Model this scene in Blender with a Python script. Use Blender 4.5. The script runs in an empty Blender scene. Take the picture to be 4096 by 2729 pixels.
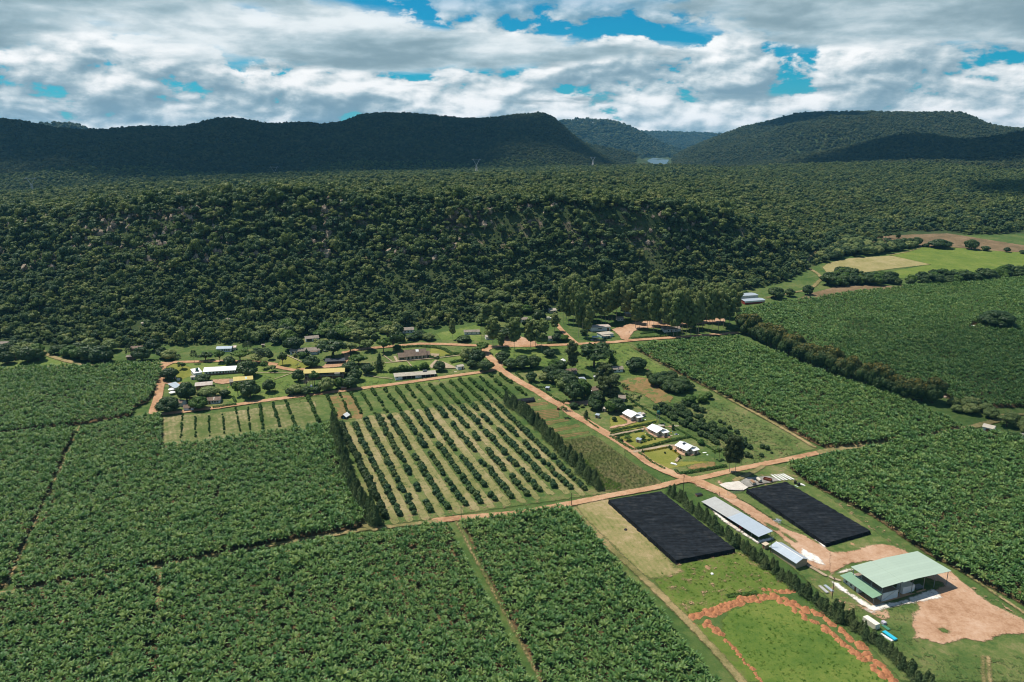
import bpy, bmesh, math, random
import numpy as np
from mathutils import Vector, Matrix
random.seed(7)
RNG = np.random.default_rng(11)
scene = bpy.context.scene
COL = scene.collection
PI = math.pi
# ------------------------------------------------------------------ camera geometry and ground
F_PX, CX, CY = 3039.0, 2048.0, 1364.5
VH = 325 * 1.7408                      # true horizon row of the photograph
SL = math.tan(math.radians(3.8))       # the farmland rises gently towards the ridge
CAM_Z = 200.0
PITCH = math.atan((CY - VH) / F_PX)
CP, SP = math.cos(PITCH), math.sin(PITCH)
FR = dict(Z1=(2300, 1850, 1.784), Z2=(3100, 1850, 1.784), Z3=(2200, 1500, 2.354), Z4=(1900, 1150, 2.354),
          Z5=(1000, 1250, 2.354), Z6=(0, 1250, 2.14), Z7=(2800, 900, 1.8164), Z8=(1200, 1450, 1.8108),
          A=(3320, 2150, 3.646), B=(2780, 1900, 3.646), C=(2440, 1600, 5.6), E=(600, 1340, 4.708),
          F=(1500, 1340, 5.885), H=(1120, 1300, 5.2275), I=(2200, 1240, 3.097), J=(2200, 1340, 4.355),
          M=(0, 600, 1.6814), N=(1400, 600, 1.6814), Q=(3400, 1500, 3.1365), S=(3100, 700, 2.3635),
          O=(0, 1700, 1.524), D=(0, 0, .57446))

def raydir(fr, x, y):
    a, b, k = FR[fr]
    r, u = (a + x / k - CX) / F_PX, (CY - b - y / k) / F_PX
    return np.array([r, CP + u * SP, -SP + u * CP])

def G(fr, x, y, h=0.0):
    """point of the farmland plane (raised by h) seen at a spot of the survey picture"""
    d = raydir(fr, x, y)
    t = (CAM_Z - h) / (SL * d[1] - d[2])
    return np.array([t * d[0], t * d[1], CAM_Z + t * d[2]])

def R(fr, x, y, r):
    d = raydir(fr, x, y)
    t = r / math.hypot(d[0], d[1])
    return np.array([t * d[0], t * d[1], CAM_Z + t * d[2]])

def RY(fr, x, y, dep):
    d = raydir(fr, x, y)
    t = dep / d[1]
    return np.array([t * d[0], dep, CAM_Z + t * d[2]])

def mpp(fr, p):
    """metres per picture unit of a frame at point p"""
    dy, dz = p[1], p[2] - CAM_Z
    depth = dy * CP - dz * SP
    return depth / F_PX / FR[fr][2]

# ------------------------------------------------------------------ value noise
_perm = np.random.default_rng(5).permutation(512)
_val = np.random.default_rng(6).random(512)
def vnoise(x, y):
    xi, yi = np.floor(x).astype(int), np.floor(y).astype(int)
    fx, fy = x - xi, y - yi
    fx, fy = fx * fx * (3 - 2 * fx), fy * fy * (3 - 2 * fy)
    h = lambda i, j: _val[(_perm[(i & 255)] + (j & 255)) & 511]
    a = h(xi, yi) * (1 - fx) + h(xi + 1, yi) * fx
    b = h(xi, yi + 1) * (1 - fx) + h(xi + 1, yi + 1) * fx
    return a * (1 - fy) + b * fy - .5
def fbm(x, y, o=4):
    s, a = 0, 1.0
    for i in range(o):
        s = s + a * vnoise(x * 2 ** i + 17.3 * i, y * 2 ** i - 9.1 * i)
        a *= .5
    return s
def sstep(a, b, x):
    t = np.clip((x - a) / (b - a), 0, 1)
    return t * t * (3 - 2 * t)

# ------------------------------------------------------------------ terrain
def _curve(pts, fn):
    out = []
    for p in pts:
        q = fn(p)
        out.append((math.atan2(q[0], q[1]), math.hypot(q[0], q[1]), q[2]))
    out.sort()
    a = np.array(out)
    th = np.linspace(-1.3, 1.3, 1300)
    rr, zz = np.interp(th, a[:, 0], a[:, 1]), np.interp(th, a[:, 0], a[:, 2])
    k = np.ones(9) / 9
    pad = lambda v: np.convolve(np.pad(v, 4, mode='edge'), k, 'valid')
    return th, pad(rr), pad(zz)
FOOT = _curve([(-400, 850), (0, 806), (300, 797), (450, 792), (600, 788), (700, 775), (800, 763), (950, 760), (1050, 745), (1110, 735), (1300, 715),
               (1500, 690), (1690, 672), (1800, 650), (1880, 608), (1930, 572), (1990, 552), (2150, 541), (2353, 538), (2700, 530)],
              lambda p: G('D', *p))
CREST = _curve([(-400, 515, 820), (0, 500, 800), (200, 490, 790), (400, 482, 790), (700, 455, 800), (1000, 470, 800),
                (1300, 470, 810), (1500, 482, 830), (1650, 503, 860), (1750, 532, 890), (1850, 572, 950), (1910, 545, 1040),
                (2000, 515, 1180), (2200, 500, 1230), (2353, 492, 1270), (2700, 485, 1300)], lambda p: RY('D', *p))
RIM = _curve([(-400, 452, 1950), (0, 442, 1950), (300, 420, 2000), (632, 408, 2200), (900, 398, 2250), (1095, 394, 2250),
              (1400, 387, 2300), (1550, 384, 2300), (1700, 389, 2250), (1900, 382, 2150), (2100, 374, 2100), (2353, 380, 2100),
              (2700, 385, 2100)], lambda p: RY('D', *p))
VALLEY = 96.0
HILLS = [  # silhouette spots, ridge distance, front foot distance, back width
    ([(-500, 290), (0, 279), (60, 283), (115, 298), (180, 303), (230, 303), (300, 298), (330, 293), (400, 298), (440, 292), (480, 281),
      (505, 275), (560, 278), (600, 286), (640, 290), (680, 284), (740, 290), (790, 284), (830, 267), (880, 263), (960, 266), (1010, 271),
      (1060, 276), (1110, 276), (1160, 271), (1200, 266), (1245, 263), (1272, 272), (1300, 300), (1350, 340), (1390, 364), (1425, 384),
      (1480, 420)], 2950, 2150, 700),
    ([(60, 330), (85, 294), (140, 290), (195, 300), (240, 330)], 5200, 4200, 800),
    ([(1150, 330), (1250, 290), (1285, 284), (1330, 282), (1390, 282), (1420, 288), (1450, 299), (1480, 316), (1520, 336), (1550, 347),
      (1620, 372)], 6200, 5150, 800),
    ([(1330, 330), (1380, 342), (1430, 351), (1470, 363), (1497, 376), (1520, 392)], 3700, 3250, 300),
    ([(1380, 330), (1440, 309), (1500, 307), (1560, 309), (1640, 311), (1720, 316), (1800, 330)], 9500, 7600, 1500),
    ([(2230, 330), (2270, 299), (2310, 301), (2353, 304), (2600, 310)], 7600, 6500, 1200),
    ([(1512, 400), (1532, 377), (1555, 359), (1578, 346), (1640, 321), (1700, 298), (1740, 289), (1790, 276), (1830, 265), (1870, 262),
      (2000, 261), (2100, 263), (2150, 263), (2200, 262), (2230, 269), (2250, 281), (2280, 294), (2353, 302), (2600, 310)], 4300, 2950, 900),
    ([(1650, 420), (1700, 391), (1760, 377), (1840, 362), (1920, 347), (2000, 330), (2060, 314), (2100, 312), (2150, 316), (2200, 327),
      (2260, 322), (2353, 308), (2600, 300)], 2900, 2330, 420),
]
HC = []
for pts, rr, rf, bw in HILLS:
    th, a, z = _curve([(x, y, rr) for x, y in pts], lambda p: R('D', *p))
    lo, hi = math.atan2(*R('D', *pts[0], rr)[:2]), math.atan2(*R('D', *pts[-1], rr)[:2])
    HC.append((th, z, rr, rf, bw, lo, hi))

def Zt(x, y):
    x, y = np.asarray(x, float), np.asarray(y, float)
    th, r = np.arctan2(x, y), np.hypot(x, y)
    ip = lambda C, k: np.interp(th, C[0], C[k])
    rf, rc, rm = ip(FOOT, 1), ip(CREST, 1), ip(RIM, 1)
    zc, zm = ip(CREST, 2), ip(RIM, 2)
    plane = SL * y
    zf = SL * rf * np.cos(th)
    u = np.clip((r - rf) / np.maximum(rc - rf, 40), 0, 1)
    esc = zf + (zc - zf) * (.30 * u + .50 * sstep(0, 1, u) + .20 * sstep(.70, .95, u))
    v = np.clip((r - rc) / np.maximum(rm - rc, 100), 0, 1.0)
    pl = zc + (zm - zc) * v
    w = sstep(0, 1, (r - rm) / 420)
    back = zm + (VALLEY - zm) * w
    z = np.where(r < rf, plane, np.where(r < rc, esc, np.where(r < rm, pl, back)))
    n1 = fbm(x / 70, y / 70)
    z = z + np.where(r > rf, n1 * 9 * sstep(0, 60, r - rf) * (1 - .6 * sstep(0, 120, r - rc)), 0)
    z = z + np.where(r > rc, fbm(x / 260 + 5, y / 260) * 10 * sstep(0, 200, r - rc) * (1 - sstep(-200, 50, r - rm)), 0)
    gul = fbm(x / 330 + 3.3, y / 420 + 1.7, 5)
    for thc, zr, rr, rff, bw, lo, hi in HC:
        zh = np.interp(th, thc, zr)
        m = sstep(lo - .002, lo + .01, th) * (1 - sstep(hi - .01, hi + .002, th))
        wob = 1 + .10 * np.sin(th * 23 + rr) + .06 * np.sin(th * 61 + rr * .3)
        t = (r - rff) / ((rr - rff))
        t = np.where(t < 1, np.clip(t, 0, 1) ** np.clip(wob, .8, 1.3), t)
        prof = np.where(r < rr, .55 * np.clip(t, 0, 1) + .45 * sstep(0, 1, t), 1 - sstep(rr + 60, rr + 60 + bw, r))
        base = VALLEY - 6
        dz = (zh - base) * prof
        dz = dz + gul * (zh - base).clip(0) * .55 * prof * (1 - prof) * 2.2 + fbm(x / 90, y / 90) * 7 * prof * (1 - .7 * prof)
        z = np.where((r > rff) & (m > 0), np.maximum(z, base + dz * m), z)
    return z

def T(fr, x, y):
    """first point of the terrain seen at a spot of the survey picture"""
    p = G(fr, x, y)
    th, r = math.atan2(p[0], p[1]), math.hypot(p[0], p[1])
    d = raydir(fr, x, y)
    if d[2] < 0 and r < np.interp(th, FOOT[0], FOOT[1]) * 1.0:
        return p
    dh = math.hypot(d[0], d[1])
    rs = np.arange(400, 6000, 1.5)
    px, py, pz = d[0] / dh * rs, d[1] / dh * rs, CAM_Z + d[2] / dh * rs
    k = int(np.argmax(pz < Zt(px, py)))
    return np.array([px[k], py[k], pz[k]])

# ------------------------------------------------------------------ object helpers
def tag(o, label=None, cat=None, group=None, kind=None):
    if label: o['label'] = label
    if cat: o['category'] = cat
    if group: o['group'] = group
    if kind: o['kind'] = kind
    return o

def mesh_from(name, verts, faces, mats=(), midx=None, smooth=False):
    me = bpy.data.meshes.new(name)
    verts = np.asarray(verts, np.float32)
    if isinstance(faces, np.ndarray):
        n, k = faces.shape
        me.vertices.add(len(verts)); me.vertices.foreach_set('co', verts.ravel())
        me.loops.add(n * k); me.loops.foreach_set('vertex_index', faces.astype(np.int32).ravel())
        me.polygons.add(n); me.polygons.foreach_set('loop_start', np.arange(0, n * k, k, dtype=np.int32))
        me.update(calc_edges=True)
    else:
        me.from_pydata([tuple(map(float, v)) for v in verts], [], faces)
    for m in mats: me.materials.append(m)
    if midx is not None: me.polygons.foreach_set('material_index', np.asarray(midx, np.int32))
    if smooth: me.polygons.foreach_set('use_smooth', np.ones(len(me.polygons), bool))
    me.update()
    return me

def link(name, me, parent=None):
    o = bpy.data.objects.new(name, me)
    COL.objects.link(o)
    if parent: o.parent = parent
    return o

def thing(name, label, cat, loc=(0, 0, 0), rotz=0.0, group=None):
    o = link(name, None)
    o.location = tuple(map(float, loc)); o.rotation_euler = (0, 0, rotz)
    o.empty_display_size = .5
    return tag(o, label, cat, group)

class MB:
    """collects boxes, tubes and quads into one mesh"""
    def __init__(s): s.v, s.f, s.m = [], [], []
    def add(s, v, f, m=0):
        n = len(s.v); s.v += [tuple(map(float, p)) for p in v]
        s.f += [[i + n for i in q] for q in f]; s.m += [m] * len(f); return s
    def box(s, x0, x1, y0, y1, z0, z1, m=0, rot=0.0, org=(0, 0)):
        v = [(x, y, z) for z in (z0, z1) for x, y in ((x0, y0), (x1, y0), (x1, y1), (x0, y1))]
        if rot:
            c, q = math.cos(rot), math.sin(rot)
            v = [(org[0] + (x - org[0]) * c - (y - org[1]) * q, org[1] + (x - org[0]) * q + (y - org[1]) * c, z) for x, y, z in v]
        return s.add(v, [(3, 2, 1, 0), (4, 5, 6, 7), (0, 1, 5, 4), (1, 2, 6, 5), (2, 3, 7, 6), (3, 0, 4, 7)], m)
    def tube(s, p, q, r0, r1=None, n=6, m=0):
        r1 = r0 if r1 is None else r1
        p, q = Vector(p), Vector(q); d = (q - p).normalized()
        a = d.orthogonal().normalized(); b = d.cross(a)
        v = [p + (a * math.cos(2 * PI * i / n) + b * math.sin(2 * PI * i / n)) * r0 for i in range(n)]
        v += [q + (a * math.cos(2 * PI * i / n) + b * math.sin(2 * PI * i / n)) * r1 for i in range(n)]
        f = [(i, (i + 1) % n, n + (i + 1) % n, n + i) for i in range(n)] + [tuple(range(n))[::-1], tuple(range(n, 2 * n))]
        return s.add(v, f, m)
    def lathe(s, c, prof, n=14, m=0):
        v, f = [], []
        for r, z in prof:
            v += [(c[0] + r * math.cos(2 * PI * i / n), c[1] + r * math.sin(2 * PI * i / n), c[2] + z) for i in range(n)]
        for k in range(len(prof) - 1):
            f += [(k * n + i, k * n + (i + 1) % n, (k + 1) * n + (i + 1) % n, (k + 1) * n + i) for i in range(n)]
        f += [tuple(range(n))[::-1], tuple(range((len(prof) - 1) * n, len(prof) * n))]
        return s.add(v, f, m)
    def build(s, name, mats, parent=None, smooth=False):
        mats = mats if isinstance(mats, (list, tuple)) else [mats]
        return link(name, mesh_from(name, s.v, s.f, mats, s.m, smooth), parent)

# ------------------------------------------------------------------ materials
def newmat(name):
    m = bpy.data.materials.new(name); m.use_nodes = True
    nt = m.node_tree; nt.nodes.clear()
    return m, nt
def N(nt, t, **kw):
    n = nt.nodes.new(t)
    for k, v in kw.items():
        if k.startswith('i_'):
            k = k[2:]
            n.inputs[int(k) if k.isdigit() else k.replace('_', ' ')].default_value = v
        else: setattr(n, k, v)
    return n
def ramp(nt, fac, stops):
    r = N(nt, 'ShaderNodeValToRGB')
    el = r.color_ramp.elements
    while len(el) < len(stops): el.new(.5)
    for e, (p, c) in zip(el, stops):
        e.position = p; e.color = (*c, 1) if len(c) == 3 else c
    nt.links.new(fac, r.inputs[0]); return r.outputs[0]
def math_(nt, op, a, b=None, c=None):
    n = N(nt, 'ShaderNodeMath', operation=op)
    for i, v in enumerate((a, b, c)):
        if v is None: continue
        if hasattr(v, 'is_output'): nt.links.new(v, n.inputs[i])
        else: n.inputs[i].default_value = v
    return n.outputs[0]
def mixc(nt, fac, a, b, blend='MIX'):
    n = N(nt, 'ShaderNodeMix', data_type='RGBA', blend_type=blend)
    for i, v in ((0, fac), (6, a), (7, b)):
        if hasattr(v, 'is_output'): nt.links.new(v, n.inputs[i])
        else: n.inputs[i].default_value = v if i == 0 else (*v, 1)
    return n.outputs[2]
def noise(nt, vec, scale, detail=4, rough=.55, dist=0.0):
    n = N(nt, 'ShaderNodeTexNoise'); n.inputs['Scale'].default_value = scale
    n.inputs['Detail'].default_value = detail; n.inputs['Roughness'].default_value = rough; n.inputs['Distortion'].default_value = dist
    if vec is not None: nt.links.new(vec, n.inputs['Vector'])
    return n.outputs[0]
def finish(nt, col, rough=.8, spec=.3, bump=None, bstr=.3, bdist=.1, metal=0.0, alpha=None):
    p = N(nt, 'ShaderNodeBsdfPrincipled'); out = N(nt, 'ShaderNodeOutputMaterial')
    if hasattr(col, 'is_output'): nt.links.new(col, p.inputs['Base Color'])
    else: p.inputs['Base Color'].default_value = (*col, 1)
    if hasattr(rough, 'is_output'): nt.links.new(rough, p.inputs['Roughness'])
    else: p.inputs['Roughness'].default_value = rough
    p.inputs['Specular IOR Level'].default_value = spec
    p.inputs['Metallic'].default_value = metal
    if bump is not None:
        b = N(nt, 'ShaderNodeBump'); b.inputs['Strength'].default_value = bstr; b.inputs['Distance'].default_value = bdist
        nt.links.new(bump, b.inputs['Height']); nt.links.new(b.outputs[0], p.inputs['Normal'])
    sh = p.outputs[0]
    if alpha is not None:
        t = N(nt, 'ShaderNodeBsdfTransparent'); mx = N(nt, 'ShaderNodeMixShader')
        nt.links.new(alpha, mx.inputs[0]); nt.links.new(t.outputs[0], mx.inputs[1]); nt.links.new(sh, mx.inputs[2]); sh = mx.outputs[0]
    nt.links.new(sh, out.inputs[0])

def ground_mat(name, c, amp=2.0, soft=.35, scale=1.0, stripes=None, cover=1.0, edge=True, bstr=.5, tufts=None):
    """a patch of ground: mottled between the colours c; its ragged border follows the attribute sd (metres inside its outline)"""
    m, nt = newmat(name)
    pos = N(nt, 'ShaderNodeNewGeometry').outputs['Position']
    n1 = noise(nt, pos, .05 * scale, 5, .6, .3); n2 = noise(nt, pos, .35 * scale, 4, .65); n3 = noise(nt, pos, 1.6 * scale, 3, .7)
    mix = math_(nt, 'ADD', math_(nt, 'MULTIPLY', n1, .45), math_(nt, 'ADD', math_(nt, 'MULTIPLY', n2, .33), math_(nt, 'MULTIPLY', n3, .22)))
    k = len(c)
    col = ramp(nt, mix, [(.40 + .20 * i / max(1, k - 1), c[i]) for i in range(k)])
    if tufts:
        tn = noise(nt, pos, tufts[1], 3, .7)
        tf = ramp(nt, tn, [(tufts[2], (0, 0, 0)), (tufts[2] + .06, (1, 1, 1))])
        col = mixc(nt, tf, col, tufts[0])
    if stripes:
        ang, per, sc, amt = stripes
        mp = N(nt, 'ShaderNodeMapping'); mp.inputs['Rotation'].default_value = (0, 0, -ang)
        nt.links.new(pos, mp.inputs[0])
        w = N(nt, 'ShaderNodeTexWave', wave_type='BANDS', bands_direction='Y'); w.inputs['Scale'].default_value = 2 * PI / (20 * per)
        w.inputs['Distortion'].default_value = .8; w.inputs['Detail'].default_value = 2; w.inputs['Detail Scale'].default_value = .6
        nt.links.new(mp.outputs[0], w.inputs[0])
        col = mixc(nt, math_(nt, 'MULTIPLY', w.outputs['Fac'], amt), col, sc)
    alpha = None
    if edge:
        at = N(nt, 'ShaderNodeAttribute', attribute_name='sd').outputs['Fac']
        en = math_(nt, 'MULTIPLY', math_(nt, 'SUBTRACT', math_(nt, 'ADD', math_(nt, 'MULTIPLY', n2, .6), math_(nt, 'MULTIPLY', noise(nt, pos, 1.1, 3, .7), .4)), .5), amp * 2.2)
        sd = math_(nt, 'ADD', at, en)
        mr = N(nt, 'ShaderNodeMapRange', interpolation_type='SMOOTHSTEP'); nt.links.new(sd, mr.inputs[0])
        mr.inputs[1].default_value = -soft; mr.inputs[2].default_value = soft
        alpha = mr.outputs[0]
        if cover < 1:
            cv = ramp(nt, math_(nt, 'ADD', math_(nt, 'MULTIPLY', n2, .6), math_(nt, 'MULTIPLY', n3, .4)), [(.64 - .28 * cover, (0, 0, 0)), (.70 - .28 * cover, (1, 1, 1))])
            alpha = math_(nt, 'MULTIPLY', alpha, cv)
    finish(nt, col, .95, .1, math_(nt, 'ADD', n3, n2), bstr, .25, alpha=alpha)
    return m

def leaf_mat(name, cols, trans=.25, rough=.55, spec=.25, nsc=.6, tip=None):
    m, nt = newmat(name)
    oi = N(nt, 'ShaderNodeObjectInfo')
    tc = N(nt, 'ShaderNodeNewGeometry').outputs['Position']
    nz = noise(nt, tc, nsc, 3, .6)
    k = math_(nt, 'ADD', math_(nt, 'MULTIPLY', oi.outputs['Random'], .62), math_(nt, 'MULTIPLY', math_(nt, 'SUBTRACT', nz, .3), .9))
    n = len(cols)
    col = ramp(nt, k, [(.08 + .84 * i / max(1, n - 1), cols[i]) for i in range(n)])
    if tip:
        g = N(nt, 'ShaderNodeTexCoord').outputs['Generated']
        sx = N(nt, 'ShaderNodeSeparateXYZ'); nt.links.new(g, sx.inputs[0])
        tf = math_(nt, 'MULTIPLY', ramp(nt, sx.outputs[2], [(.55, (0, 0, 0)), (.95, (1, 1, 1))]), ramp(nt, noise(nt, tc, .7, 3, .7), [(.42, (0, 0, 0)), (.62, (1, 1, 1))]))
        col = mixc(nt, tf, col, tip)
    p = N(nt, 'ShaderNodeBsdfPrincipled'); p.inputs['Roughness'].default_value = rough; p.inputs['Specular IOR Level'].default_value = spec
    nt.links.new(col, p.inputs['Base Color'])
    t = N(nt, 'ShaderNodeBsdfTranslucent'); nt.links.new(mixc(nt, .5, col, (.10, .16, .01)), t.inputs[0])
    mx = N(nt, 'ShaderNodeMixShader', i_0=trans); out = N(nt, 'ShaderNodeOutputMaterial')
    nt.links.new(p.outputs[0], mx.inputs[1]); nt.links.new(t.outputs[0], mx.inputs[2]); nt.links.new(mx.outputs[0], out.inputs[0])
    return m

def wall_mat(name, c, dirt=(.2, .15, .11), amt=.35, rough=.85, brick=None):
    m, nt = newmat(name)
    tc = N(nt, 'ShaderNodeTexCoord').outputs['Object']
    n1 = noise(nt, tc, .8, 5, .65, .4); n2 = noise(nt, tc, 5, 3, .6)
    col = mixc(nt, math_(nt, 'MULTIPLY', ramp(nt, n1, [(.42, (0, 0, 0)), (.72, (1, 1, 1))]), amt), c, dirt)
    col = mixc(nt, math_(nt, 'MULTIPLY', n2, .25), col, tuple(v * .75 for v in c))
    if brick:
        b = N(nt, 'ShaderNodeTexBrick'); b.inputs['Scale'].default_value = brick[0]
        b.inputs['Color1'].default_value = (*c, 1); b.inputs['Color2'].default_value = (*[v * .72 for v in c], 1); b.inputs['Mortar'].default_value = (*brick[1], 1)
        b.inputs['Mortar Size'].default_value = .025
        mp = N(nt, 'ShaderNodeMapping'); mp.inputs['Rotation'].default_value = (PI / 2, 0, 0)
        nt.links.new(tc, mp.inputs[0]); nt.links.new(mp.outputs[0], b.inputs[0])
        col = mixc(nt, .6, col, b.outputs[0])
    finish(nt, col, rough, .25, n2, .15, .02)
    return m

def roof_mat(name, c, c2, per=.3, axis='X', rough=.5, metal=0.0, stain=.5, spec=.4, bstr=.6):
    """corrugated sheeting: ridges, sheet joints and weather stains"""
    m, nt = newmat(name)
    tc = N(nt, 'ShaderNodeTexCoord').outputs['Object']
    w = N(nt, 'ShaderNodeTexWave', wave_type='BANDS', bands_direction=axis); w.inputs['Scale'].default_value = 2 * PI / (20 * per)
    nt.links.new(tc, w.inputs[0])
    n1 = noise(nt, tc, .5, 6, .65, .6); n2 = noise(nt, tc, 3, 4, .7)
    f = math_(nt, 'MULTIPLY', ramp(nt, math_(nt, 'ADD', math_(nt, 'MULTIPLY', n1, .6), math_(nt, 'MULTIPLY', n2, .4)), [(.4, (0, 0, 0)), (.62, (1, 1, 1))]), stain)
    col = mixc(nt, f, c, c2)
    sx = N(nt, 'ShaderNodeSeparateXYZ'); nt.links.new(tc, sx.inputs[0])
    sh = math_(nt, 'FRACT', math_(nt, 'MULTIPLY', sx.outputs[0 if axis == 'X' else 1], 1 / (per * 4)))
    line = math_(nt, 'LESS_THAN', sh, .09)
    wn = N(nt, 'ShaderNodeTexWhiteNoise', noise_dimensions='1D')
    nt.links.new(math_(nt, 'FLOOR', math_(nt, 'MULTIPLY', sx.outputs[0 if axis == 'X' else 1], 1 / (per * 4))), wn.inputs['W'])
    col = mixc(nt, math_(nt, 'MULTIPLY', line, .22), col, tuple(v * .5 for v in c))
    col = mixc(nt, math_(nt, 'MULTIPLY', wn.outputs[0], .22), col, tuple(v * .72 for v in c))
    finish(nt, col, rough, spec, w.outputs['Fac'], bstr, .04, metal)
    return m

def plain(name, c, rough=.6, spec=.3, metal=0.0, var=.25, nsc=2.0):
    m, nt = newmat(name)
    tc = N(nt, 'ShaderNodeTexCoord').outputs['Object']
    col = mixc(nt, math_(nt, 'MULTIPLY', noise(nt, tc, nsc, 4, .65), var * 1.6), c, tuple(v * .5 for v in c))
    finish(nt, col, rough, spec, metal=metal)
    return m
# ------------------------------------------------------------------ vegetation shapes
def rhomb(C, Nn, S, rng, asp=.62, fold=.0):
    """leaf-like rhombs at C facing about Nn, size S"""
    n = len(C)
    Nn = Nn / np.linalg.norm(Nn, axis=1, keepdims=True)
    t = np.cross(Nn, rng.normal(size=(n, 3))); t /= np.linalg.norm(t, axis=1, keepdims=True)
    b = np.cross(Nn, t)
    S = np.broadcast_to(np.asarray(S, float), (n,))[:, None]
    v = np.stack([C + t * S, C + b * S * asp, C - t * S, C - b * S * asp], 1).reshape(-1, 3)
    return v, np.arange(4 * n).reshape(n, 4)

def lobes_leaves(lobes, dens, size, rng, jit=.45, low=-.55, fill=.0):
    Cs, Ns = [], []
    for i, (c, r) in enumerate(lobes):
        c, r = np.array(c), np.array(r)
        n = max(12, int(dens * (r[0] * r[1] + r[1] * r[2] + r[0] * r[2]) * 4 / size ** 2))
        d = rng.normal(size=(n, 3)); d /= np.linalg.norm(d, axis=1, keepdims=True)
        d = d[d[:, 2] > low + rng.random(n) * .3]
        rad = .80 + .25 * rng.random(len(d)) - fill * rng.random(len(d)) ** 2
        p = c + d * r * rad[:, None]
        keep = np.ones(len(p), bool)
        for j, (c2, r2) in enumerate(lobes):
            if j != i: keep &= (((p - np.array(c2)) / np.array(r2)) ** 2).sum(1) > .52
        p, d = p[keep], d[keep]
        Cs.append(p); Ns.append(d / r + jit * rng.normal(size=d.shape) / r.mean())
    return np.concatenate(Cs), np.concatenate(Ns)

_cs = None
def cube_sphere(n=3):
    global _cs
    if _cs is None:
        V, Q = [], []
        g = np.linspace(-1, 1, n + 1)
        for ax in range(3):
            for sg in (-1, 1):
                b = len(V)
                for a in g:
                    for c in g:
                        p = [0, 0, 0]; p[ax] = sg; p[(ax + 1) % 3] = a * sg; p[(ax + 2) % 3] = c; V.append(p)
                for i in range(n):
                    for j in range(n): o = b + i * (n + 1) + j; Q.append((o, o + n + 1, o + n + 2, o + 1))
        V = np.array(V, float); V /= np.linalg.norm(V, axis=1, keepdims=True)
        _cs = V, np.array(Q)
    return _cs
def core_lobes(lobes, s, rng):
    """the shaded inner mass of a crown"""
    V, Q = cube_sphere(); vs, fs = [], []
    for k, (c, r) in enumerate(lobes):
        w = 1 + .16 * np.sin(V @ rng.normal(size=3) * 3 + rng.random() * 6) + .10 * np.sin(V @ rng.normal(size=3) * 6)
        vs.append(np.array(c) + V * np.array(r) * s * w[:, None]); fs.append(Q + k * len(V))
    return np.concatenate(vs), np.concatenate(fs)
def with_core(v, f, lobes, s, rng):
    cv, cf = core_lobes(lobes, s, rng)
    return np.concatenate([v, cv]), np.concatenate([f, cf + len(v)])

def crown_mesh(name, lobes, dens, size, seed, mat, asp=.62, core=.80, **kw):
    rng = np.random.default_rng(seed)
    C, Nn = lobes_leaves(lobes, dens, size, rng, **kw)
    v, f = rhomb(C, Nn, size * (.7 + .6 * rng.random(len(C))), rng, asp)
    if core: v, f = with_core(v, f, lobes, core, rng)
    return mesh_from(name, v, f, [mat])

def limb_mesh(name, segs, mat, n=6):
    mb = MB()
    for p, q, a, b in segs: mb.tube(p, q, a, b, n)
    return mesh_from(name, mb.v, mb.f, [mat])

L_FOREST = leaf_mat('woodland_leaves', [(.048, .086, .038), (.070, .112, .040), (.104, .146, .045), (.152, .190, .055), (.220, .235, .074)], .28, .6, .2, .10)
L_HILL = leaf_mat('hill_leaves', [(.038, .064, .038), (.058, .086, .042), (.090, .112, .048), (.130, .136, .060)], .2, .7, .15, .02)
L_DARK = leaf_mat('dark_garden_leaves', [(.028, .056, .020), (.044, .080, .024), (.070, .108, .031)], .24, .5, .25)
L_MID = leaf_mat('mid_green_leaves', [(.050, .105, .020), (.076, .140, .024), (.11, .17, .032)], .3, .5, .25)
L_OLIVE = leaf_mat('olive_leaves', [(.135, .185, .062), (.185, .232, .075), (.25, .275, .10)], .30, .55, .2)
L_CASU = leaf_mat('casuarina_needles', [(.044, .076, .032), (.066, .102, .038), (.10, .125, .048)], .2, .7, .15)
L_CITRUS = leaf_mat('citrus_leaves', [(.024, .066, .028), (.038, .090, .032), (.062, .118, .036), (.115, .145, .04)], .22, .45, .25)
L_YOUNG = leaf_mat('young_tree_leaves', [(.044, .105, .016), (.066, .135, .022), (.095, .165, .030)], .3, .5, .25)
L_BANANA = leaf_mat('banana_leaves', [(.046, .122, .034), (.080, .170, .044), (.130, .220, .056), (.225, .295, .082)], .30, .44, .28, .35)
L_HEDGE = leaf_mat('hedge_leaves', [(.028, .08, .018), (.046, .11, .022), (.075, .14, .028)], .25, .6, .2)
L_FLOWER = leaf_mat('silky_oak_leaves', [(.024, .052, .018), (.036, .068, .021), (.056, .082, .026)], .2, .6, .2, tip=(.17, .125, .02))
L_YELLOW = leaf_mat('yellow_shrub_leaves', [(.22, .20, .01), (.34, .26, .01), (.12, .16, .015)], .25, .5, .3, 3)
L_PALM = leaf_mat('palm_leaves', [(.060, .088, .050), (.085, .115, .070)], .2, .5, .3)
L_GREY = leaf_mat('bare_twigs', [(.17, .14, .12), (.23, .20, .18)], .05, .9, .1)
L_WEED = leaf_mat('weed_leaves', [(.06, .15, .016), (.09, .19, .02), (.12, .22, .025)], .3, .6, .2)
L_MAIZE = leaf_mat('field_crop_leaves', [(.055, .10, .025), (.085, .13, .035), (.13, .15, .06), (.17, .15, .09)], .3, .6, .2, .25)
BARK = plain('bark', (.11, .085, .065), .95, .1)
BARK_PALE = plain('pale_bark', (.34, .28, .22), .9, .1)

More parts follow.
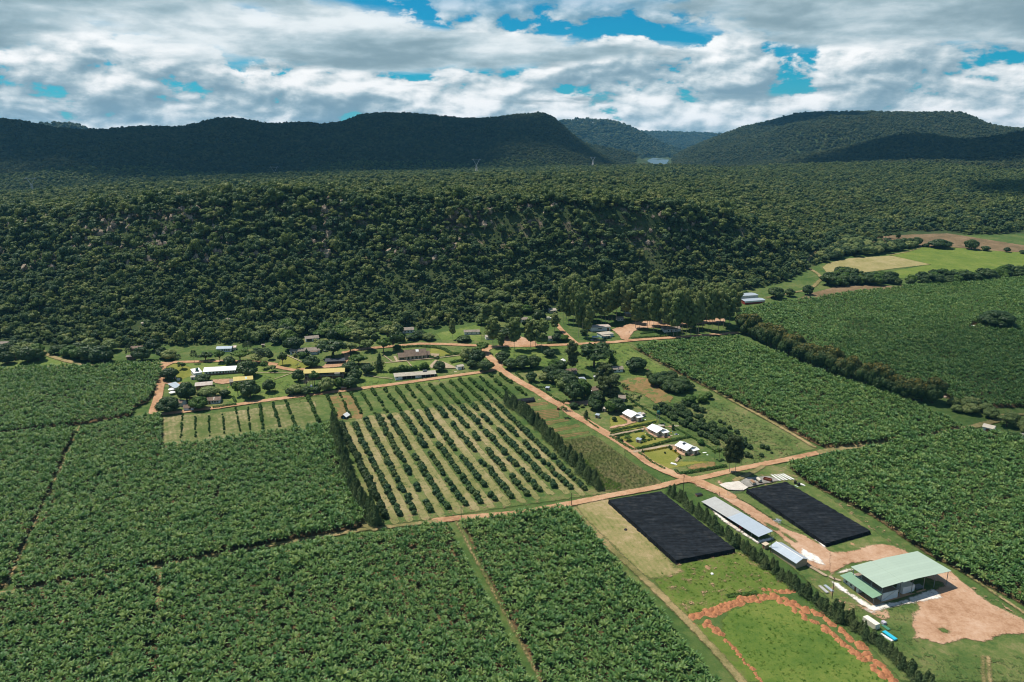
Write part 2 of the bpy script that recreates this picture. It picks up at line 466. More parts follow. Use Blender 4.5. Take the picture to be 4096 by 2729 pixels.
def rnd_lobes(rng, n, spread, zc, zr, r0, r1, flat):
    out = []
    for i in range(n):
        a = 2 * PI * (i + rng.random() * .7) / n; q = spread * (.35 + .65 * rng.random()) if i else 0
        r = r0 + (r1 - r0) * rng.random()
        out.append(((q * math.cos(a), q * math.sin(a), zc + zr * (rng.random() - .5)), (r, r * (.85 + .3 * rng.random()), r * flat)))
    return out

# woodland tree prototypes (metres): a lobed crown over a short visible trunk, one mesh each
def woodland_proto(i, big=False, mat=None):
    rng = np.random.default_rng(100 + i)
    flat = [.78, .62, .9, .7, .82, .58, .74, .95][i % 8]
    n = [9, 11, 8, 12, 10, 13, 9, 8][i % 8]
    zc, zr = [(4.8, 2.6), (5.0, 2.0), (5.2, 3.6), (4.6, 2.4), (5.0, 3.0), (4.6, 1.8), (5.4, 4.0), (4.4, 3.2)][i % 8]
    lobes = rnd_lobes(rng, n, 2.5, zc, zr, .85, 1.85, flat)
    C, Nn = lobes_leaves(lobes, .62, .56, rng, .42, -.5)
    v, f = rhomb(C, Nn, .58 * (.6 + .8 * rng.random(len(C))), rng, .7)
    v, f = with_core(v, f, lobes, .84, rng)
    mb = MB(); mb.tube((0, 0, -1), (.2, 0, 4.2), .28, .16, 5)
    for l in lobes[:3]: mb.tube((.15, 0, 3.2), l[0], .14, .06, 4)
    me = mesh_from('forest_tree', np.concatenate([v, np.array(mb.v)]), [tuple(q) for q in f] + [tuple(np.array(q) + len(v)) for q in mb.f],
                   [mat or L_FOREST, BARK], [0] * len(f) + [1] * len(mb.f))
    return me
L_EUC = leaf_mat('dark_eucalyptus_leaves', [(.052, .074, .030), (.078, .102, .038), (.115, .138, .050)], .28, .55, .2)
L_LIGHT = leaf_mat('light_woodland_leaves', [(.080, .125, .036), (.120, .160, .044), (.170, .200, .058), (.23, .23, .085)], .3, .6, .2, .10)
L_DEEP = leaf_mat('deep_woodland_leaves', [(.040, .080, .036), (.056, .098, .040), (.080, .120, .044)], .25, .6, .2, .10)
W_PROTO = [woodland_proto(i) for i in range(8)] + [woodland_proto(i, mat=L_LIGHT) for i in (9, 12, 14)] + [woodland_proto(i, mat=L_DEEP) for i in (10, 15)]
H_PROTO = [woodland_proto(i + 20, mat=L_HILL) for i in range(5)]

# unit garden trees: height 1, width 1
def unit_tree(kind, i):
    rng = np.random.default_rng(hash((len(kind), i, sum(map(ord, kind)))) % 9999)
    if kind == 'round':      # dense mango like dome almost to the ground
        lobes = [((0, 0, .52), (.36, .36, .36))] + [((.26 * math.cos(a), .26 * math.sin(a), .34 + .32 * rng.random()), (.20 + .06 * rng.random(),) * 3) for a in np.arange(9) * .7 + rng.random()]
        lobes += [((.1 * math.cos(a), .1 * math.sin(a), .80), (.2, .2, .17)) for a in (0, 2.1, 4.2)]
        c = crown_mesh('crown', lobes, .85, .048, i, None, core=.86, jit=.34, low=-.75)
        t = [((0, 0, -.05), (0, 0, .4), .045, .03)]
    elif kind == 'spread':   # broad open umbrella crown on visible limbs
        lobes = rnd_lobes(rng, 11, .36, .56, .36, .13, .21, .75)
        c = crown_mesh('crown', lobes, .8, .048, i + 40, None, core=.78, jit=.36, low=-.5)
        t = [((0, 0, -.05), (0, 0, .34), .04, .03)] + [((0, 0, .3), l[0], .022, .008) for l in lobes]
    elif kind == 'tall':     # eucalyptus: tall pale stem, loose tufts in the upper two thirds
        lobes = []
        for k in range(24):
            z = .33 + .63 * k / 23; w = .36 * math.sin(PI * min(1, (1.10 - z) / .86)) ** .6
            a = k * 2.4 + rng.random(); q = w * (.25 + .75 * rng.random()); r = .10 + .09 * rng.random()
            lobes.append(((q * math.cos(a), q * math.sin(a), z), (r * 1.5, r * 1.5, r * .52)))
        c = crown_mesh('crown', lobes, .75, .040, i + 80, None, asp=.55, core=.74, jit=.42, low=-.8, fill=.3)
        t = [((0, 0, -.03), (.02, 0, .45), .020, .015), ((.02, 0, .45), (0, .01, .93), .015, .004)] + [((.01, 0, l[0][2] - .09), l[0], .008, .003) for l in lobes[::3]]
    elif kind == 'cone':     # casuarina / cypress: feathery, ragged, leaning tips
        n = 900; z = .04 + .96 * rng.random(n) ** 1.15; a = rng.random(n) * 2 * PI
        prof = np.clip(1.04 - z, 0, 1) ** .62 * np.clip(z / .12, .35, 1)
        rad = .44 * prof * (.45 + .62 * rng.random(n)) * (1 + .30 * np.sin(a * 2 + z * 9 + i) + .18 * np.sin(a * 5 + z * 31))
        C = np.stack([rad * np.cos(a) + .06 * np.sin(z * 5 + i), rad * np.sin(a), z * (1 + .05 * rng.normal(size=n))], 1); Nn = np.stack([np.cos(a), np.sin(a), .55 + 0 * a], 1) + .45 * rng.normal(size=(n, 3))
        v, f = rhomb(C, Nn, .062 * (.6 + .8 * rng.random(n)), rng, .45)
        v, f = with_core(v, f, [((0, 0, .22), (.30, .30, .24)), ((.02, .02, .48), (.22, .22, .26)), ((.03, 0, .72), (.12, .12, .2))], .85, rng)
        c = mesh_from('crown', v, f, [None]); t = [((0, 0, -.03), (0, 0, .9), .02, .005)]
    elif kind == 'thin':     # papaya / sparse young tree
        lobes = rnd_lobes(rng, 5, .28, .75, .3, .12, .2, .7)
        c = crown_mesh('crown', lobes, .5, .085, i + 120, None, core=.5, jit=.6, low=-.7)
        t = [((0, 0, -.03), (0, 0, .75), .035, .02)] + [((0, 0, .5), l[0], .015, .006) for l in lobes]
    elif kind == 'bush':
        lobes = [((0, 0, .45), (.36, .36, .42))] + [((.28 * math.cos(a), .28 * math.sin(a), .3 + .3 * rng.random()), (.22, .22, .24)) for a in np.arange(6) * 1.05 + rng.random()]
        c = crown_mesh('crown', lobes, .75, .075, i + 160, None, core=.84, jit=.4, low=-.7)
        t = [((0, 0, -.03), (0, 0, .4), .04, .02)]
    elif kind == 'palm':
        mb = MB()
        V, Fc = [], []
        for k in range(26):
            a = k * 2.4; el = 1.25 - 1.9 * (k / 25); L = .40 + .08 * rng.random()
            d = np.array([math.cos(a) * math.cos(el), math.sin(a) * math.cos(el), math.sin(el)]); s = np.array([-math.sin(a), math.cos(a), 0]); u = np.cross(d, s)
            o = np.array([0, 0, .78])
            for j in range(7):
                g = (j - 3) * .30
                dd = d * math.cos(g) + s * math.sin(g); e = o + d * L * .42
                n = len(V); w = .022
                V += [e + s * w * .3, e + dd * L * .3 + u * w + np.array([0, 0, -.0]), e + dd * L * .62 - np.array([0, 0, .05]), e + dd * L * .3 - u * w]
                Fc.append((n, n + 1, n + 2, n + 3))
            n = len(V); V += [o - s * .006, o + s * .006, o + d * L * .45 + s * .006, o + d * L * .45 - s * .006]; Fc.append((n, n + 1, n + 2, n + 3))
        c = mesh_from('crown', V, Fc, [None]); t = [((0, 0, -.03), (.015, 0, .4), .024, .018), ((.015, 0, .4), (0, 0, .8), .018, .016)]
    elif kind == 'bare':
        segs = [((0, 0, 0), (0, 0, .35), .03, .02)]
        for k in range(46):
            a = rng.random() * 6.28; z = .35 + .3 * rng.random(); q = .48 * (.4 + .6 * rng.random()); e = (q * math.cos(a), q * math.sin(a), .5 + .5 * rng.random())
            segs.append(((0, 0, z * .8), e, .010, .003))
        c = limb_mesh('crown', segs[1:], None, 3); t = segs[:1]
    return c, t
UNIT = {}
def unit(kind, i, leaf, bark):
    k = (kind, i, leaf.name)
    if k not in UNIT:
        c, t = unit_tree(kind, i)
        c.materials[0] = leaf
        co = np.empty(len(c.vertices) * 3, np.float32); c.vertices.foreach_get('co', co); co = co.reshape(-1, 3)
        lo, hi = np.percentile(co, 1, 0), np.percentile(co, 99, 0)
        sxy, sz = 2 / (hi[0] - lo[0] + hi[1] - lo[1]), 1 / hi[2]
        co *= np.array([sxy, sxy, sz], np.float32); c.vertices.foreach_set('co', co.ravel()); c.update()
        t = [((p[0] * sxy, p[1] * sxy, p[2] * sz), (q[0] * sxy, q[1] * sxy, q[2] * sz), a, b) for p, q, a, b in t]
        UNIT[k] = (c, limb_mesh('trunk', t, bark))
    return UNIT[k]
_tree_n = [0]
NAMES = dict(round='garden_tree', spread='shade_tree', tall='eucalyptus_tree', cone='conifer_tree', thin='young_tree', bush='garden_bush', palm='palm_tree', bare='bare_tree')
LEAF = dict(d='L_DARK', m='L_MID', o='L_OLIVE', y='L_YOUNG', c='L_CASU', h='L_HEDGE', f='L_FLOWER', p='L_PALM', g='L_GREY', w='L_WEED', k='L_YELLOW', t='L_CITRUS', e='L_EUC')
def plant_tree(p, w, h, kind, leaf, label, group=None, name=None, cat=None, parts=True):
    _tree_n[0] += 1; i = _tree_n[0]
    lm = globals()[LEAF[leaf]]
    c, t = unit(kind, i % 3, lm, BARK_PALE if kind == 'tall' else BARK)
    name = name or NAMES[kind]; cat = cat or ('bush' if kind == 'bush' else 'tree')
    if parts:
        r = thing(name, label, cat, p, RNG.random() * 6.28, group)
        for nm, me in (('crown', c), ('trunk', t)):
            o = link(nm, me, r); o.scale = (w, w, h)
    else:
        r = tag(link(name, c), label, cat, group)
        r.location = tuple(p); r.scale = (w, w, h); r.rotation_euler = (0, 0, RNG.random() * 6.28)
    return r
def tree_px(fr, x, y, wpx, hpx, kind, leaf, label, group=None, **kw):
    """a tree whose foot is at a spot of the survey picture and whose crown spans wpx by hpx there"""
    p = T(fr, x, y); k = mpp(fr, p)
    el = math.atan2(CAM_Z - p[2], math.hypot(p[0], p[1]))
    w = wpx * k; h = max(w * .35, (hpx * k - .25 * w * math.sin(el)) / math.cos(el))
    return plant_tree(p, w, h, kind, leaf, label, group, **kw)

# ------------------------------------------------------------------ countless plants: one object of points carrying copies of a few shapes
PROTO_COLS = {}
def proto_collection(name, meshes):
    c = bpy.data.collections.new(name)
    for k, me in enumerate(meshes):
        o = bpy.data.objects.new(f'{name}_{k:02d}', me); c.objects.link(o)
    return c
def scatter(name, label, cat, pts, scl, rot, coll, tilt=0.0, idx=None):
    me = bpy.data.meshes.new(name)
    me.vertices.add(len(pts)); me.vertices.foreach_set('co', np.asarray(pts, np.float32).ravel())
    a = me.attributes.new('scl', 'FLOAT_VECTOR', 'POINT'); a.data.foreach_set('vector', np.asarray(scl, np.float32).ravel())
    e = np.zeros((len(pts), 3), np.float32); e[:, 2] = rot
    if tilt: e[:, :2] = RNG.normal(size=(len(pts), 2)) * tilt
    a = me.attributes.new('eul', 'FLOAT_VECTOR', 'POINT'); a.data.foreach_set('vector', e.ravel())
    a = me.attributes.new('idx', 'INT', 'POINT'); a.data.foreach_set('value', (RNG.integers(0, len(coll.objects), len(pts)) if idx is None else idx).astype(np.int32))
    o = tag(link(name, me), label, cat, kind='stuff')
    g = bpy.data.node_groups.new(name, 'GeometryNodeTree')
    g.interface.new_socket('Geometry', in_out='INPUT', socket_type='NodeSocketGeometry')
    g.interface.new_socket('Geometry', in_out='OUTPUT', socket_type='NodeSocketGeometry')
    n = g.nodes.new; l = g.links.new
    gi, go = n('NodeGroupInput'), n('NodeGroupOutput')
    ci = n('GeometryNodeCollectionInfo'); ci.inputs['Collection'].default_value = coll
    ci.inputs['Separate Children'].default_value = True; ci.inputs['Reset Children'].default_value = True
    ip = n('GeometryNodeInstanceOnPoints'); ip.inputs['Pick Instance'].default_value = True
    def attr(nm, dt):
        q = n('GeometryNodeInputNamedAttribute'); q.data_type = dt; q.inputs[0].default_value = nm
        return q.outputs[0]
    l(gi.outputs[0], ip.inputs['Points']); l(ci.outputs[0], ip.inputs['Instance'])
    l(attr('idx', 'INT'), ip.inputs['Instance Index'])
    e2r = n('FunctionNodeEulerToRotation'); l(attr('eul', 'FLOAT_VECTOR'), e2r.inputs[0]); l(e2r.outputs[0], ip.inputs['Rotation'])
    l(attr('scl', 'FLOAT_VECTOR'), ip.inputs['Scale']); l(ip.outputs[0], go.inputs[0])
    md = o.modifiers.new('copies', 'NODES'); md.node_group = g
    return o

def in_poly(px, py, poly):
    poly = np.asarray(poly, float)[:, :2]; inside = np.zeros(px.shape, bool); j = len(poly) - 1
    for i in range(len(poly)):
        xi, yi, xj, yj = *poly[i], *poly[j]
        c = ((yi > py) != (yj > py)) & (px < (xj - xi) * (py - yi) / ((yj - yi) or 1e-9) + xi)
        inside ^= c; j = i
    return inside
def seg_dist(px, py, pts, closed):
    pts = np.asarray(pts, float)[:, :2]; d = np.full(px.shape, 1e9)
    n = len(pts)
    for i in range(n if closed else n - 1):
        a, b = pts[i], pts[(i + 1) % n]; ab = b - a
        t = np.clip(((px - a[0]) * ab[0] + (py - a[1]) * ab[1]) / max(ab @ ab, 1e-9), 0, 1)
        d = np.minimum(d, np.hypot(px - a[0] - t * ab[0], py - a[1] - t * ab[1]))
    return d
def grid_in(poly, sp, jit=.35, rot=0.0):
    poly = np.asarray(poly)[:, :2]
    c, s = math.cos(rot), math.sin(rot)
    q = np.stack([poly[:, 0] * c + poly[:, 1] * s, -poly[:, 0] * s + poly[:, 1] * c], 1)
    gx, gy = np.meshgrid(np.arange(q[:, 0].min(), q[:, 0].max(), sp), np.arange(q[:, 1].min(), q[:, 1].max(), sp))
    gx, gy = gx.ravel() + RNG.normal(size=gx.size) * jit * sp * .5, gy.ravel() + RNG.normal(size=gy.size) * jit * sp * .5
    x, y = gx * c - gy * s, gx * s + gy * c
    m = in_poly(x, y, poly)
    return x[m], y[m]

def project(x, y, z):
    """picture position (frame D units) of world points"""
    dz = z - CAM_Z
    dep = y * CP - dz * SP; up = y * SP + dz * CP
    return ((x / dep * F_PX) + CX) * .57446, (CY - up / dep * F_PX) * .57446

# banana plant: pseudostem and arching folded leaves
def banana_mesh(i):
    rng = np.random.default_rng(300 + i)
    V, Fc, Mi = [], [], []
    H = 2.0 + .4 * rng.random()
    nl = 11 + i % 3
    for k in range(nl):
        a = k * 2.4 + rng.random() * .6; q = k / (nl - 1)
        el = 1.42 - .80 * q + .15 * rng.normal(); L = 2.3 + .5 * rng.random(); W = .29 + .07 * rng.random()
        p = np.array([0, 0, H]); ns = 6; mid = []
        for s in range(ns + 1):
            mid.append(p.copy()); d = np.array([math.cos(a) * math.cos(el), math.sin(a) * math.cos(el), math.sin(el)])
            p = p + d * L / ns; el -= (.17 + .20 * q) * (.6 + .12 * s)
        side = np.array([-math.sin(a), math.cos(a), 0]); tw = rng.normal() * .35
        b = len(V)
        for s, m in enumerate(mid):
            w = W * [.12, .75, 1, 1, .9, .6, .05][s]
            up = np.array([0, 0, 1]) * w * (.35 + tw * .5); dn = np.array([0, 0, 1]) * w * (.35 - tw * .5)
            V += [m + side * w + up * .6, m, m - side * w + dn * .6]
        for s in range(ns):
            o = b + 3 * s
            Fc += [(o, o + 1, o + 4, o + 3), (o + 1, o + 2, o + 5, o + 4)]; Mi += [0, 0]
    mb = MB(); mb.tube((0, 0, -.2), (0, 0, H + .1), .16, .09, 5)
    n = len(V); V += [np.array(v) for v in mb.v]; Fc += [tuple(np.array(q) + n) for q in mb.f]; Mi += [1] * len(mb.f)
    return mesh_from('banana_plant', V, Fc, [L_BANANA, STEM], Mi)
STEM = plain('banana_stem', (.10, .11, .04), .7)
B_PROTO = [banana_mesh(i) for i in range(7)]
def tuft_mesh(i, mat, h=.5, n=26, spread=.45):
    rng = np.random.default_rng(500 + i)
    a = rng.random(n) * 6.28; q = spread * np.sqrt(rng.random(n))
    C = np.stack([q * np.cos(a), q * np.sin(a), h * (.2 + .8 * rng.random(n))], 1)
    v, f = rhomb(C, np.stack([np.cos(a), np.sin(a), .9 + 0 * a], 1) + .6 * rng.normal(size=(n, 3)), .16 * (.6 + .8 * rng.random(n)), rng, .6)
    return mesh_from('tuft', v, f, [mat])
# ------------------------------------------------------------------ terrain sheet
def build_terrain():
    th = np.concatenate([np.linspace(-1.25, -.78, 12, endpoint=False), np.linspace(-.78, .78, 900), np.linspace(.78, 1.25, 13)[1:]])
    rr = np.concatenate([np.arange(20, 560, 10), np.arange(560, 1000, 4), np.arange(1000, 2400, 10), np.arange(2400, 5200, 20), np.geomspace(5200, 30000, 40)])
    A, Rr = np.meshgrid(th, rr); x, y = Rr * np.sin(A), Rr * np.cos(A)
    z = Zt(x, y)
    nR, nT = A.shape
    idx = np.arange(nR * nT).reshape(nR, nT)
    f = np.stack([idx[:-1, :-1], idx[:-1, 1:], idx[1:, 1:], idx[1:, :-1]], -1).reshape(-1, 4)
    m, nt = newmat('terrain_ground')
    pos = N(nt, 'ShaderNodeNewGeometry').outputs['Position']
    n1 = noise(nt, pos, .03, 5, .6, .3); n2 = noise(nt, pos, .25, 4, .65); n3 = noise(nt, pos, 1.4, 3, .7)
    k = math_(nt, 'ADD', math_(nt, 'MULTIPLY', n1, .4), math_(nt, 'ADD', math_(nt, 'MULTIPLY', n2, .35), math_(nt, 'MULTIPLY', n3, .25)))
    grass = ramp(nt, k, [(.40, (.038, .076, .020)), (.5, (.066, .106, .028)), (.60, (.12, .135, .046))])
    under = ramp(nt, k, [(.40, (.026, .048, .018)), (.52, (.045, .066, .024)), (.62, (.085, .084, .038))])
    rock = ramp(nt, noise(nt, pos, .12, 5, .7), [(.4, (.05, .042, .032)), (.5, (.16, .12, .085)), (.62, (.30, .25, .19))])
    at = N(nt, 'ShaderNodeAttribute', attribute_name='cover').outputs['Fac']
    ck = N(nt, 'ShaderNodeAttribute', attribute_name='cliff').outputs['Fac']
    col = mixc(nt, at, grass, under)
    ckn = math_(nt, 'MULTIPLY', ck, ramp(nt, noise(nt, pos, .055, 4, .65), [(.52, (0, 0, 0)), (.62, (1, 1, 1))]))
    col = mixc(nt, ckn, col, rock)
    finish(nt, col, .95, .1, math_(nt, 'ADD', n2, n3), .5, .3)
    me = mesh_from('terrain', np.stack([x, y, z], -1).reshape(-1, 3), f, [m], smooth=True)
    rf = np.interp(A, FOOT[0], FOOT[1]); rc = np.interp(A, CREST[0], CREST[1])
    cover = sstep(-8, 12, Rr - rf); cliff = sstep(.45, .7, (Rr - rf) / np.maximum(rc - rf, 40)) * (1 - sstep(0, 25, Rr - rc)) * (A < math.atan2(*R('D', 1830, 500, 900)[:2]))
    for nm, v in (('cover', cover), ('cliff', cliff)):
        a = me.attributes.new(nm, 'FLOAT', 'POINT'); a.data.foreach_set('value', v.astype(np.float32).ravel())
    o = link('terrain', me)
    return tag(o, 'green valley floor rising to a wooded ridge and hills', 'terrain', kind='structure')
build_terrain()

# ------------------------------------------------------------------ ground patches
_layer = [0]
def P(fr, pts, h=0.0):
    return [G(fr, x, y, h) for x, y in pts]
def patch(name, label, mat, polys=(), lines=(), step=1.4, cat=None, lift=None):
    """ground cover: polygons and/or (polyline, width) strips laid on the terrain as one sheet with a ragged border"""
    _layer[0] += 1; off = .03 + .08 * _layer[0] ** .8 * .5 if lift is None else lift
    V, Fc, SD = [], [], []; base = 0
    items = [(np.asarray(p)[:, :2], None) for p in polys] + [(np.asarray(p)[:, :2], w) for p, w in lines]
    for ni, (pts, w) in enumerate(items):
        mg = 2.5 + (w or 0)
        x0, y0 = pts.min(0) - mg; x1, y1 = pts.max(0) + mg
        nx, ny = int((x1 - x0) / step) + 2, int((y1 - y0) / step) + 2
        gx, gy = np.meshgrid(x0 + np.arange(nx) * step, y0 + np.arange(ny) * step)
        if w is None:
            d = seg_dist(gx, gy, pts, True); sd = np.where(in_poly(gx, gy, pts), d, -d)
        else:
            sd = w / 2 - seg_dist(gx, gy, pts, False)
        idx = np.arange(nx * ny).reshape(ny, nx)
        q = np.stack([idx[:-1, :-1], idx[:-1, 1:], idx[1:, 1:], idx[1:, :-1]], -1).reshape(-1, 4)
        mx = sd.ravel()[q].max(1) > -1.6
        q = q[mx]; used = np.unique(q); re = np.full(nx * ny, -1); re[used] = np.arange(len(used))
        X, Y = gx.ravel()[used], gy.ravel()[used]
        V.append(np.stack([X, Y, Zt(X, Y) + off + .005 * (ni % 14)], 1)); SD.append(sd.ravel()[used]); Fc.append(re[q] + base); base += len(used)
    me = mesh_from(name, np.concatenate(V), np.concatenate(Fc), [mat])
    a = me.attributes.new('sd', 'FLOAT', 'POINT'); a.data.foreach_set('value', np.concatenate(SD).astype(np.float32))
    return tag(link(name, me), label, cat or name.replace('_', ' '), kind='structure')
ROW = G('Z8', 560, 430) - G('Z8', 825, 1100)
ANG_A = math.atan2(ROW[1], ROW[0])           # direction of the orchard rows
ANG_B = ANG_A - PI / 2

DIRT = ground_mat('red_dirt', [(.26, .14, .075), (.37, .215, .12), (.45, .29, .18)], .9, .35, bstr=.3)
DIRT_PALE = ground_mat('pale_dirt', [(.28, .155, .088), (.39, .24, .15), (.46, .31, .215)], 2.2, .6, bstr=.4)
TRACK = ground_mat('sandy_track', [(.10, .105, .035), (.19, .16, .07), (.32, .23, .12)], 1.4, .6)
LAWN = ground_mat('lawn', [(.070, .118, .026), (.108, .152, .036), (.165, .188, .055)], 1.5, .6, bstr=.25)
LAWN_Y = ground_mat('dry_lawn', [(.12, .135, .026), (.165, .17, .034), (.21, .195, .05)], 1.2, .5, bstr=.25)
BRIGHT = ground_mat('bright_grass', [(.062, .112, .020), (.094, .140, .026), (.135, .165, .036)], 2.0, .8, tufts=((.045, .09, .012), .5, .58))
MEADOW = ground_mat('meadow', [(.062, .105, .018), (.098, .138, .026), (.15, .16, .045)], 2.5, 1.0, tufts=((.10, .12, .03), .35, .55))
GRASSY = ground_mat('rough_grass', [(.044, .086, .022), (.074, .112, .030), (.115, .138, .044), (.17, .158, .068)], 2.0, .8)
TAN = ground_mat('mown_field', [(.105, .13, .034), (.165, .165, .058), (.24, .20, .09), (.33, .25, .14)], 3.0, 1.2, stripes=(ANG_A, 2.2, (.28, .215, .105), .35))
STRAW = ground_mat('mown_strip', [(.125, .14, .045), (.195, .18, .075), (.28, .225, .12)], 1.1, .4, cover=.97)
TANF = ground_mat('stubble_field', [(.20, .18, .07), (.28, .235, .11), (.35, .28, .15)], 2.0, .8, stripes=(2.9, 6.0, (.17, .17, .05), .4))
BROWN = ground_mat('ploughed_field', [(.10, .075, .04), (.17, .115, .065), (.25, .165, .10)], 2.0, .8, stripes=(2.85, 5.0, (.10, .085, .04), .4))
GARDEN = ground_mat('garden_soil', [(.12, .10, .035), (.21, .13, .06), (.29, .155, .08)], 1.6, .6, stripes=(ANG_B, 1.4, (.10, .12, .03), .35), tufts=((.095, .125, .036), .16, .52))
BEDS = ground_mat('vegetable_bed', [(.10, .085, .03), (.19, .115, .055), (.28, .15, .08)], .8, .3, stripes=(ANG_B, 2.4, (.055, .10, .024), .75))
PLOT = ground_mat('patchy_plot', [(.065, .10, .026), (.11, .13, .042), (.20, .18, .085), (.33, .26, .15)], 1.2, .5, stripes=(ANG_A + .12, 2.6, (.08, .105, .03), .35))
FARG = ground_mat('far_field_grass', [(.080, .125, .024), (.112, .155, .028), (.15, .178, .042)], 1.5, .8)
LITTER = ground_mat('banana_litter', [(.05, .04, .018), (.09, .065, .03), (.17, .10, .05)], 2.0, .8)
MAIZE_G = ground_mat('crop_soil', [(.06, .075, .022), (.095, .10, .035), (.14, .11, .055)], 1.6, .6)
GRAVEL = ground_mat('grey_gravel', [(.17, .16, .14), (.24, .225, .20), (.31, .29, .26)], 1.0, .4)
WHITE = ground_mat('white_lime_dust', [(.52, .45, .38), (.66, .60, .53), (.78, .73, .67)], 1.8, .7, cover=.95)
CONC = ground_mat('pale_concrete', [(.42, .37, .32), (.52, .47, .41), (.60, .56, .50)], .35, .12)
PAVE = ground_mat('paved_path', [(.22, .17, .11), (.31, .24, .16), (.38, .30, .21)], .3, .2)

WORN = ground_mat('worn_ground', [(.13, .115, .045), (.22, .165, .085), (.33, .215, .125)], 2.5, 1.2, cover=.30)
LUSH = ground_mat('lush_grass', [(.036, .080, .022), (.052, .10, .026), (.075, .12, .032)], 2.5, 1.2, cover=.40)
# broad grass first, then fields, then dirt and roads on top
patch('rough_grass', 'rough green grass between the village gardens', GRASSY, [P('D', [(365, 850), (700, 775), (1100, 770), (1450, 790), (1560, 860), (1880, 1030), (1690, 1080), (1560, 1105), (1300, 960), (1140, 870), (720, 915), (380, 950)])], cat='grass')
patch('lawn', 'bright green lawns around the school buildings', LAWN, [
    P('Z5', [(0, 560), (420, 570), (480, 700), (1000, 600), (1350, 640), (1760, 600), (2100, 560), (2320, 520), (2270, 590), (1500, 690), (1000, 745), (500, 810), (0, 870)]),
    P('Z5', [(1080, 560), (1250, 480), (1700, 455), (1990, 410), (2000, 470), (1800, 560), (1350, 600), (1100, 600)]),
    P('Z4', [(130, 570), (950, 545), (1440, 525), (1500, 600), (1900, 830), (1700, 860), (1400, 830), (1000, 770), (600, 740), (270, 770), (180, 660)]),
    P('E', [(250, 560), (500, 530), (1400, 510), (2354, 560), (2354, 1270), (1640, 1330), (1400, 1200), (1500, 800), (900, 860), (560, 900), (250, 880)]),
    P('Z5', [(1750, 200), (2170, 110), (2180, 270), (1800, 260)]),
    P('Z6', [(0, 470), (150, 430), (390, 370), (560, 430), (720, 455), (0, 480)])], cat='lawn')
patch('dry_lawn', 'yellowish dry lawn around the houses', LAWN_Y, [
    P('Z5', [(330, 400), (480, 470), (620, 540), (400, 530), (250, 500)]), P('Z5', [(1700, 340), (1860, 350), (1900, 400), (1780, 415), (1690, 390)]),
    P('E', [(300, 570), (540, 540), (830, 640), (780, 780), (560, 850), (260, 800)]),
    P('C', [(0, 390), (200, 370), (400, 520), (0, 610)]), P('C', [(700, 1190), (1300, 1090), (1540, 1240), (1470, 1390), (2240, 1380), (2240, 1420), (1700, 1480), (1230, 1560), (640, 1190)]),
    P('C', [(0, 720), (880, 560), (720, 640), (0, 770)]), P('C', [(220, 830), (720, 700), (950, 850), (1300, 870), (1480, 900), (560, 1090), (200, 900)]),
    P('C', [(600, 500), (1050, 440), (1100, 520), (900, 540), (0, 680), (300, 590)])], cat='lawn')
patch('meadow', 'green meadow with orange-brown tints behind the soil heaps', MEADOW, [P('Z1', [(560, 830), (700, 760), (740, 720), (1180, 640), (1300, 720), (1480, 850), (1600, 900), (1330, 960), (800, 1090), (660, 980)]),
    P('Z1', [(830, 1160), (960, 1150), (1400, 1568), (1200, 1568)])], cat='field')
patch('bright_grass', 'vivid green grass inside the ring of soil heaps', BRIGHT, [P('Z1', [(1050, 1130), (1100, 1060), (1330, 985), (1480, 980), (1700, 1130), (1950, 1310), (2250, 1568), (2400, 1700), (1450, 1700), (1230, 1450), (1070, 1260)])], cat='field')
patch('mown_field', 'tan mown field beside the western shade net', TAN, [P('Z1', [(0, 320), (60, 280), (240, 265), (480, 490), (700, 740), (780, 780), (560, 840), (480, 800), (250, 570), (60, 390)])], cat='field')
patch('green_verge', 'grassy verge between the sheds and the plantation', GRASSY, [P('Z2', [(0, 60), (90, 20), (560, 380), (1000, 700), (1500, 980), (1777, 1150), (2100, 1350), (2000, 1568), (900, 1568), (350, 950), (150, 780), (0, 640)]),
    P('Z3', [(1300, 960), (1700, 920), (2100, 840), (2354, 960), (1500, 1100)])], cat='grass')
patch('orchard_grass', 'green grass floor of the citrus orchard', GRASSY, [P('Z8', [(0, 270), (1400, 90), (1900, 260), (2354, 620), (2354, 930), (560, 1190), (430, 1100), (230, 420), (0, 440)])], cat='grass')
rows = []
TOPS = [(390, 450), (480, 430), (565, 405), (655, 410), (745, 385), (835, 375), (920, 370), (1015, 350), (1095, 345), (1175, 330), (1255, 320), (1335, 305), (1415, 295)]
BOTS = [(720, 1110), (830, 1100), (945, 1085), (1065, 1060), (1190, 1035), (1305, 1020), (1410, 1000), (1530, 985), (1640, 965), (1730, 935), (1840, 905), (1950, 915), (2060, 925)]
for (a, b) in zip(TOPS, BOTS): rows.append((G('Z8', *a), G('Z8', *b)))
lead = G('Z8', 300, 480), G('Z8', 620, 1130)
allr = [lead] + rows
strips = []
for (a, b), (c, d) in zip(allr[:-1], allr[1:]):
    e = (b - a) * .045
    strips.append(([(a + c) / 2 - e, (b + d) / 2 + e], .50 * np.linalg.norm(a - c)))
patch('mown_strips', 'straw coloured mown strips between the citrus rows', STRAW, [], strips, step=1.1, cat='field')
patch('tan_plot', 'pale tan mown plot with thin rows of saplings', PLOT, [P('Z6', [(1400, 895), (2000, 850), (2354, 800), (2700, 760), (2720, 1000), (2354, 1040), (1850, 1120), (1395, 1160)])], cat='field')
patch('red_plot', 'reddish bare plot around the white tent', GARDEN, [P('Z5', [(720, 800), (960, 780), (1060, 960), (1060, 1000), (900, 1020), (830, 1010)])], cat='field')
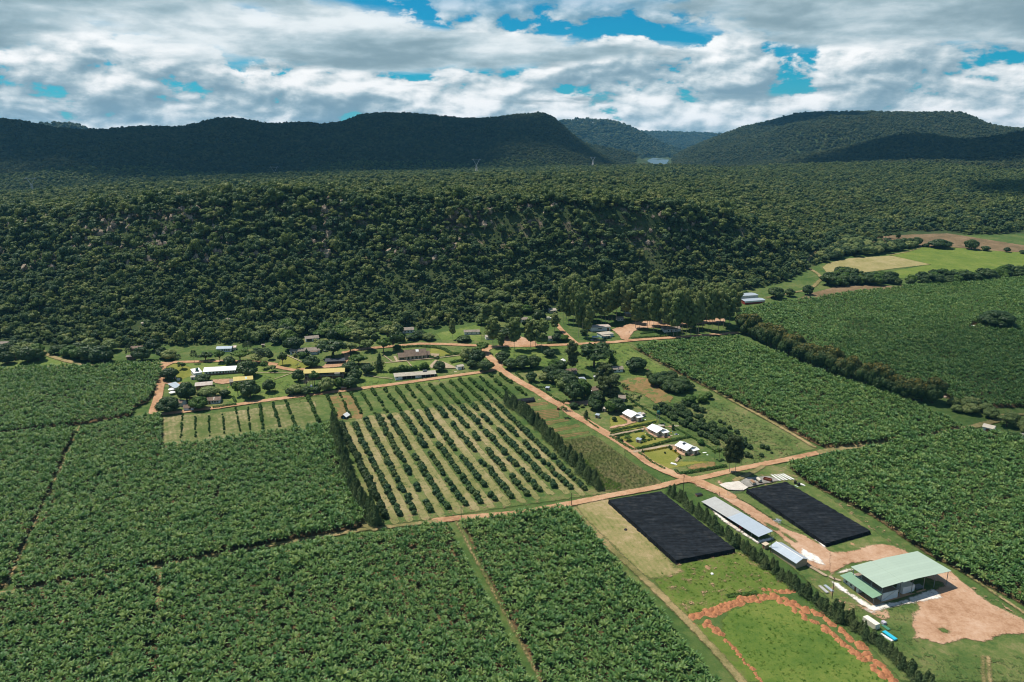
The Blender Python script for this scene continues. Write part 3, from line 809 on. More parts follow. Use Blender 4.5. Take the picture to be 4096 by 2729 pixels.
patch('vegetable_beds', 'brown and green vegetable beds beside the dirt road', BEDS, [P('Z8', [(1590, 300), (1790, 290), (1800, 305), (1620, 330)]), P('Z8', [(1650, 355), (1870, 340), (1880, 400), (1720, 420)]), P('Z8', [(1740, 440), (1940, 405), (1950, 425), (1770, 465)]), P('Z8', [(1790, 490), (2010, 450), (2030, 470), (1820, 515)]), P('Z8', [(1850, 530), (2090, 500), (2100, 515), (1880, 555)])], step=.9, cat='garden bed')
patch('crop_field', 'weedy crop field beside the dirt road', MAIZE_G, [P('Z8', [(1890, 570), (2130, 530), (2354, 690), (2620, 870), (2620, 900), (2400, 930), (2200, 940), (2060, 760)])], cat='field')
patch('garden_soil', 'brown garden plot behind the village houses', GARDEN, [P('Z4', [(1340, 890), (1550, 850), (1680, 870), (1760, 970), (1870, 1040), (1830, 1090), (1700, 1095), (1580, 1010), (1400, 960)]),
    P('C', [(1700, 1480), (2240, 1400), (2354, 1400), (2354, 1510), (1760, 1570)])], cat='garden')
patch('upper_fields', 'pale stubble field behind the far tree line', TANF, [P('Z7', [(890, 310), (930, 280), (1080, 245), (1380, 225), (1700, 285), (1400, 320), (1000, 375), (930, 360)]), P('Z7', [(1200, 380), (1730, 283), (1760, 293), (1300, 376)])], cat='field', step=2.2)
patch('far_green_field', 'bright green field beyond the plantation', FARG, [P('Z7', [(1200, 370), (1680, 290), (1380, 222), (1600, 165), (1800, 165), (2500, 205), (2600, 320), (2000, 360), (1830, 390), (1560, 400)])], cat='field', step=2.2)
patch('ploughed_field', 'brown ploughed fields at the foot of the wooded slope', BROWN, [P('Z7', [(1055, 105), (1400, 75), (1800, 62), (2000, 95), (2354, 150), (2600, 180), (2600, 215), (2200, 195), (1850, 165), (1600, 160), (1250, 135)]),
    P('Z7', [(700, 545), (800, 500), (1040, 440), (1300, 445), (1740, 445), (1400, 500), (1000, 530)])], cat='field', step=2.2)
BAN = dict(
    P0=P('Z6', [(-400, 505), (0, 495), (740, 466), (1370, 450), (1378, 520), (1330, 640), (1285, 730), (1240, 768), (1130, 812), (1128, 870), (600, 960), (0, 1030), (-400, 1070)], 1.5),
    P1=P('D', [(-260, 1020), (0, 1000), (173, 985), (89, 1170), (9, 1345), (-240, 1410)], 1.5),
    P2=P('D', [(188, 985), (298, 962), (368, 953), (372, 1025), (745, 978), (762, 976), (800, 1080), (838, 1205), (360, 1298), (28, 1355), (100, 1180)], 1.5),
    P3=P('D', [(-250, 1430), (0, 1370), (359, 1310), (349, 1450), (331, 1600), (316, 1720), (-300, 1760)], 1.5),
    P4=P('D', [(378, 1312), (840, 1228), (1025, 1203), (1120, 1380), (1225, 1580), (1290, 1710), (345, 1720), (352, 1500)], 1.5),
    P5=P('D', [(1062, 1200), (1306, 1165), (1650, 1575), (1760, 1710), (1345, 1710), (1240, 1550)], 1.5),
    P6=[*P('Z2', [(100, 20), (230, 130), (430, 230), (700, 370), (950, 545), (1100, 645), (1300, 745), (1500, 855), (1777, 1000), (2300, 1300)], 1.5), *P('D', [(2700, 1180), (2353, 1010), (2300, 995), (2225, 988), (2000, 1032), (1880, 1055)], 1.5)],
    P7=P('D', [(1455, 797), (1690, 774), (1740, 795), (1900, 860), (2050, 908), (2215, 980), (2100, 1008), (1900, 1026), (1870, 1014), (1700, 925), (1560, 855)], 1.5),
    P8=P('D', [(1692, 715), (1800, 695), (2000, 668), (2150, 652), (2353, 640), (2600, 630), (2700, 920), (2353, 932), (2230, 935), (2160, 902), (2050, 878), (1900, 822), (1760, 758), (1695, 735)], 1.5))
patch('banana_litter', 'brown leaf litter under the banana plants', LITTER, [[np.array(p) for p in v] for v in BAN.values()], step=2.6, cat='plantation floor')
patch('dirt_yard', 'orange dirt yard around the sheds and the packing house', DIRT_PALE, [
    P('B', [(0, 110), (250, 170), (470, 290), (640, 370), (820, 460), (1100, 650), (1300, 790), (1600, 900), (1800, 1010), (1990, 1130), (1990, 1400), (1840, 1400), (1660, 1330), (1500, 1130), (1300, 960), (1150, 830), (1000, 740), (620, 480), (300, 280), (0, 160)]),
    P('A', [(0, 220), (180, 230), (400, 190), (560, 130), (740, 110), (900, 130), (1080, 200), (1300, 320), (1740, 500), (1900, 640), (2300, 960), (2800, 1200), (2900, 1420), (2500, 1420), (2250, 1530), (1950, 1490), (1650, 1568), (1300, 1480), (1200, 1480), (1280, 1400), (1170, 1290), (1230, 1220), (1200, 1120), (1340, 1050), (1250, 960), (1500, 800), (1700, 690), (600, 340), (240, 400), (100, 500), (0, 560)]),
    P('A', [(300, 960), (640, 1060), (830, 1070), (870, 1180), (760, 1220), (560, 1100)]), P('Z3', [(1600, 1010), (1550, 1000), (1640, 1060), (1700, 1060)])], cat='dirt yard')
patch('village_square', 'bare dirt square under the tall eucalyptus trees', DIRT_PALE, [
    P('Z4', [(250, 480), (330, 455), (440, 470), (560, 510), (600, 555), (260, 565)]), P('Z4', [(1290, 400), (1500, 330), (1900, 300), (2354, 290), (2354, 330), (1850, 370), (1560, 390), (1490, 420), (1440, 500), (1380, 490), (1340, 440)]),
    P('Z4', [(800, 1100), (860, 1080), (1000, 1075), (1090, 1060), (1095, 1110), (1000, 1115), (860, 1105)]), P('Z4', [(1700, 100), (2354, 60), (2354, 200), (1800, 260)]),
    P('E', [(1130, 860), (1560, 830), (1500, 920), (1330, 935), (1200, 900)]), P('Z7', [(190, 560), (240, 540), (300, 580), (200, 600)]),
    P('C', [(190, 370), (300, 340), (580, 480), (560, 520), (350, 590), (0, 660), (0, 620), (400, 530), (380, 480)]), P('C', [(1400, 1030), (1500, 1060), (1620, 1150), (1960, 1150), (2010, 1200), (1900, 1250), (1630, 1260), (1400, 1130)]),
    P('C', [(1440, 620), (1240, 620), (1380, 590), (1360, 650), (1250, 690)]), P('C', [(730, 600), (800, 620), (1000, 760), (1340, 830), (1350, 860), (1030, 850), (860, 760)]),
    P('H', [(940, 860), (960, 810), (1290, 780), (1380, 740), (1440, 680), (1380, 850), (1200, 890), (830, 915)])], cat='dirt yard', step=1.0)
WP = [P('Z2', [(100, 40), (560, 400), (1000, 720), (1500, 1000), (1777, 1170), (1777, 1110), (1300, 830), (700, 430), (200, 60)]), P('Z2', [(800, 1040), (1010, 1000), (1000, 1130), (980, 1260), (1150, 1380), (1777, 1400), (1777, 1568), (1000, 1568), (760, 1330), (820, 1180)]), P('Z2', [(150, 760), (420, 850), (640, 1050), (560, 1090), (380, 940)]),
      P('Z1', [(740, 720), (1180, 640), (1480, 850), (1330, 960), (830, 1080), (600, 860)]), P('Z3', [(1340, 970), (1700, 930), (2080, 850), (2354, 960), (2200, 1100), (1900, 1000)]), P('Z3', [(1560, 240), (2354, 660), (2354, 730), (1850, 860), (1500, 420)]), P('Z8', [(300, 1150), (2060, 930), (2200, 950), (600, 1190)])]
patch('worn_ground', 'worn yellowish bare spots in the grass', WORN, WP, step=1.6, cat='ground')
patch('lush_grass', 'darker lush grass patches', LUSH, [P('Z2', [(600, 1010), (1000, 1010), (990, 1130), (960, 1250), (1150, 1390), (1777, 1390), (1777, 1568), (950, 1568), (700, 1290), (560, 1100)]), P('Z4', [(130, 570), (1440, 525), (1900, 830), (1400, 830), (600, 740)]), P('Z5', [(0, 560), (480, 690), (1350, 640), (2320, 530), (1500, 690), (500, 810), (0, 870)]), P('Z8', [(1000, 150), (1500, 90), (1800, 260), (1400, 300), (900, 350)]), P('Z3', [(900, 290), (1560, 240), (2354, 640), (1800, 860)])], step=1.6, cat='grass')
patch('grass_islands', 'scruffy grass patches on the dirt yard', GRASSY, [P('B', [(1010, 710), (1060, 720), (1240, 810), (1180, 830), (1060, 770)]), P('B', [(1240, 840), (1330, 870), (1500, 990), (1460, 1000), (1330, 920)]), P('A', [(1580, 1350), (1640, 1330), (1740, 1380), (1720, 1410), (1640, 1400)]), P('B', [(530, 300), (700, 280), (760, 300), (1150, 560), (1350, 690), (1600, 850), (1560, 860), (1200, 690), (1000, 570), (800, 440)])], cat='grass', step=.8)
patch('dirt_road', 'orange dirt roads through the farm village', DIRT, [], [
    (P('Z4', [(140, 570), (90, 595), (110, 635), (170, 690), (240, 780), (330, 840), (450, 910), (580, 980), (700, 1060), (800, 1110)]) + P('Z3', [(60, 265), (130, 315), (200, 370), (350, 450), (500, 540), (650, 630), (800, 730), (930, 830), (1080, 905), (1220, 960), (1300, 985), (1420, 1020), (1560, 1080), (1700, 1150)]), 6.2),
    (P('D', [(1000, 1198), (1060, 1192), (1200, 1180), (1316, 1158), (1400, 1141), (1500, 1123), (1560, 1108), (1620, 1098), (1700, 1079), (1800, 1059), (1880, 1042)]), 4.4),
    (P('D', [(380, 952), (500, 938), (600, 923), (740, 905), (900, 885), (1000, 871), (1130, 853), (1150, 840), (1146, 815)]), 4.6),
    (P('Z6', [(1310, 860), (1355, 720), (1380, 600), (1372, 540), (1390, 470), (1450, 440)]), 5.5), (P('Z6', [(1385, 600), (1420, 608), (1500, 617), (1600, 612)]), 3.2),
    (P('Z6', [(1100, 448), (1350, 440), (1500, 430), (1900, 420), (2050, 425), (2200, 430), (2354, 447)]) + P('Z5', [(150, 480), (270, 522), (420, 550), (560, 535), (700, 518), (840, 500), (900, 455), (915, 415), (890, 380)]), 4.6),
    (P('Z5', [(900, 385), (1000, 355), (1170, 338), (1400, 318), (1600, 300), (1800, 302), (2090, 315), (2250, 320)]) + P('Z4', [(140, 570), (250, 556), (450, 556), (700, 550), (930, 540), (1300, 520), (1500, 500), (1800, 480), (2100, 460), (2354, 440)]) + P('D', [(1692, 766)]), 5.2),
    (P('Z4', [(770, 350), (800, 390), (860, 450), (960, 538)]), 4.2)], step=1.0, cat='road')
patch('lower_track', 'reddish two-wheel track between banana blocks', TRACK, [], [
    (P('D', [(0, 1366), (200, 1335), (360, 1303), (600, 1258), (840, 1218), (1000, 1200)]), 2.6), (P('D', [(185, 978), (95, 1172), (12, 1355)]), 1.1), (P('D', [(372, 1306), (358, 1400), (338, 1560), (325, 1700)]), 1.3),
    (P('D', [(1885, 1040), (2000, 1022), (2225, 985), (2300, 965)]), 4.5), (P('Z8', [(225, 440), (330, 800), (440, 1110), (480, 1190), (540, 1215)]), 3.0),
    (P('Z6', [(340, 315), (380, 350), (450, 385), (550, 415), (740, 460)]), 4.0), (P('Z6', [(0, 487), (300, 478), (740, 460), (1100, 448)]), 3.5),
    (P('Z1', [(0, 340), (60, 420), (300, 660), (560, 900), (800, 1140), (1000, 1350), (1250, 1640)]), 3.2), (P('D', [(1047, 1200), (1100, 1300), (1180, 1450), (1250, 1580)]), .9),
    (P('D', [(1470, 805), (1520, 835), (1590, 870), (1680, 920), (1780, 975), (1870, 1028)]), 2.6), (P('Z7', [(490, 530), (590, 512), (690, 490), (770, 480), (830, 445), (885, 390), (860, 360), (800, 322)]), 4.0),
    (P('Z7', [(780, 280), (800, 245), (870, 180)]), 4.5), (P('Z7', [(1380, 222), (1500, 200), (1600, 170)]), 2.2), (P('Z2', [(1478, 1390), (1490, 1600)]), 1.0), (P('Z2', [(1518, 1390), (1535, 1600)]), 1.0), (P('Z2', [(480, 240), (900, 500), (1240, 720), (1777, 1080)]), 1.4),
    (P('Z3', [(1740, 1000), (1850, 950), (1950, 900), (2000, 870)]), 3.0), (P('Q', [(1800, 520), (2183, 500), (2400, 490)]), 3)], step=.9, cat='track')
patch('paths', 'narrow pale footpaths across the lawns', PAVE, [P('F', [(430, 515), (490, 505), (540, 610), (760, 590), (1210, 555), (1400, 565), (500, 645)]), P('F', [(1310, 450), (1520, 460), (1500, 510), (1390, 540), (1320, 500)]), P('F', [(1280, 745), (1420, 600), (1620, 650), (1900, 770), (1900, 800), (1660, 800), (1320, 790)])], [
    (P('F', [(190, 675), (500, 645), (760, 615), (1400, 565), (1700, 525), (2000, 490)]), 1.0), (P('Z5', [(345, 405), (400, 430), (485, 470)]), 1.0), (P('Z5', [(1050, 585), (1200, 615), (1340, 630)]), .9), (P('Z5', [(0, 570), (200, 575), (400, 575), (230, 635)]), .8),
    (P('F', [(770, 640), (860, 750)]), .9), (P('F', [(200, 490), (400, 640)]), .9), (P('A', [(0, 590), (60, 620), (140, 640)]), 1.4), (P('B', [(1640, 1330), (1900, 1480)]), 1.6), (P('C', [(1530, 1320), (1480, 1390)]), 1.6),
    (P('C', [(0, 820), (300, 750), (740, 670)]), 2.0), (P('C', [(560, 1180), (800, 1130), (1300, 1040), (1440, 1040)]), 2.4)], step=.6, cat='path')
patch('lime_dust', 'white lime dust spilled along the packing house and the sheds', WHITE, [P('A', [(20, 660), (120, 690), (330, 850), (600, 1010), (1000, 960), (1500, 780), (1560, 810), (1640, 890), (1200, 970), (900, 1020), (640, 1090), (560, 1060), (330, 900), (120, 760)]), P('A', [(510, 1050), (640, 1110), (600, 1120), (510, 1075)]),
    P('A', [(110, 540), (240, 480), (380, 480), (280, 500)]), P('B', [(200, 480), (260, 500), (450, 670), (640, 790), (780, 900), (900, 980), (1130, 930), (1130, 960), (920, 1000), (700, 880), (400, 680)]), P('B', [(1560, 1090), (1800, 1220), (1900, 1330), (1760, 1300), (1640, 1250), (1560, 1180)]), P('B', [(1740, 930), (1896, 1020), (1896, 1070), (1790, 1000)])], step=.7, cat='ground')
patch('gravel_pad', 'grey gravel pad behind the eastern shade net', GRAVEL, [P('B', [(660, 110), (760, 50), (1080, 30), (1250, 90), (1000, 140), (770, 195)])], step=.8, cat='ground')
patch('concrete_slab', 'white concrete slab beside the gate', CONC, [P('B', [(350, 158), (430, 128), (640, 104), (775, 195), (700, 240), (480, 230)])], step=.5, cat='slab')
# ------------------------------------------------------------------ woodland on the ridge and hills
CLEAR = [np.array([T(f, x, y)[:2] for x, y in pts]) for f, pts in [
    ('Z6', [(1060, 60), (1320, 60), (1330, 120), (1200, 160), (1060, 135)]), ('Z6', [(1880, 40), (1990, 40), (1990, 150), (1890, 160)]),
    ('Z5', [(490, 190), (660, 190), (680, 300), (490, 320)]), ('Z5', [(1380, 120), (1560, 120), (1600, 260), (1380, 250)]), ('Z5', [(1740, 130), (2180, 90), (2200, 260), (1740, 240)]),
    ('S', [(722, 240), (752, 240), (765, 420), (725, 420)]), ('Z4', [(690, 180), (800, 180), (800, 330), (640, 330)]), ('Z4', [(410, 250), (520, 250), (520, 340), (410, 340)]),
    ('Z7', [(180, 470), (540, 470), (540, 610), (180, 610)]), ('Z6', [(0, 240), (100, 240), (100, 330), (0, 330)]), ('Z6', [(330, 280), (400, 280), (700, 420), (700, 460), (330, 370)]),
    ('Z7', [(855, 170), (890, 170), (850, 250), (820, 300), (900, 370), (860, 480), (790, 480), (850, 390), (780, 310), (780, 240)]),
    ('S', [(2180, 560), (2354, 520), (2354, 640), (2260, 640)]), ('S', [(1000, 570), (1600, 520), (1800, 560), (1700, 590), (1000, 600)])]]
vis_th = np.linspace(-.8, .8, 1200); vis_r = np.concatenate([np.arange(300, 2600, 8), np.arange(2600, 9000, 30)])
_A, _Rv = np.meshgrid(vis_th, vis_r, indexing='ij')
_el = (Zt(_Rv * np.sin(_A), _Rv * np.cos(_A)) + 3 - CAM_Z) / _Rv
_cm = np.maximum.accumulate(_el, axis=1)
def seen(x, y, z, top=6, margin=.0035):
    th, r = np.arctan2(x, y), np.hypot(x, y)
    i = np.clip(((th + .8) / 1.6 * 1199).round().astype(int), 0, 1199)
    j = np.clip(np.searchsorted(vis_r, r - 25) - 1, 0, len(vis_r) - 1)
    return (z + top - CAM_Z) / r > _cm[i, j] - margin

def ring(r0, r1, sp, thmax=.66):
    gx, gy = np.meshgrid(np.arange(-r1 * .62, r1 * .62, sp), np.arange(r0 * .75, r1, sp))
    gx = gx.ravel() + (RNG.random(gx.size) - .5) * sp * .95; gy = gy.ravel() + (RNG.random(gy.size) - .5) * sp * .95
    r, th = np.hypot(gx, gy), np.arctan2(gx, gy)
    k = (r > r0) & (r <= r1) & (np.abs(th) < thmax) & (r > np.interp(th, FOOT[0], FOOT[1]) - 2)
    return gx[k], gy[k]
wx, wy, ws, wk = [], [], [], []
for r0, r1, sp, s0, s1 in ((500, 1050, 5.0, .55, 1.45), (1050, 1500, 6.2, .70, 1.45), (1500, 2420, 7.6, .9, 1.6)):
    x, y = ring(r0, r1, sp)
    wx.append(x); wy.append(y); ws.append(s0 + (s1 - s0) * RNG.random(len(x)) ** 1.7)
wx, wy, ws = map(np.concatenate, (wx, wy, ws))
th, r = np.arctan2(wx, wy), np.hypot(wx, wy)
rf, rc = np.interp(th, FOOT[0], FOOT[1]), np.interp(th, CREST[0], CREST[1])
u = (r - rf) / np.maximum(rc - rf, 40)
big = (RNG.random(len(wx)) < .06) & (r < 1600)
ws = np.where(big, ws * 1.35, ws); ws = np.where((u > .6) & (u < 1.3), ws * 1.25, ws)
cl = fbm(wx / 45 + 3, wy / 45)
keep = ~((u > .35) & (u < 1.0) & (cl > .40) & (RNG.random(len(wx)) < .7) & (th < .33))
keep &= ~((u > .66) & (u < .93) & (cl > .02) & (RNG.random(len(wx)) < .6) & (th < .33))
keep &= ~((r < 1100) & (u > .1) & (cl < -.42) & (RNG.random(len(wx)) < .5))
for c in CLEAR: keep &= ~in_poly(wx, wy, c)
wz = Zt(wx, wy)
keep &= seen(wx, wy, wz)
keep &= ~((np.hypot(wx, wy) > 2330))
wx, wy, wz, ws, r, u = (a[keep] for a in (wx, wy, wz, ws, r, u))
px, py = project(wx, wy, wz + 3)
infr = (px > 4) & (px < 2348) & (py < 1560)
order = np.argsort(np.where(infr, r / np.sqrt(ws), 1e9))[:300]
ind = np.zeros(len(wx), bool); ind[order] = True
for i in order:
    o = link('forest_tree', W_PROTO[RNG.integers(0, len(W_PROTO))])
    o.location = (wx[i], wy[i], wz[i] - .4); s = ws[i]; o.scale = (s, s, s * (.85 + .4 * RNG.random())); o.rotation_euler = (0, 0, RNG.random() * 6.28)
    tag(o, 'leafy forest tree in the lowest fringe of the wooded slope behind the village', 'tree', 'forest trees along the foot of the wooded slope')
m = ~ind
wcol = proto_collection('woodland_shapes', W_PROTO)
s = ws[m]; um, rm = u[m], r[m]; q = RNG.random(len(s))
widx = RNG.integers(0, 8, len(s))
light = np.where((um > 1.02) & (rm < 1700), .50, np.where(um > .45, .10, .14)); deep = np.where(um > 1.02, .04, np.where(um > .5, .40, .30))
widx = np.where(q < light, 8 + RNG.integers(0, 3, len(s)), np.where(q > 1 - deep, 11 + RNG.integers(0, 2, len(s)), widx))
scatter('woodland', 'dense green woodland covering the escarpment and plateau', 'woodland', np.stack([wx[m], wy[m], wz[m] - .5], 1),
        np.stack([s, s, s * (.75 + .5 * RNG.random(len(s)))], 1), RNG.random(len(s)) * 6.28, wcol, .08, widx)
# pale broken rock of the cliff line
x, y = ring(560, 1150, 6.5); th_ = np.arctan2(x, y); rf_, rc_ = np.interp(th_, FOOT[0], FOOT[1]), np.interp(th_, CREST[0], CREST[1])
u_ = (np.hypot(x, y) - rf_) / np.maximum(rc_ - rf_, 40)
k = (u_ > .58) & (u_ < .96) & (fbm(x / 38 + 7, y / 38) > .06) & (th_ < .36) & (RNG.random(len(x)) < .6)
x, y = x[k], y[k]; z = Zt(x, y)
def crag(i):
    rng = np.random.default_rng(800 + i); bm = bmesh.new(); bmesh.ops.create_icosphere(bm, subdivisions=2, radius=1)
    for v in bm.verts: v.co *= .65 + .6 * rng.random(); v.co.z = round(v.co.z * 2.5) / 2.5 + .05 * rng.normal()
    me = bpy.data.meshes.new('crag'); bm.to_mesh(me); bm.free(); me.materials.append(ROCK); return me
m_, nt_ = newmat('cliff_rock'); n_ = noise(nt_, N(nt_, 'ShaderNodeNewGeometry').outputs['Position'], .5, 5, .7)
finish(nt_, ramp(nt_, n_, [(.36, (.10, .075, .055)), (.5, (.26, .20, .145)), (.64, (.42, .35, .27))]), .95, .1, n_, .8, .4); ROCK = m_
sc = 1.5 + 2.6 * RNG.random(len(x)) ** 2
scatter('cliff_rocks', 'pale broken rocks along the top of the escarpment', 'rocks', np.stack([x, y, z + 1.2], 1), np.stack([sc, sc, sc * 1.2], 1), RNG.random(len(x)) * 6.28, proto_collection('crag_shapes', [crag(i) for i in range(4)]), .2)
# low undergrowth between the trunks of the escarpment
x, y = ring(520, 1050, 3.3); z = Zt(x, y); k = seen(x, y, z, 2, .001)
for c in CLEAR: k &= ~in_poly(x, y, c)
x, y, z = x[k], y[k], z[k]
BUSH_P = [crown_mesh(f'shrub_{i}', [((0, 0, .6), (1.1, 1.0, .8)), ((.7, .3, .4), (.7, .7, .6)), ((-.5, -.6, .4), (.7, .8, .6))], .4, .42, 700 + i, L_FOREST, jit=.6) for i in range(3)]
sc = .5 + .7 * RNG.random(len(x))
scatter('undergrowth', 'low scrub between the trees of the escarpment', 'undergrowth', np.stack([x, y, z - .1], 1), np.stack([sc, sc, sc], 1), RNG.random(len(x)) * 6.28, proto_collection('scrub_shapes', BUSH_P), .1)
# far hills
hx, hy, hs = [], [], []
for r0, r1, sp, s0, s1 in ((2330, 3300, 8.5, .9, 1.7), (3300, 5000, 11.5, 1.3, 2.3), (5000, 9800, 28, 3, 5.5)):
    x, y = ring(r0, r1, sp, .64)
    hx.append(x); hy.append(y); hs.append(s0 + (s1 - s0) * RNG.random(len(x)) ** 1.5)
hx, hy, hs = map(np.concatenate, (hx, hy, hs)); hz = Zt(hx, hy)
k = seen(hx, hy, hz, 8, .002)
lk = [R('D', 1455, 378, 3300), R('D', 1545, 376, 3300), R('D', 1545, 362, 5200), R('D', 1480, 362, 5200)]
k &= ~in_poly(hx, hy, lk)
hx, hy, hz, hs = hx[k], hy[k], hz[k], hs[k]
scatter('hill_forest', 'dark forest covering the distant hills', 'forest', np.stack([hx, hy, hz - 1], 1), np.stack([hs, hs, hs * (.7 + .5 * RNG.random(len(hs)))], 1), RNG.random(len(hs)) * 6.28, proto_collection('hill_forest_shapes', H_PROTO), .06)
print('woodland', len(wx), 'hills', len(hx))
# ------------------------------------------------------------------ banana plantation
bx, by = [], []
for kx, poly in BAN.items():
    x, y = grid_in(poly, 2.05, .65, ANG_A)
    d = seg_dist(x, y, poly, True)
    k = (RNG.random(len(x)) > .03) & (fbm(x / 7 + 9, y / 7) < .62)
    bx.append(x[k]); by.append(y[k])
bx, by = np.concatenate(bx), np.concatenate(by)
k = ~in_poly(bx, by, [G('Q', 1600, 760)[:2], G('Q', 1600, 640)[:2], G('Q', 2300, 640)[:2], G('Q', 2300, 800)[:2]])
k &= ~in_poly(bx, by, [G('Z7', 1960, 760)[:2], G('Z7', 1960, 725)[:2], G('Z7', 2020, 725)[:2], G('Z7', 2020, 760)[:2]])
bx, by = bx[k], by[k]
px, py = project(bx, by, SL * by + 2)
k = (px > -260) & (px < 2620) & (py < 1760)
bx, by, px, py = bx[k], by[k], px[k], py[k]
bz = Zt(bx, by); bs = (.76 + .42 * RNG.random(len(bx))) * (1 + .35 * fbm(bx / 30, by / 30, 3))
d = np.sqrt(bx ** 2 + by ** 2 + (bz - CAM_Z) ** 2)
infr = (px > 5) & (px < 2348) & (py < 1562)
order = np.argsort(np.where(infr, d / bs, 1e9))[:300]
ind = np.zeros(len(bx), bool); ind[order] = True
for i in order:
    o = link('banana_plant', B_PROTO[RNG.integers(0, len(B_PROTO))])
    o.location = (bx[i], by[i], bz[i]); o.scale = (bs[i], bs[i], bs[i]); o.rotation_euler = (RNG.normal() * .06, RNG.normal() * .06, RNG.random() * 6.28)
    tag(o, 'green banana plant with arching leaves in the nearest rows of the plantation', 'banana plant', 'banana plants of the nearest rows')
m = ~ind; s = bs[m]
scatter('banana_plantation', 'dense green banana plants filling the plantation blocks', 'banana plants', np.stack([bx[m], by[m], bz[m]], 1), np.stack([s, s, s * (.9 + .2 * RNG.random(len(s)))], 1), RNG.random(len(s)) * 6.28, proto_collection('banana_shapes', B_PROTO), .07)
print('bananas', len(bx))
# ------------------------------------------------------------------ citrus orchard
ORD = 'first second third fourth fifth sixth seventh eighth ninth tenth eleventh twelfth thirteenth fourteenth fifteenth sixteenth seventeenth eighteenth'.split()
GAPS = {0: [], 2: [(.68, .76), (.84, .92)], 3: [(.40, .46)], 4: [(.42, .50)], 5: [(.33, .38), (.72, .78)], 6: [(.5, .56), (.88, .95)], 7: [(.1, .2), (.55, .63)], 8: [(.25, .32), (.42, .5), (.78, .84)], 9: [(.23, .29)], 10: [(.08, .14), (.28, .34)], 11: [(.45, .52), (.7, .74)], 12: []}
def row_trees(a, b, sp, w, h, kind, leaf, label, group, name, gaps=(), miss=.05, jit=.35, cat='tree'):
    L = np.linalg.norm(b - a); n = int(L / sp)
    for i in range(n + 1):
        t = i / max(n, 1)
        if RNG.random() < miss or any(g0 < t < g1 for g0, g1 in gaps): continue
        p = a + (b - a) * t + np.array([RNG.normal() * jit, RNG.normal() * jit, 0]); p[2] = SL * p[1]
        k = .78 + .42 * RNG.random()
        plant_tree(p, w * k, h * k * (.9 + .2 * RNG.random()), kind, leaf, label, group, name=name, cat=cat, parts=False)
for i, (a, b) in enumerate(rows):
    row_trees(a, b, 3.7, 3.3, 3.0, 'bush', 't', f'round dark citrus tree in the {ORD[i]} mown orchard row from the western windbreak', f'citrus trees of the {ORD[i]} row', 'citrus_tree', GAPS.get(i, ()))
row_trees(lead[0], lead[1], 3.6, 4.2, 4.6, 'bush', 'd', 'dark green tree in the solid row right beside the western orchard windbreak', 'dark trees beside the orchard windbreak', 'orchard_border_tree', miss=.08)
UT = [(55, 258), (195, 245), (285, 232), (365, 220), (440, 214), (525, 204), (615, 204), (695, 194), (775, 184), (850, 174), (935, 164), (1005, 150), (1090, 145), (1160, 135), (1225, 124), (1305, 114), (1375, 98), (1450, 94)]
UB = [(135, 430), (268, 405), (365, 400), (450, 388), (540, 375), (630, 362), (725, 352), (815, 352), (905, 340), (985, 325), (1065, 318), (1145, 300), (1222, 290), (1308, 280), (1388, 268), (1466, 262), (1545, 255), (1632, 240)]
for i, (a, b) in enumerate(zip(UT, UB)):
    sm = i in (1, 2, 3, 4)
    row_trees(G('Z8', *a), G('Z8', *b), 3.3, 2.0 if sm else 2.7, 1.9 if sm else 2.5, 'bush', 'y', f'{"slim" if sm else "bright"} green young fruit tree in the {ORD[i]} upper row from the tan plot', f'young fruit trees of the {ORD[i]} upper row', 'young_fruit_tree', miss=.08, jit=.25)
for i, (a, b) in enumerate(zip([(1560, 885), (1675, 872), (1790, 900), (1905, 868), (2020, 832), (2122, 822), (2225, 795), (2335, 785), (2450, 770)], [(1553, 1075), (1675, 1068), (1792, 1062), (1925, 1035), (2055, 1020), (2142, 1005), (2250, 1000), (2400, 995), (2530, 985)])):
    row_trees(G('Z6', *a), G('Z6', *b), 2.6, 1.25 if i < 6 else 2.0, 1.5 if i < 6 else 2.0, 'bush', 'h', f'small dark sapling in the {ORD[i]} thin row of the tan plot from the west', f'saplings of the {ORD[i]} row in the tan plot', 'sapling', miss=.15, jit=.2)
# ------------------------------------------------------------------ windbreaks
def belt(pts, sp, w, h, kind, leaf, label, group, name, jit=.6, parts=True):
    pts = [np.asarray(p) for p in pts]; seg = [np.linalg.norm(b - a) for a, b in zip(pts[:-1], pts[1:])]
    tot = sum(seg); n = int(tot / sp)
    for i in range(n + 1):
        d = tot * i / n; k = 0
        while k < len(seg) - 1 and d > seg[k]: d -= seg[k]; k += 1
        p = pts[k] + (pts[k + 1] - pts[k]) * min(1, d / seg[k]) + np.array([RNG.normal() * jit, RNG.normal() * jit, 0]); p[2] = SL * p[1]
        q = .75 + .5 * RNG.random()
        plant_tree(p, w * (.85 + .3 * RNG.random()), h * q, kind, leaf, label, group, name=name, parts=parts)
belt(P('Z8', [(242, 470), (330, 780), (420, 1010), (560, 1190)]), 2.1, 5.4, 9.5, 'cone', 'c', 'feathery olive casuarina in the windbreak between banana field and citrus orchard', 'casuarinas between banana field and citrus orchard', 'casuarina_tree')
belt(P('Z8', [(1500, 300), (1640, 400), (1740, 490), (1840, 600), (1960, 720), (2080, 840), (2165, 915)]), 2.4, 5.4, 8.0, 'cone', 'c', 'dark casuarina in the windbreak between citrus orchard and vegetable beds', 'casuarinas between citrus orchard and vegetable beds', 'casuarina_tree')
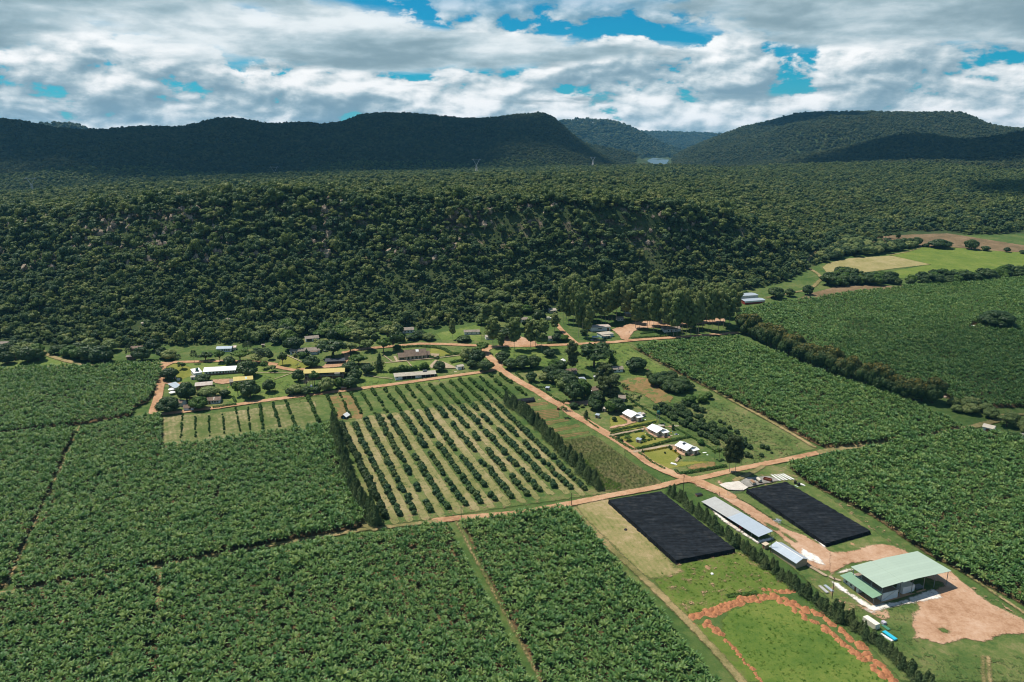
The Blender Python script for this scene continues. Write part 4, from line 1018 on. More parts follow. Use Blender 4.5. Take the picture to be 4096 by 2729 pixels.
belt(P('Z1', [(680, 225), (780, 300), (900, 400), (1000, 475), (1120, 570), (1240, 660), (1360, 745), (1480, 835), (1600, 925), (1750, 1040), (1900, 1160)]) + P('Z2', [(430, 1060), (560, 1170), (700, 1290), (850, 1420), (950, 1510), (1110, 1640)]), 1.9, 3.9, 5.4, 'cone', 'c', 'small dark casuarina in the long row between shade nets and past the soil heaps', 'casuarinas beside the sheds', 'casuarina_tree')
belt(P('Z7', [(300, 770), (420, 830), (600, 925), (900, 1060), (1200, 1175), (1500, 1265), (1690, 1290)]), 5.4, 13.0, 16.0, 'round', 'f', 'silky oak with orange flowering top in the tall windbreak between banana fields', 'flowering windbreak trees between the banana fields', 'silky_oak_tree')
# shrubs of the eastern orchard, belts between the far fields
for i, (a, b) in enumerate([((960, 300), (1580, 660)), ((1060, 300), (1680, 640)), ((1160, 285), (1880, 700)), ((1260, 270), (1440, 360))]):
    row_trees(G('Z3', *a), G('Z3', *b), 3.6, 4.4, 3.4, 'bush', 'd', f'dense dark shrub in the {ORD[i]} row of the orchard behind the white roofed houses', f'shrubs of the {ORD[i]} row behind the white roofed houses', 'orchard_shrub', miss=.1, jit=.7)
for i, (x, y, w) in enumerate([(1600, 450, 40), (1640, 470, 35), (1690, 510, 45), (1760, 555, 50), (1830, 640, 45), (1840, 610, 30), (1880, 690, 50), (2000, 690, 50), (2045, 705, 50), (1990, 770, 45), (2085, 740, 25), (1850, 770, 60), (1790, 720, 50), (1720, 660, 50), (1640, 620, 50), (1680, 700, 45), (1890, 780, 40), (1570, 590, 50)]):
    tree_px('Z3', x, y, w, w * .9, 'bush', 'd', 'scattered dark bush on the grass between the small orchard and the sandy track', 'scattered bushes by the sandy track', parts=False)
def thicket(fr, poly, sp, w, h, kinds, label, group, name='belt_tree', parts=False):
    x, y = grid_in(P(fr, poly), sp, .6)
    for a, b in zip(x, y):
        k = .7 + .6 * RNG.random(); kd, lf = kinds[RNG.integers(0, len(kinds))]
        plant_tree((a, b, Zt(a, b)), w * k, h * k, kd, lf, label, group, name=name, parts=parts)
thicket('Z7', [(870, 440), (1030, 360), (1200, 400), (1550, 425), (1700, 390), (2000, 380), (2354, 340), (2500, 340), (2354, 385), (1850, 435), (1400, 440), (1100, 440), (1000, 460)], 7.5, 11, 9, [('round', 'd'), ('round', 'm'), ('spread', 'd')], 'dark rounded tree in the belt between far green field and banana plantation', 'trees in the belt below the far green field')
thicket('Z7', [(850, 250), (1060, 120), (1250, 140), (1480, 155), (1590, 150), (1560, 170), (1400, 205), (1080, 235), (900, 275)], 8, 11, 9, [('round', 'd'), ('round', 'o'), ('spread', 'd')], 'dark tree in the belt between brown ploughed field and pale stubble field', 'trees in the belt above the stubble field')
thicket('Z3', [(970, 100), (1050, 40), (1150, 60), (1380, 140), (1370, 165), (1200, 185), (1080, 150)], 5, 8.5, 7, [('round', 'd')], 'dark tree in the thick clump at the corner of the brown garden plot', 'clump beside the garden plot', parts=True)
thicket('Q', [(1200, 360), (1500, 380), (1820, 480), (1840, 540), (1600, 580), (1500, 480), (1250, 460)], 7, 9, 6.5, [('spread', 'o'), ('round', 'o')], 'olive spreading tree in the grove below the flowering windbreak', 'olive grove below the flowering windbreak', parts=True)
thicket('Q', [(1900, 620), (2183, 560), (2350, 560), (2400, 760), (2183, 760), (2050, 720)], 7, 9, 7, [('spread', 'o'), ('round', 'o')], 'olive tree in the grove beside the small white barn at the plantation', 'olive grove beside the small white barn', parts=True)
def fill(fr, poly, sp, w, h, kinds, label, group): thicket(fr, poly, sp, w, h, kinds, label, group, 'garden_tree', True)
MIX = [('round', 'd'), ('round', 'm'), ('round', 'o'), ('spread', 'o'), ('round', 'd')]
fill('Z5', [(0, 210), (300, 170), (480, 150), (480, 320), (300, 330), (140, 300), (0, 290)], 9, 11, 9, MIX, 'leafy tree between forest edge and the long white house', 'trees above the long white house')
fill('Z5', [(680, 150), (1050, 160), (1180, 250), (1000, 330), (890, 240), (700, 230)], 9, 11, 9, MIX, 'leafy tree in the grove between veranda house and upper road', 'trees between veranda house and upper road')
fill('Z5', [(1190, 190), (1390, 140), (1390, 280), (1240, 290)], 9, 11, 9, MIX, 'leafy tree beside the forest edge house above the church', 'trees beside the forest edge house')
fill('Z6', [(0, 320), (330, 300), (330, 410), (100, 440), (0, 440)], 9, 10, 8, MIX, 'tree in the wood at the western end of the village road', 'trees at the western end of the village road')
fill('Z6', [(700, 310), (960, 300), (960, 420), (740, 430), (560, 390), (480, 350)], 9, 10, 8, MIX, 'tree in the wood between curving track and brick cottage', 'trees between curving track and brick cottage')
fill('Z4', [(0, 200), (250, 180), (420, 260), (400, 330), (60, 360), (0, 380)], 10, 10, 9, MIX, 'leafy tree behind the red square below the forest', 'trees behind the red square')
fill('J', [(0, 560), (140, 620), (300, 760), (560, 880), (640, 960), (560, 1080), (380, 1020), (140, 900), (0, 720)], 7, 9, 7, MIX, 'garden tree among the old village gardens by the dirt road', 'trees of the old village gardens')
# eucalyptus grove by the village square
EU = 'tall eucalyptus with bare stem in the grove {}'
for txt, pts in (('along the branch road behind the kiosk', [(830, 340), (880, 350), (930, 360), (975, 470), (1060, 485), (1010, 390), (860, 300), (950, 340), (1090, 400), (900, 250), (1000, 300), (1080, 320), (850, 230), (1130, 270), (960, 260)]),
                 ('behind the two-part shop', [(1190, 340), (1140, 330), (1230, 350), (1260, 330), (1290, 310), (1180, 280), (1330, 300), (1240, 260), (1300, 240), (1370, 260), (1410, 330), (1440, 290), (1340, 210)]),
                 ('around the dirt square', [(1510, 390), (1550, 390), (1620, 400), (1640, 360), (1700, 330), (1600, 300), (1680, 420), (1720, 420), (1770, 410), (1480, 240), (1560, 250), (1650, 230), (1520, 200), (1740, 250), (1810, 200)]),
                 ('along the road by the white house', [(1805, 450), (1870, 470), (1900, 460), (1950, 455), (1990, 450), (2030, 460), (2080, 455), (2100, 445), (1920, 400), (2000, 390), (2050, 380), (1880, 350), (1960, 330), (2060, 320), (2140, 400), (1850, 280), (1930, 260)]),
                 ('at the road end near the banana fields', [(2200, 420), (2230, 415), (2290, 410), (2310, 350), (2250, 330), (2180, 330), (2340, 380), (2390, 370), (2300, 280), (2400, 300), (2450, 340)])):
    for x, y in pts:
        h = 400 * (.75 + .4 * RNG.random()) * (1 - (460 - y) * .0008)
        tree_px('Z4', x, y, 105 * (.75 + .5 * RNG.random()), h, 'tall', 'o', EU.format(txt), 'eucalyptus trees ' + txt)
for x, y, h, w, lb in [(170, 560, 290, 130, 'eucalyptus with twin crown west of the square, nearest the road bend'), (245, 595, 170, 60, 'slim eucalyptus at the western edge of the red square'), (370, 590, 310, 130, 'bushy eucalyptus standing alone in the red square'), (525, 585, 290, 110, 'eucalyptus with several stems east of the red square'), (570, 560, 250, 110, 'inner eucalyptus of the clump east of the red square'), (630, 595, 300, 150, 'broad eucalyptus at the road side east of the red square'), (750, 420, 180, 90, 'eucalyptus beside the house with the hedge'),
                       (120, 380, 230, 130, 'eucalyptus rising behind the western red square'), (200, 380, 250, 120, 'eucalyptus between the forest and the red square'), (330, 400, 250, 130, 'golden green eucalyptus behind the red square'), (390, 390, 240, 120, 'golden green eucalyptus nearest the white cottage'), (910, 825, 320, 120, 'tall dark eucalyptus beside the house with the green tank'), (1225, 1000, 290, 170, 'towering dark eucalyptus between the two old garden houses'), (1270, 1120, 300, 170, 'lower bushy eucalyptus in front of the old garden houses'), (1210, 1080, 250, 120, 'dark eucalyptus leaning by the brown roofed garden house')]:
    tree_px('Z4', x, y, w, h, 'tall', 'o' if y < 700 else 'e', lb)
tree_px('Z3', 1688, 920, 112, 350, 'tall', 'e', 'western one of two tall eucalyptus trees at the road junction'); tree_px('Z3', 1742, 928, 125, 365, 'tall', 'e', 'eastern one of two tall eucalyptus trees at the road junction')
# garden and school trees, one by one: frame, foot x, y, crown width, height, kind, leaf, label
for a in [
    ('E', 385, 845, 310, 240, 'round', 'd', 'round dark tree in the bend of the village road near the white kiosk'), ('E', 700, 1260, 330, 380, 'round', 'd', 'large dark tree between the grey sloping roof and the barn'),
    ('E', 1010, 880, 250, 150, 'round', 'd', 'low dark tree in front of the long silver roofed school block'), ('E', 1110, 1190, 390, 240, 'round', 'o', 'broad olive tree in front of the grey barn'), ('E', 920, 1400, 330, 250, 'round', 'm', 'mid green tree before the cottage with the row of windows'),
    ('E', 350, 1460, 400, 310, 'round', 'd', 'largest dark tree at the corner of the village road and the orchard road'), ('E', 1420, 1170, 190, 150, 'round', 'd', 'small dark tree right of the olive tree by the barn'), ('E', 1660, 1150, 190, 270, 'spread', 'm', 'leafy tree in front of the yellow roofed hall'),
    ('E', 1890, 1190, 360, 360, 'round', 'd', 'big dark round tree before the yellow roofed hall'), ('E', 1840, 790, 360, 320, 'round', 'd', 'dark dome shaped tree at the east end of the silver roofed school block'), ('E', 2250, 1080, 230, 250, 'round', 'd', 'dark tree on the lawn east of the yellow roofed hall'),
    ('E', 610, 650, 150, 150, 'spread', 'm', 'small light tree on the lawn behind the silver roofed school block'), ('E', 1320, 520, 190, 240, 'spread', 'm', 'leafy tree in front of the small silver roofed house'), ('E', 1050, 490, 250, 170, 'spread', 'd', 'umbrella shaped tree beside the village road'),
    ('E', 1500, 560, 200, 170, 'round', 'd', 'dark tree behind the east end of the silver roofed school block'), ('E', 1700, 510, 330, 230, 'spread', 'm', 'yellow green spreading tree beside the village road'), ('E', 2000, 540, 220, 170, 'spread', 'o', 'thin leaved tree under the palm by the village road'), ('E', 2150, 650, 150, 150, 'spread', 'm', 'small yellowish tree on the lawn east of the school block'), ('E', 2300, 690, 170, 130, 'spread', 'o', 'low olive shrub tree on the dirt road edge'),
    ('E', 240, 440, 220, 220, 'round', 'd', 'dark tree at the far side of the village road junction'), ('E', 360, 470, 270, 200, 'round', 'o', 'olive tree with hedge at the far side of the village road junction'), ('E', 2080, 380, 330, 130, 'spread', 'd', 'flat dark spreading tree below the forest palms'), ('E', 2260, 470, 140, 180, 'round', 'd', 'dark tree on the sunny bank below the forest edge'),
    ('Z6', 880, 435, 180, 160, 'round', 'd', 'dark tree at the edge of the road above the banana field'), ('Z6', 760, 420, 150, 140, 'round', 'd', 'rounded tree in the thicket above the upper banana field'), ('Z6', 660, 395, 110, 90, 'round', 'd', 'small tree beside the tiny tin hut'), ('Z6', 560, 375, 90, 70, 'round', 'm', 'low tree left of the tiny tin hut'), ('Z6', 470, 360, 90, 80, 'round', 'd', 'low dark tree beside the curving dirt track'), ('Z6', 1215, 420, 150, 130, 'round', 'd', 'dark round tree beside the little brick house'), ('Z6', 1320, 330, 120, 110, 'round', 'd', 'tree behind the little brick house'),
    ('Z6', 240, 430, 150, 140, 'round', 'd', 'dark tree on the grass at the start of the curving track'), ('Z6', 330, 415, 110, 110, 'round', 'd', 'dark tree next to the curving track bend'), ('Z6', 60, 440, 120, 110, 'round', 'd', 'dark tree at the western edge beside the grey shack'), ('Z6', 30, 400, 110, 130, 'round', 'd', 'dark tree behind the grey shack at the western edge'),
    ('H', 660, 900, 340, 270, 'round', 'd', 'dark round tree behind the yellow roofed school'), ('H', 390, 1180, 240, 260, 'round', 'd', 'dark tree at the western gable of the yellow roofed school'), ('H', 720, 1260, 220, 290, 'spread', 'm', 'bright slender tree in front of the yellow roofed school'), ('H', 980, 1390, 330, 310, 'round', 'o', 'olive tree in front of the yellow roofed school'), ('H', 1240, 1330, 220, 240, 'round', 'm', 'light green tree in front of the yellow roofed school'), ('H', 1480, 1340, 320, 270, 'round', 'd', 'dark tree left of the little brick hut below the school'),
    ('H', 1570, 1170, 300, 260, 'round', 'd', 'dark tree at the eastern corner of the yellow roofed school'), ('H', 1480, 1010, 340, 260, 'round', 'd', 'big dark tree behind the eastern corner of the yellow roofed school'), ('H', 1840, 1030, 270, 220, 'round', 'd', 'dome shaped tree on the lawn west of the cypress'), ('H', 1650, 830, 330, 220, 'spread', 'm', 'yellow green tree beside the curved drive'), ('H', 560, 1300, 200, 220, 'bare', 'g', 'bare grey tree before the school'), ('H', 350, 1450, 300, 230, 'round', 'o', 'brownish tree left of the bare grey tree'), ('H', 220, 1480, 200, 180, 'round', 'd', 'low dark tree at the corner of the school lawn'), ('H', 560, 1460, 230, 190, 'round', 'd', 'dark tree beside the transformer pole'), ('H', 770, 1430, 180, 150, 'round', 'd', 'small dark tree right of the transformer pole'),
    ('H', 60, 840, 180, 270, 'spread', 'd', 'open tree with a clear shadow on the dry lawn'), ('H', 370, 890, 100, 90, 'thin', 'o', 'thin small tree on the dry lawn'), ('H', 470, 690, 190, 130, 'round', 'm', 'bright bush like tree before the long white house'), ('H', 560, 650, 140, 150, 'cone', 'd', 'dark conical tree before the long white house'), ('H', 320, 670, 100, 90, 'round', 'o', 'grey green small tree before the long white house'), ('H', 290, 540, 420, 310, 'round', 'd', 'huge dark tree behind the long white house'), ('H', 1120, 670, 560, 380, 'spread', 'd', 'huge flat spreading tree over the dark carport'), ('H', 1480, 600, 300, 260, 'spread', 'o', 'olive tree at the bend of the drive'), ('H', 1660, 480, 300, 380, 'tall', 'o', 'tall loose tree above the drive'), ('H', 1840, 550, 280, 260, 'spread', 'o', 'olive spreading tree beside the upper road'), ('H', 1090, 340, 250, 250, 'round', 'd', 'dark round tree right of the veranda house'), ('H', 820, 450, 240, 160, 'spread', 'o', 'low olive tree before the veranda house'), ('H', 680, 220, 160, 150, 'round', 'd', 'dark tree on the tan bank above the veranda house'), ('H', 560, 260, 60, 70, 'thin', 'm', 'tiny tree on the tan bank above the veranda house'), ('H', 1380, 300, 330, 250, 'round', 'm', 'bright thick tree in the hedge grove above the spreading tree'), ('H', 860, 230, 330, 150, 'round', 'm', 'bright thick tree right of the tan bank'), ('H', 1980, 330, 160, 160, 'round', 'd', 'dark tree beside the power pole at the forest clearing'), ('H', 1100, 690, 60, 120, 'cone', 'm', 'slim light green tree behind the dark carport'),
    ('F', 110, 860, 250, 420, 'cone', 'd', 'broad dark cypress beside the church path'), ('F', 1520, 850, 280, 240, 'round', 'd', 'dark round tree at the end of the long classroom block'), ('F', 1465, 640, 130, 140, 'spread', 'd', 'small tree behind the round tree at the classroom block'), ('F', 2280, 780, 230, 200, 'round', 'd', 'dark dome tree beside the small white hut'), ('F', 2150, 620, 280, 330, 'round', 'o', 'dark tree at the eastern end of the church garden'), ('F', 2320, 560, 180, 250, 'round', 'd', 'dark tree behind the eastern end of the church garden'), ('F', 870, 130, 270, 160, 'round', 'd', 'umbrella like tree before the white house above the church'), ('F', 1260, 120, 290, 180, 'round', 'o', 'grey green tree behind the fork of the church road'), ('F', 200, 420, 330, 350, 'spread', 'm', 'light green tree west of the church'), ('F', 430, 380, 280, 420, 'spread', 'd', 'dark leaning tree west of the church'), ('F', 620, 170, 180, 200, 'round', 'm', 'bright dark tree in front of the house above the church'), ('F', 2090, 150, 320, 150, 'round', 'd', 'flat dark tree beside the small house on the bare bank'), ('F', 1830, 110, 150, 500, 'tall', 'o', 'single tall eucalyptus on the bare bank above the church'), ('F', 520, 350, 190, 130, 'round', 'm', 'small tree at the west gable of the church'),
    ('Z4', 260, 705, 130, 110, 'round', 'd', 'dark tree in the meadow beside the road bend'), ('Z4', 340, 770, 150, 110, 'round', 'd', 'dark tree at the western end of the tree clump in the meadow'), ('Z4', 450, 770, 150, 140, 'round', 'd', 'tallest dark tree of the clump in the meadow'), ('Z4', 550, 755, 130, 120, 'round', 'd', 'dark tree at the eastern end of the clump in the meadow'), ('Z4', 700, 655, 110, 80, 'round', 'd', 'low round tree on the meadow behind the white round hut'), ('Z4', 60, 620, 120, 110, 'spread', 'm', 'yellow green tree where the village road forks'), ('Z4', 100, 790, 150, 110, 'round', 'd', 'dark round tree beside the rusty trailer'), ('Z4', 20, 720, 150, 140, 'round', 'd', 'dark tree behind the rusty trailer'),
    ('Z4', 1120, 755, 290, 235, 'spread', 'd', 'giant spreading fig tree alone on the village meadow'), ('Z4', 1290, 745, 110, 120, 'cone', 'm', 'conical green tree next to the giant fig'), ('Z4', 1515, 790, 190, 140, 'round', 'd', 'large round tree right of the long old house'), ('Z4', 1640, 850, 70, 60, 'round', 'd', 'small dark tree at the corner of the brown garden plot'), ('Z4', 530, 890, 100, 100, 'round', 'd', 'tree inside the square garden hedge'), ('Z4', 690, 830, 110, 90, 'round', 'd', 'dark tree in front of the green water tank'), ('Z4', 800, 790, 140, 110, 'round', 'd', 'dark tree beside the white round hut'), ('Z4', 650, 890, 100, 90, 'round', 'o', 'olive tree behind the small clipped lawn'), ('Z4', 740, 900, 130, 120, 'round', 'd', 'leafy tree right behind the small clipped lawn'), ('Z4', 820, 930, 140, 130, 'round', 'd', 'dark tree west of the tin roofed shed'), ('Z4', 900, 960, 170, 150, 'round', 'd', 'dark tree in front of the tin roofed shed'), ('Z4', 930, 1075, 180, 190, 'round', 'd', 'biggest dark tree of the old garden, behind the dirt drive'), ('Z4', 1030, 1040, 130, 160, 'round', 'm', 'fresh green tree left of the brown roofed garden house'), ('Z4', 1150, 1100, 150, 130, 'round', 'd', 'dark tree between the dirt drive and the twin garden houses'), ('Z4', 1130, 1150, 130, 100, 'round', 'd', 'low dark tree at the dirt drive end'), ('Z4', 1330, 1170, 170, 140, 'round', 'd', 'dome tree behind the first white roofed house'), ('Z4', 1280, 1180, 120, 120, 'round', 'm', 'bright green round tree behind the first white roofed house'), ('Z4', 930, 1140, 80, 60, 'round', 'd', 'low round tree at the corner of the dirt drive'), ('Z4', 1010, 1130, 40, 30, 'bush', 'o', 'reddish green bush in the yard beside the dirt drive'), ('Z4', 1395, 1000, 45, 95, 'thin', 'd', 'western one of two thin papaya trees by the brown plot'), ('Z4', 1430, 1010, 45, 90, 'thin', 'd', 'eastern one of two thin papaya trees by the brown plot'), ('Z4', 1545, 1110, 40, 100, 'thin', 'd', 'slim dark tree below the brown garden plot'), ('Z4', 1490, 1060, 60, 70, 'thin', 'o', 'loose small tree beside the brown garden plot'), ('Z4', 1465, 1080, 40, 60, 'thin', 'o', 'spindly small tree near the garden fence'), ('Z4', 835, 1160, 60, 120, 'thin', 'o', 'bare-stemmed tree at the edge of the dirt road'),
    ('Z4', 810, 500, 140, 60, 'round', 'm', 'bright bush tree behind the clipped roadside hedge'), ('Z4', 770, 510, 90, 80, 'round', 'd', 'dark tree beside the house with the roadside hedge'), ('Z4', 1025, 450, 70, 60, 'round', 'd', 'dark bush tree beside the shop'), ('Z4', 490, 380, 90, 70, 'round', 'd', 'dark tree in front of the white cottage'), ('Z4', 480, 250, 110, 90, 'round', 'm', 'light green tree above the white cottage'), ('Z4', 600, 330, 130, 120, 'round', 'd', 'dark tree left of the cream truck box'), ('Z4', 300, 480, 160, 110, 'round', 'd', 'dark tree shading the red square'),
    ('C', 95, 475, 110, 105, 'round', 'd', 'small round tree on the lawn of the first white roofed house'), ('C', 1410, 680, 80, 150, 'cone', 'd', 'dark columnar tree beside the laundry yard'), ('C', 400, 920, 160, 130, 'spread', 'm', 'little spreading fruit tree in the hedged garden'), ('C', 740, 890, 100, 110, 'round', 'm', 'round fruit tree in the hedged garden'), ('C', 240, 940, 110, 90, 'bush', 'm', 'bush at the corner of the hedged garden'), ('C', 180, 900, 80, 90, 'bush', 'd', 'dark bush along the front hedge of the garden'), ('C', 1705, 1245, 65, 65, 'bush', 'd', 'clipped ball bush before the third white roofed house'), ('C', 1230, 1205, 45, 50, 'bush', 'd', 'tiny bush on the lawn of the third white roofed house'), ('C', 1465, 1185, 55, 80, 'bush', 'd', 'dark bush beside the veranda of the third white roofed house'), ('C', 1005, 890, 45, 45, 'bush', 'd', 'ball bush before the second white roofed house'), ('C', 1330, 1080, 60, 70, 'bush', 'd', 'dark bush at the end of the yellow flower hedge'), ('C', 1370, 1120, 60, 60, 'bush', 'd', 'second dark bush at the end of the yellow flower hedge'), ('C', 1560, 1310, 70, 80, 'bush', 'd', 'dark bush at the garden steps of the third white roofed house'), ('C', 730, 1190, 60, 90, 'cone', 'y', 'small pointed shrub at the driveway of the third white roofed house'), ('C', 740, 300, 90, 130, 'thin', 'm', 'thin tree behind the shack of the first white roofed house'),
    ('Z3', 1550, 800, 50, 110, 'thin', 'm', 'western one of two slim trees beside the vegetable plot'), ('Z3', 1592, 795, 55, 110, 'thin', 'd', 'eastern one of two slim trees beside the vegetable plot'), ('Z3', 340, 410, 55, 80, 'cone', 'd', 'dark pointed tree at the front hedge of the first white roofed house'), ('Z3', 1420, 660, 60, 60, 'bush', 'h', 'greyish bush at the back hedge'), ('Z3', 1430, 260, 100, 80, 'round', 'm', 'yellow green round tree between dark clump and orchard rows'), ('Z3', 1310, 270, 120, 90, 'round', 'm', 'broad yellow green tree at the head of the orchard rows'), ('Z3', 1490, 225, 80, 70, 'round', 'm', 'yellow green tree beside the sandy track'),
    ('Z7', 2150, 745, 230, 130, 'round', 'd', 'huge dark tree standing alone in the far banana field'), ('Z7', 1437, 103, 35, 50, 'round', 'd', 'single dark tree in the brown ploughed field'), ('Z7', 1740, 168, 150, 65, 'round', 'd', 'broad dark tree on the field boundary'), ('Z7', 1970, 180, 95, 75, 'round', 'd', 'round dark tree on the field boundary'), ('Z7', 2075, 190, 60, 38, 'round', 'd', 'small dark tree on the field boundary'), ('Z7', 2230, 200, 45, 38, 'round', 'd', 'smallest dark tree near the end of the field boundary'), ('Z7', 1640, 162, 45, 28, 'round', 'd', 'low dark tree at the western end of the field boundary'), ('Z7', 2340, 212, 40, 30, 'round', 'd', 'dark tree at the eastern end of the field boundary'), ('Z7', 650, 520, 70, 60, 'round', 'd', 'dark tree between red and white warehouse and footpath'), ('Z7', 780, 510, 75, 75, 'round', 'd', 'dark tree in the bend of the footpath'), ('Z7', 550, 535, 110, 85, 'round', 'd', 'broad dark tree next to the red and white warehouse'), ('Z7', 330, 500, 40, 25, 'round', 'm', 'small green tree behind the red and white warehouse'), ('Z7', 1540, 1270, 90, 60, 'round', 'o', 'low olive tree at the foot of the flowering windbreak'),
    ('Z8', 1905, 400, 45, 90, 'thin', 'o', 'bare-stemmed tree between vegetable beds and dirt road'),
    ('Z4', 2180, 130, 120, 60, 'round', 'd', 'dark tree on the forest edge beside the clearing'), ('Z5', 1600, 240, 130, 80, 'round', 'd', 'dark tree below the white house on the forest edge')]:
    tree_px(*a)
for fr, x, y, w, h, lb in [('E', 535, 540, 125, 190, 'fan palm at the road corner'), ('E', 838, 540, 130, 265, 'tall fan palm beside the village road'), ('E', 1845, 325, 190, 210, 'bushy fan palm at the forest edge'), ('E', 2110, 530, 150, 240, 'fan palm above the thin leaved tree'), ('Z6', 1110, 410, 60, 140, 'tallest fan palm beside the brick cottage'), ('Z5', 100, 460, 70, 110, 'fan palm beside the dirt road west of the school'), ('E', 1790, 300, 90, 160, 'slender fan palm left of the bushy one')]:
    tree_px(fr, x, y, w, h, 'palm', 'p', lb)
# row of bright bushes behind the classroom block
row_trees(T('F', 370, 880), T('F', 1200, 800), 3.4, 5.2, 4.2, 'bush', 'm', 'bright green bush in the row behind the long classroom block', 'bushes behind the classroom block', 'garden_bush', miss=0, cat='bush')
# ------------------------------------------------------------------ hedges
_hn = [0]
def hedge(fr, pts, w, h, label, leaf=None, dens=7.0):
    P3 = [T(fr, x, y) for x, y in pts]; _hn[0] += 1
    rng = np.random.default_rng(900 + _hn[0]); Cs, Ns = [], []
    o0 = P3[0]
    for a, b in zip(P3[:-1], P3[1:]):
        L = np.linalg.norm(b - a); n = int(L * (w + 2 * h) * dens)
        d = (b - a) / L; s = np.array([-d[1], d[0], 0]); s /= np.linalg.norm(s)
        t = rng.random(n) * L; ph = (rng.random(n) * 2 - 1) * 1.75
        lump = 1 + .18 * np.sin(t * 1.3 + _hn[0]) * rng.random(n)
        c = a + d * t[:, None] + s * (np.sin(ph) * w / 2 * lump)[:, None] + np.array([0, 0, 1]) * (np.clip(np.cos(ph), -.1, 1) * .55 + .45 * (1 - np.abs(ph) / 1.75) ** .5)[:, None] * h * lump[:, None]
        Cs.append(c - o0); Ns.append(s * np.sin(ph)[:, None] + np.array([0, 0, 1]) * np.cos(ph)[:, None] + .5 * rng.normal(size=(n, 3)))
    C, Nn = np.concatenate(Cs), np.concatenate(Ns)
    v, f = rhomb(C, Nn, .34 * (.6 + .8 * rng.random(len(C))), rng, .7)
    o = link('hedge', mesh_from('hedge', v, f, [leaf or L_HEDGE])); o.location = tuple(o0)
    return tag(o, label, 'hedge')
hedge('C', [(0, 725), (400, 640), (880, 550)], 1.6, 1.3, 'clipped hedge between first and second white roofed house')
hedge('C', [(880, 545), (1040, 490)], 1.6, 1.0, 'dark hedge stub under the water tower')
hedge('C', [(0, 830), (120, 890), (270, 990), (520, 1135)], 1.8, 1.3, 'hedge along the dirt road before the hedged garden')
hedge('C', [(520, 1135), (900, 1050), (1300, 940), (1820, 830)], 1.8, 1.5, 'long hedge between second and third white roofed house')
hedge('C', [(630, 1190), (760, 1270), (950, 1420), (1230, 1560)], 1.4, 1.1, 'hedge along the dirt road before the lawn of the third white roofed house')
hedge('Z3', [(1180, 905), (1215, 940), (1400, 910), (1660, 862)], 1.8, 1.4, 'dark hedge at the road corner below the vegetable plot')
hedge('Z3', [(690, 190), (850, 300), (1000, 390), (1140, 465)], 1.3, 1.1, 'back hedge behind first and second white roofed house')
hedge('Z3', [(1140, 480), (1300, 570), (1420, 640), (1530, 705)], 1.3, 1.1, 'back hedge behind the third white roofed house')
hedge('Z3', [(690, 310), (820, 292)], 1.5, 1.2, 'short dark hedge behind the first white roofed house')
hedge('Z3', [(330, 420), (400, 470), (460, 510)], 1.3, 1.0, 'front hedge of the first white roofed house')
hedge('C', [(0, 780), (140, 750), (340, 715), (520, 690)], 1.3, 1.0, 'lumpy flower hedge north of the brick drive')
hedge('C', [(610, 665), (735, 645)], 1.3, 1.0, 'short flower hedge at the house end of the brick drive')
hedge('C', [(80, 835), (310, 790)], 1.5, 1.1, 'western flower hedge south of the brick drive'); hedge('C', [(330, 785), (450, 765)], 1.4, 1.0, 'middle flower hedge south of the brick drive'); hedge('C', [(545, 735), (720, 705)], 1.4, 1.1, 'eastern flower hedge south of the brick drive')
hedge('C', [(815, 780), (960, 865)], 1.5, 1.1, 'clipped hedge before the wall of the second white roofed house'); hedge('C', [(680, 960), (810, 935)], 1.6, 1.1, 'western low hedge beside the garden gate'); hedge('C', [(830, 925), (945, 890)], 1.4, 1.0, 'eastern low hedge beside the garden gate')
hedge('C', [(760, 1170), (900, 1150), (1100, 1110), (1280, 1075)], 1.2, .9, 'yellow flowering hedge along the driveway of the third white roofed house', L_YELLOW)
hedge('C', [(1400, 1140), (1480, 1200), (1560, 1240)], 1.2, .9, 'yellow flowering hedge before the third white roofed house', L_YELLOW)
hedge('Z4', [(680, 535), (800, 520), (910, 505)], 2.2, 1.6, 'clipped roadside hedge of the corner house'); hedge('Z4', [(1470, 485), (1700, 468), (1890, 455)], 2.2, 1.5, 'long clipped hedge along the road at the square'); hedge('Z4', [(1560, 440), (1760, 412)], 2, 1.2, 'inner hedge before the white house at the square')
hedge('Z4', [(385, 810), (450, 870)], 1.6, 1.2, 'western side of the square garden hedge'); hedge('Z4', [(390, 805), (600, 775)], 1.6, 1.2, 'northern side of the square garden hedge'); hedge('Z4', [(520, 895), (590, 945), (760, 940)], 1.6, 1.2, 'hedge around the small clipped lawn')
hedge('Z4', [(620, 960), (720, 1025)], 1.6, 1.2, 'hedge beside the dirt road before the grey outhouse'); hedge('Z4', [(735, 1045), (800, 1080), (890, 1080)], 1.8, 1.4, 'curved hedge at the dirt drive'); hedge('Z4', [(870, 865), (1040, 840)], 3, 2.0, 'thick dark hedge before the tank house')
hedge('F', [(580, 310), (800, 290), (1100, 280), (1300, 300)], 2.4, 1.6, 'hedge between church and upper road'); hedge('F', [(1320, 290), (1500, 320), (1650, 360), (1760, 430), (1830, 460), (2000, 455)], 2.8, 1.8, 'curving hedge round the church lawn'); hedge('F', [(1650, 500), (1820, 495)], 2.2, 1.3, 'short hedge at the end of the church lawn'); hedge('F', [(1770, 670), (1900, 640), (2080, 610)], 3.0, 1.8, 'thick hedge behind the small white hut'); hedge('F', [(1290, 545), (1390, 550)], 3.0, 2.0, 'rounded hedge at the east end of the church'); hedge('F', [(540, 215), (890, 175)], 2, 1.2, 'low hedge along the upper road')
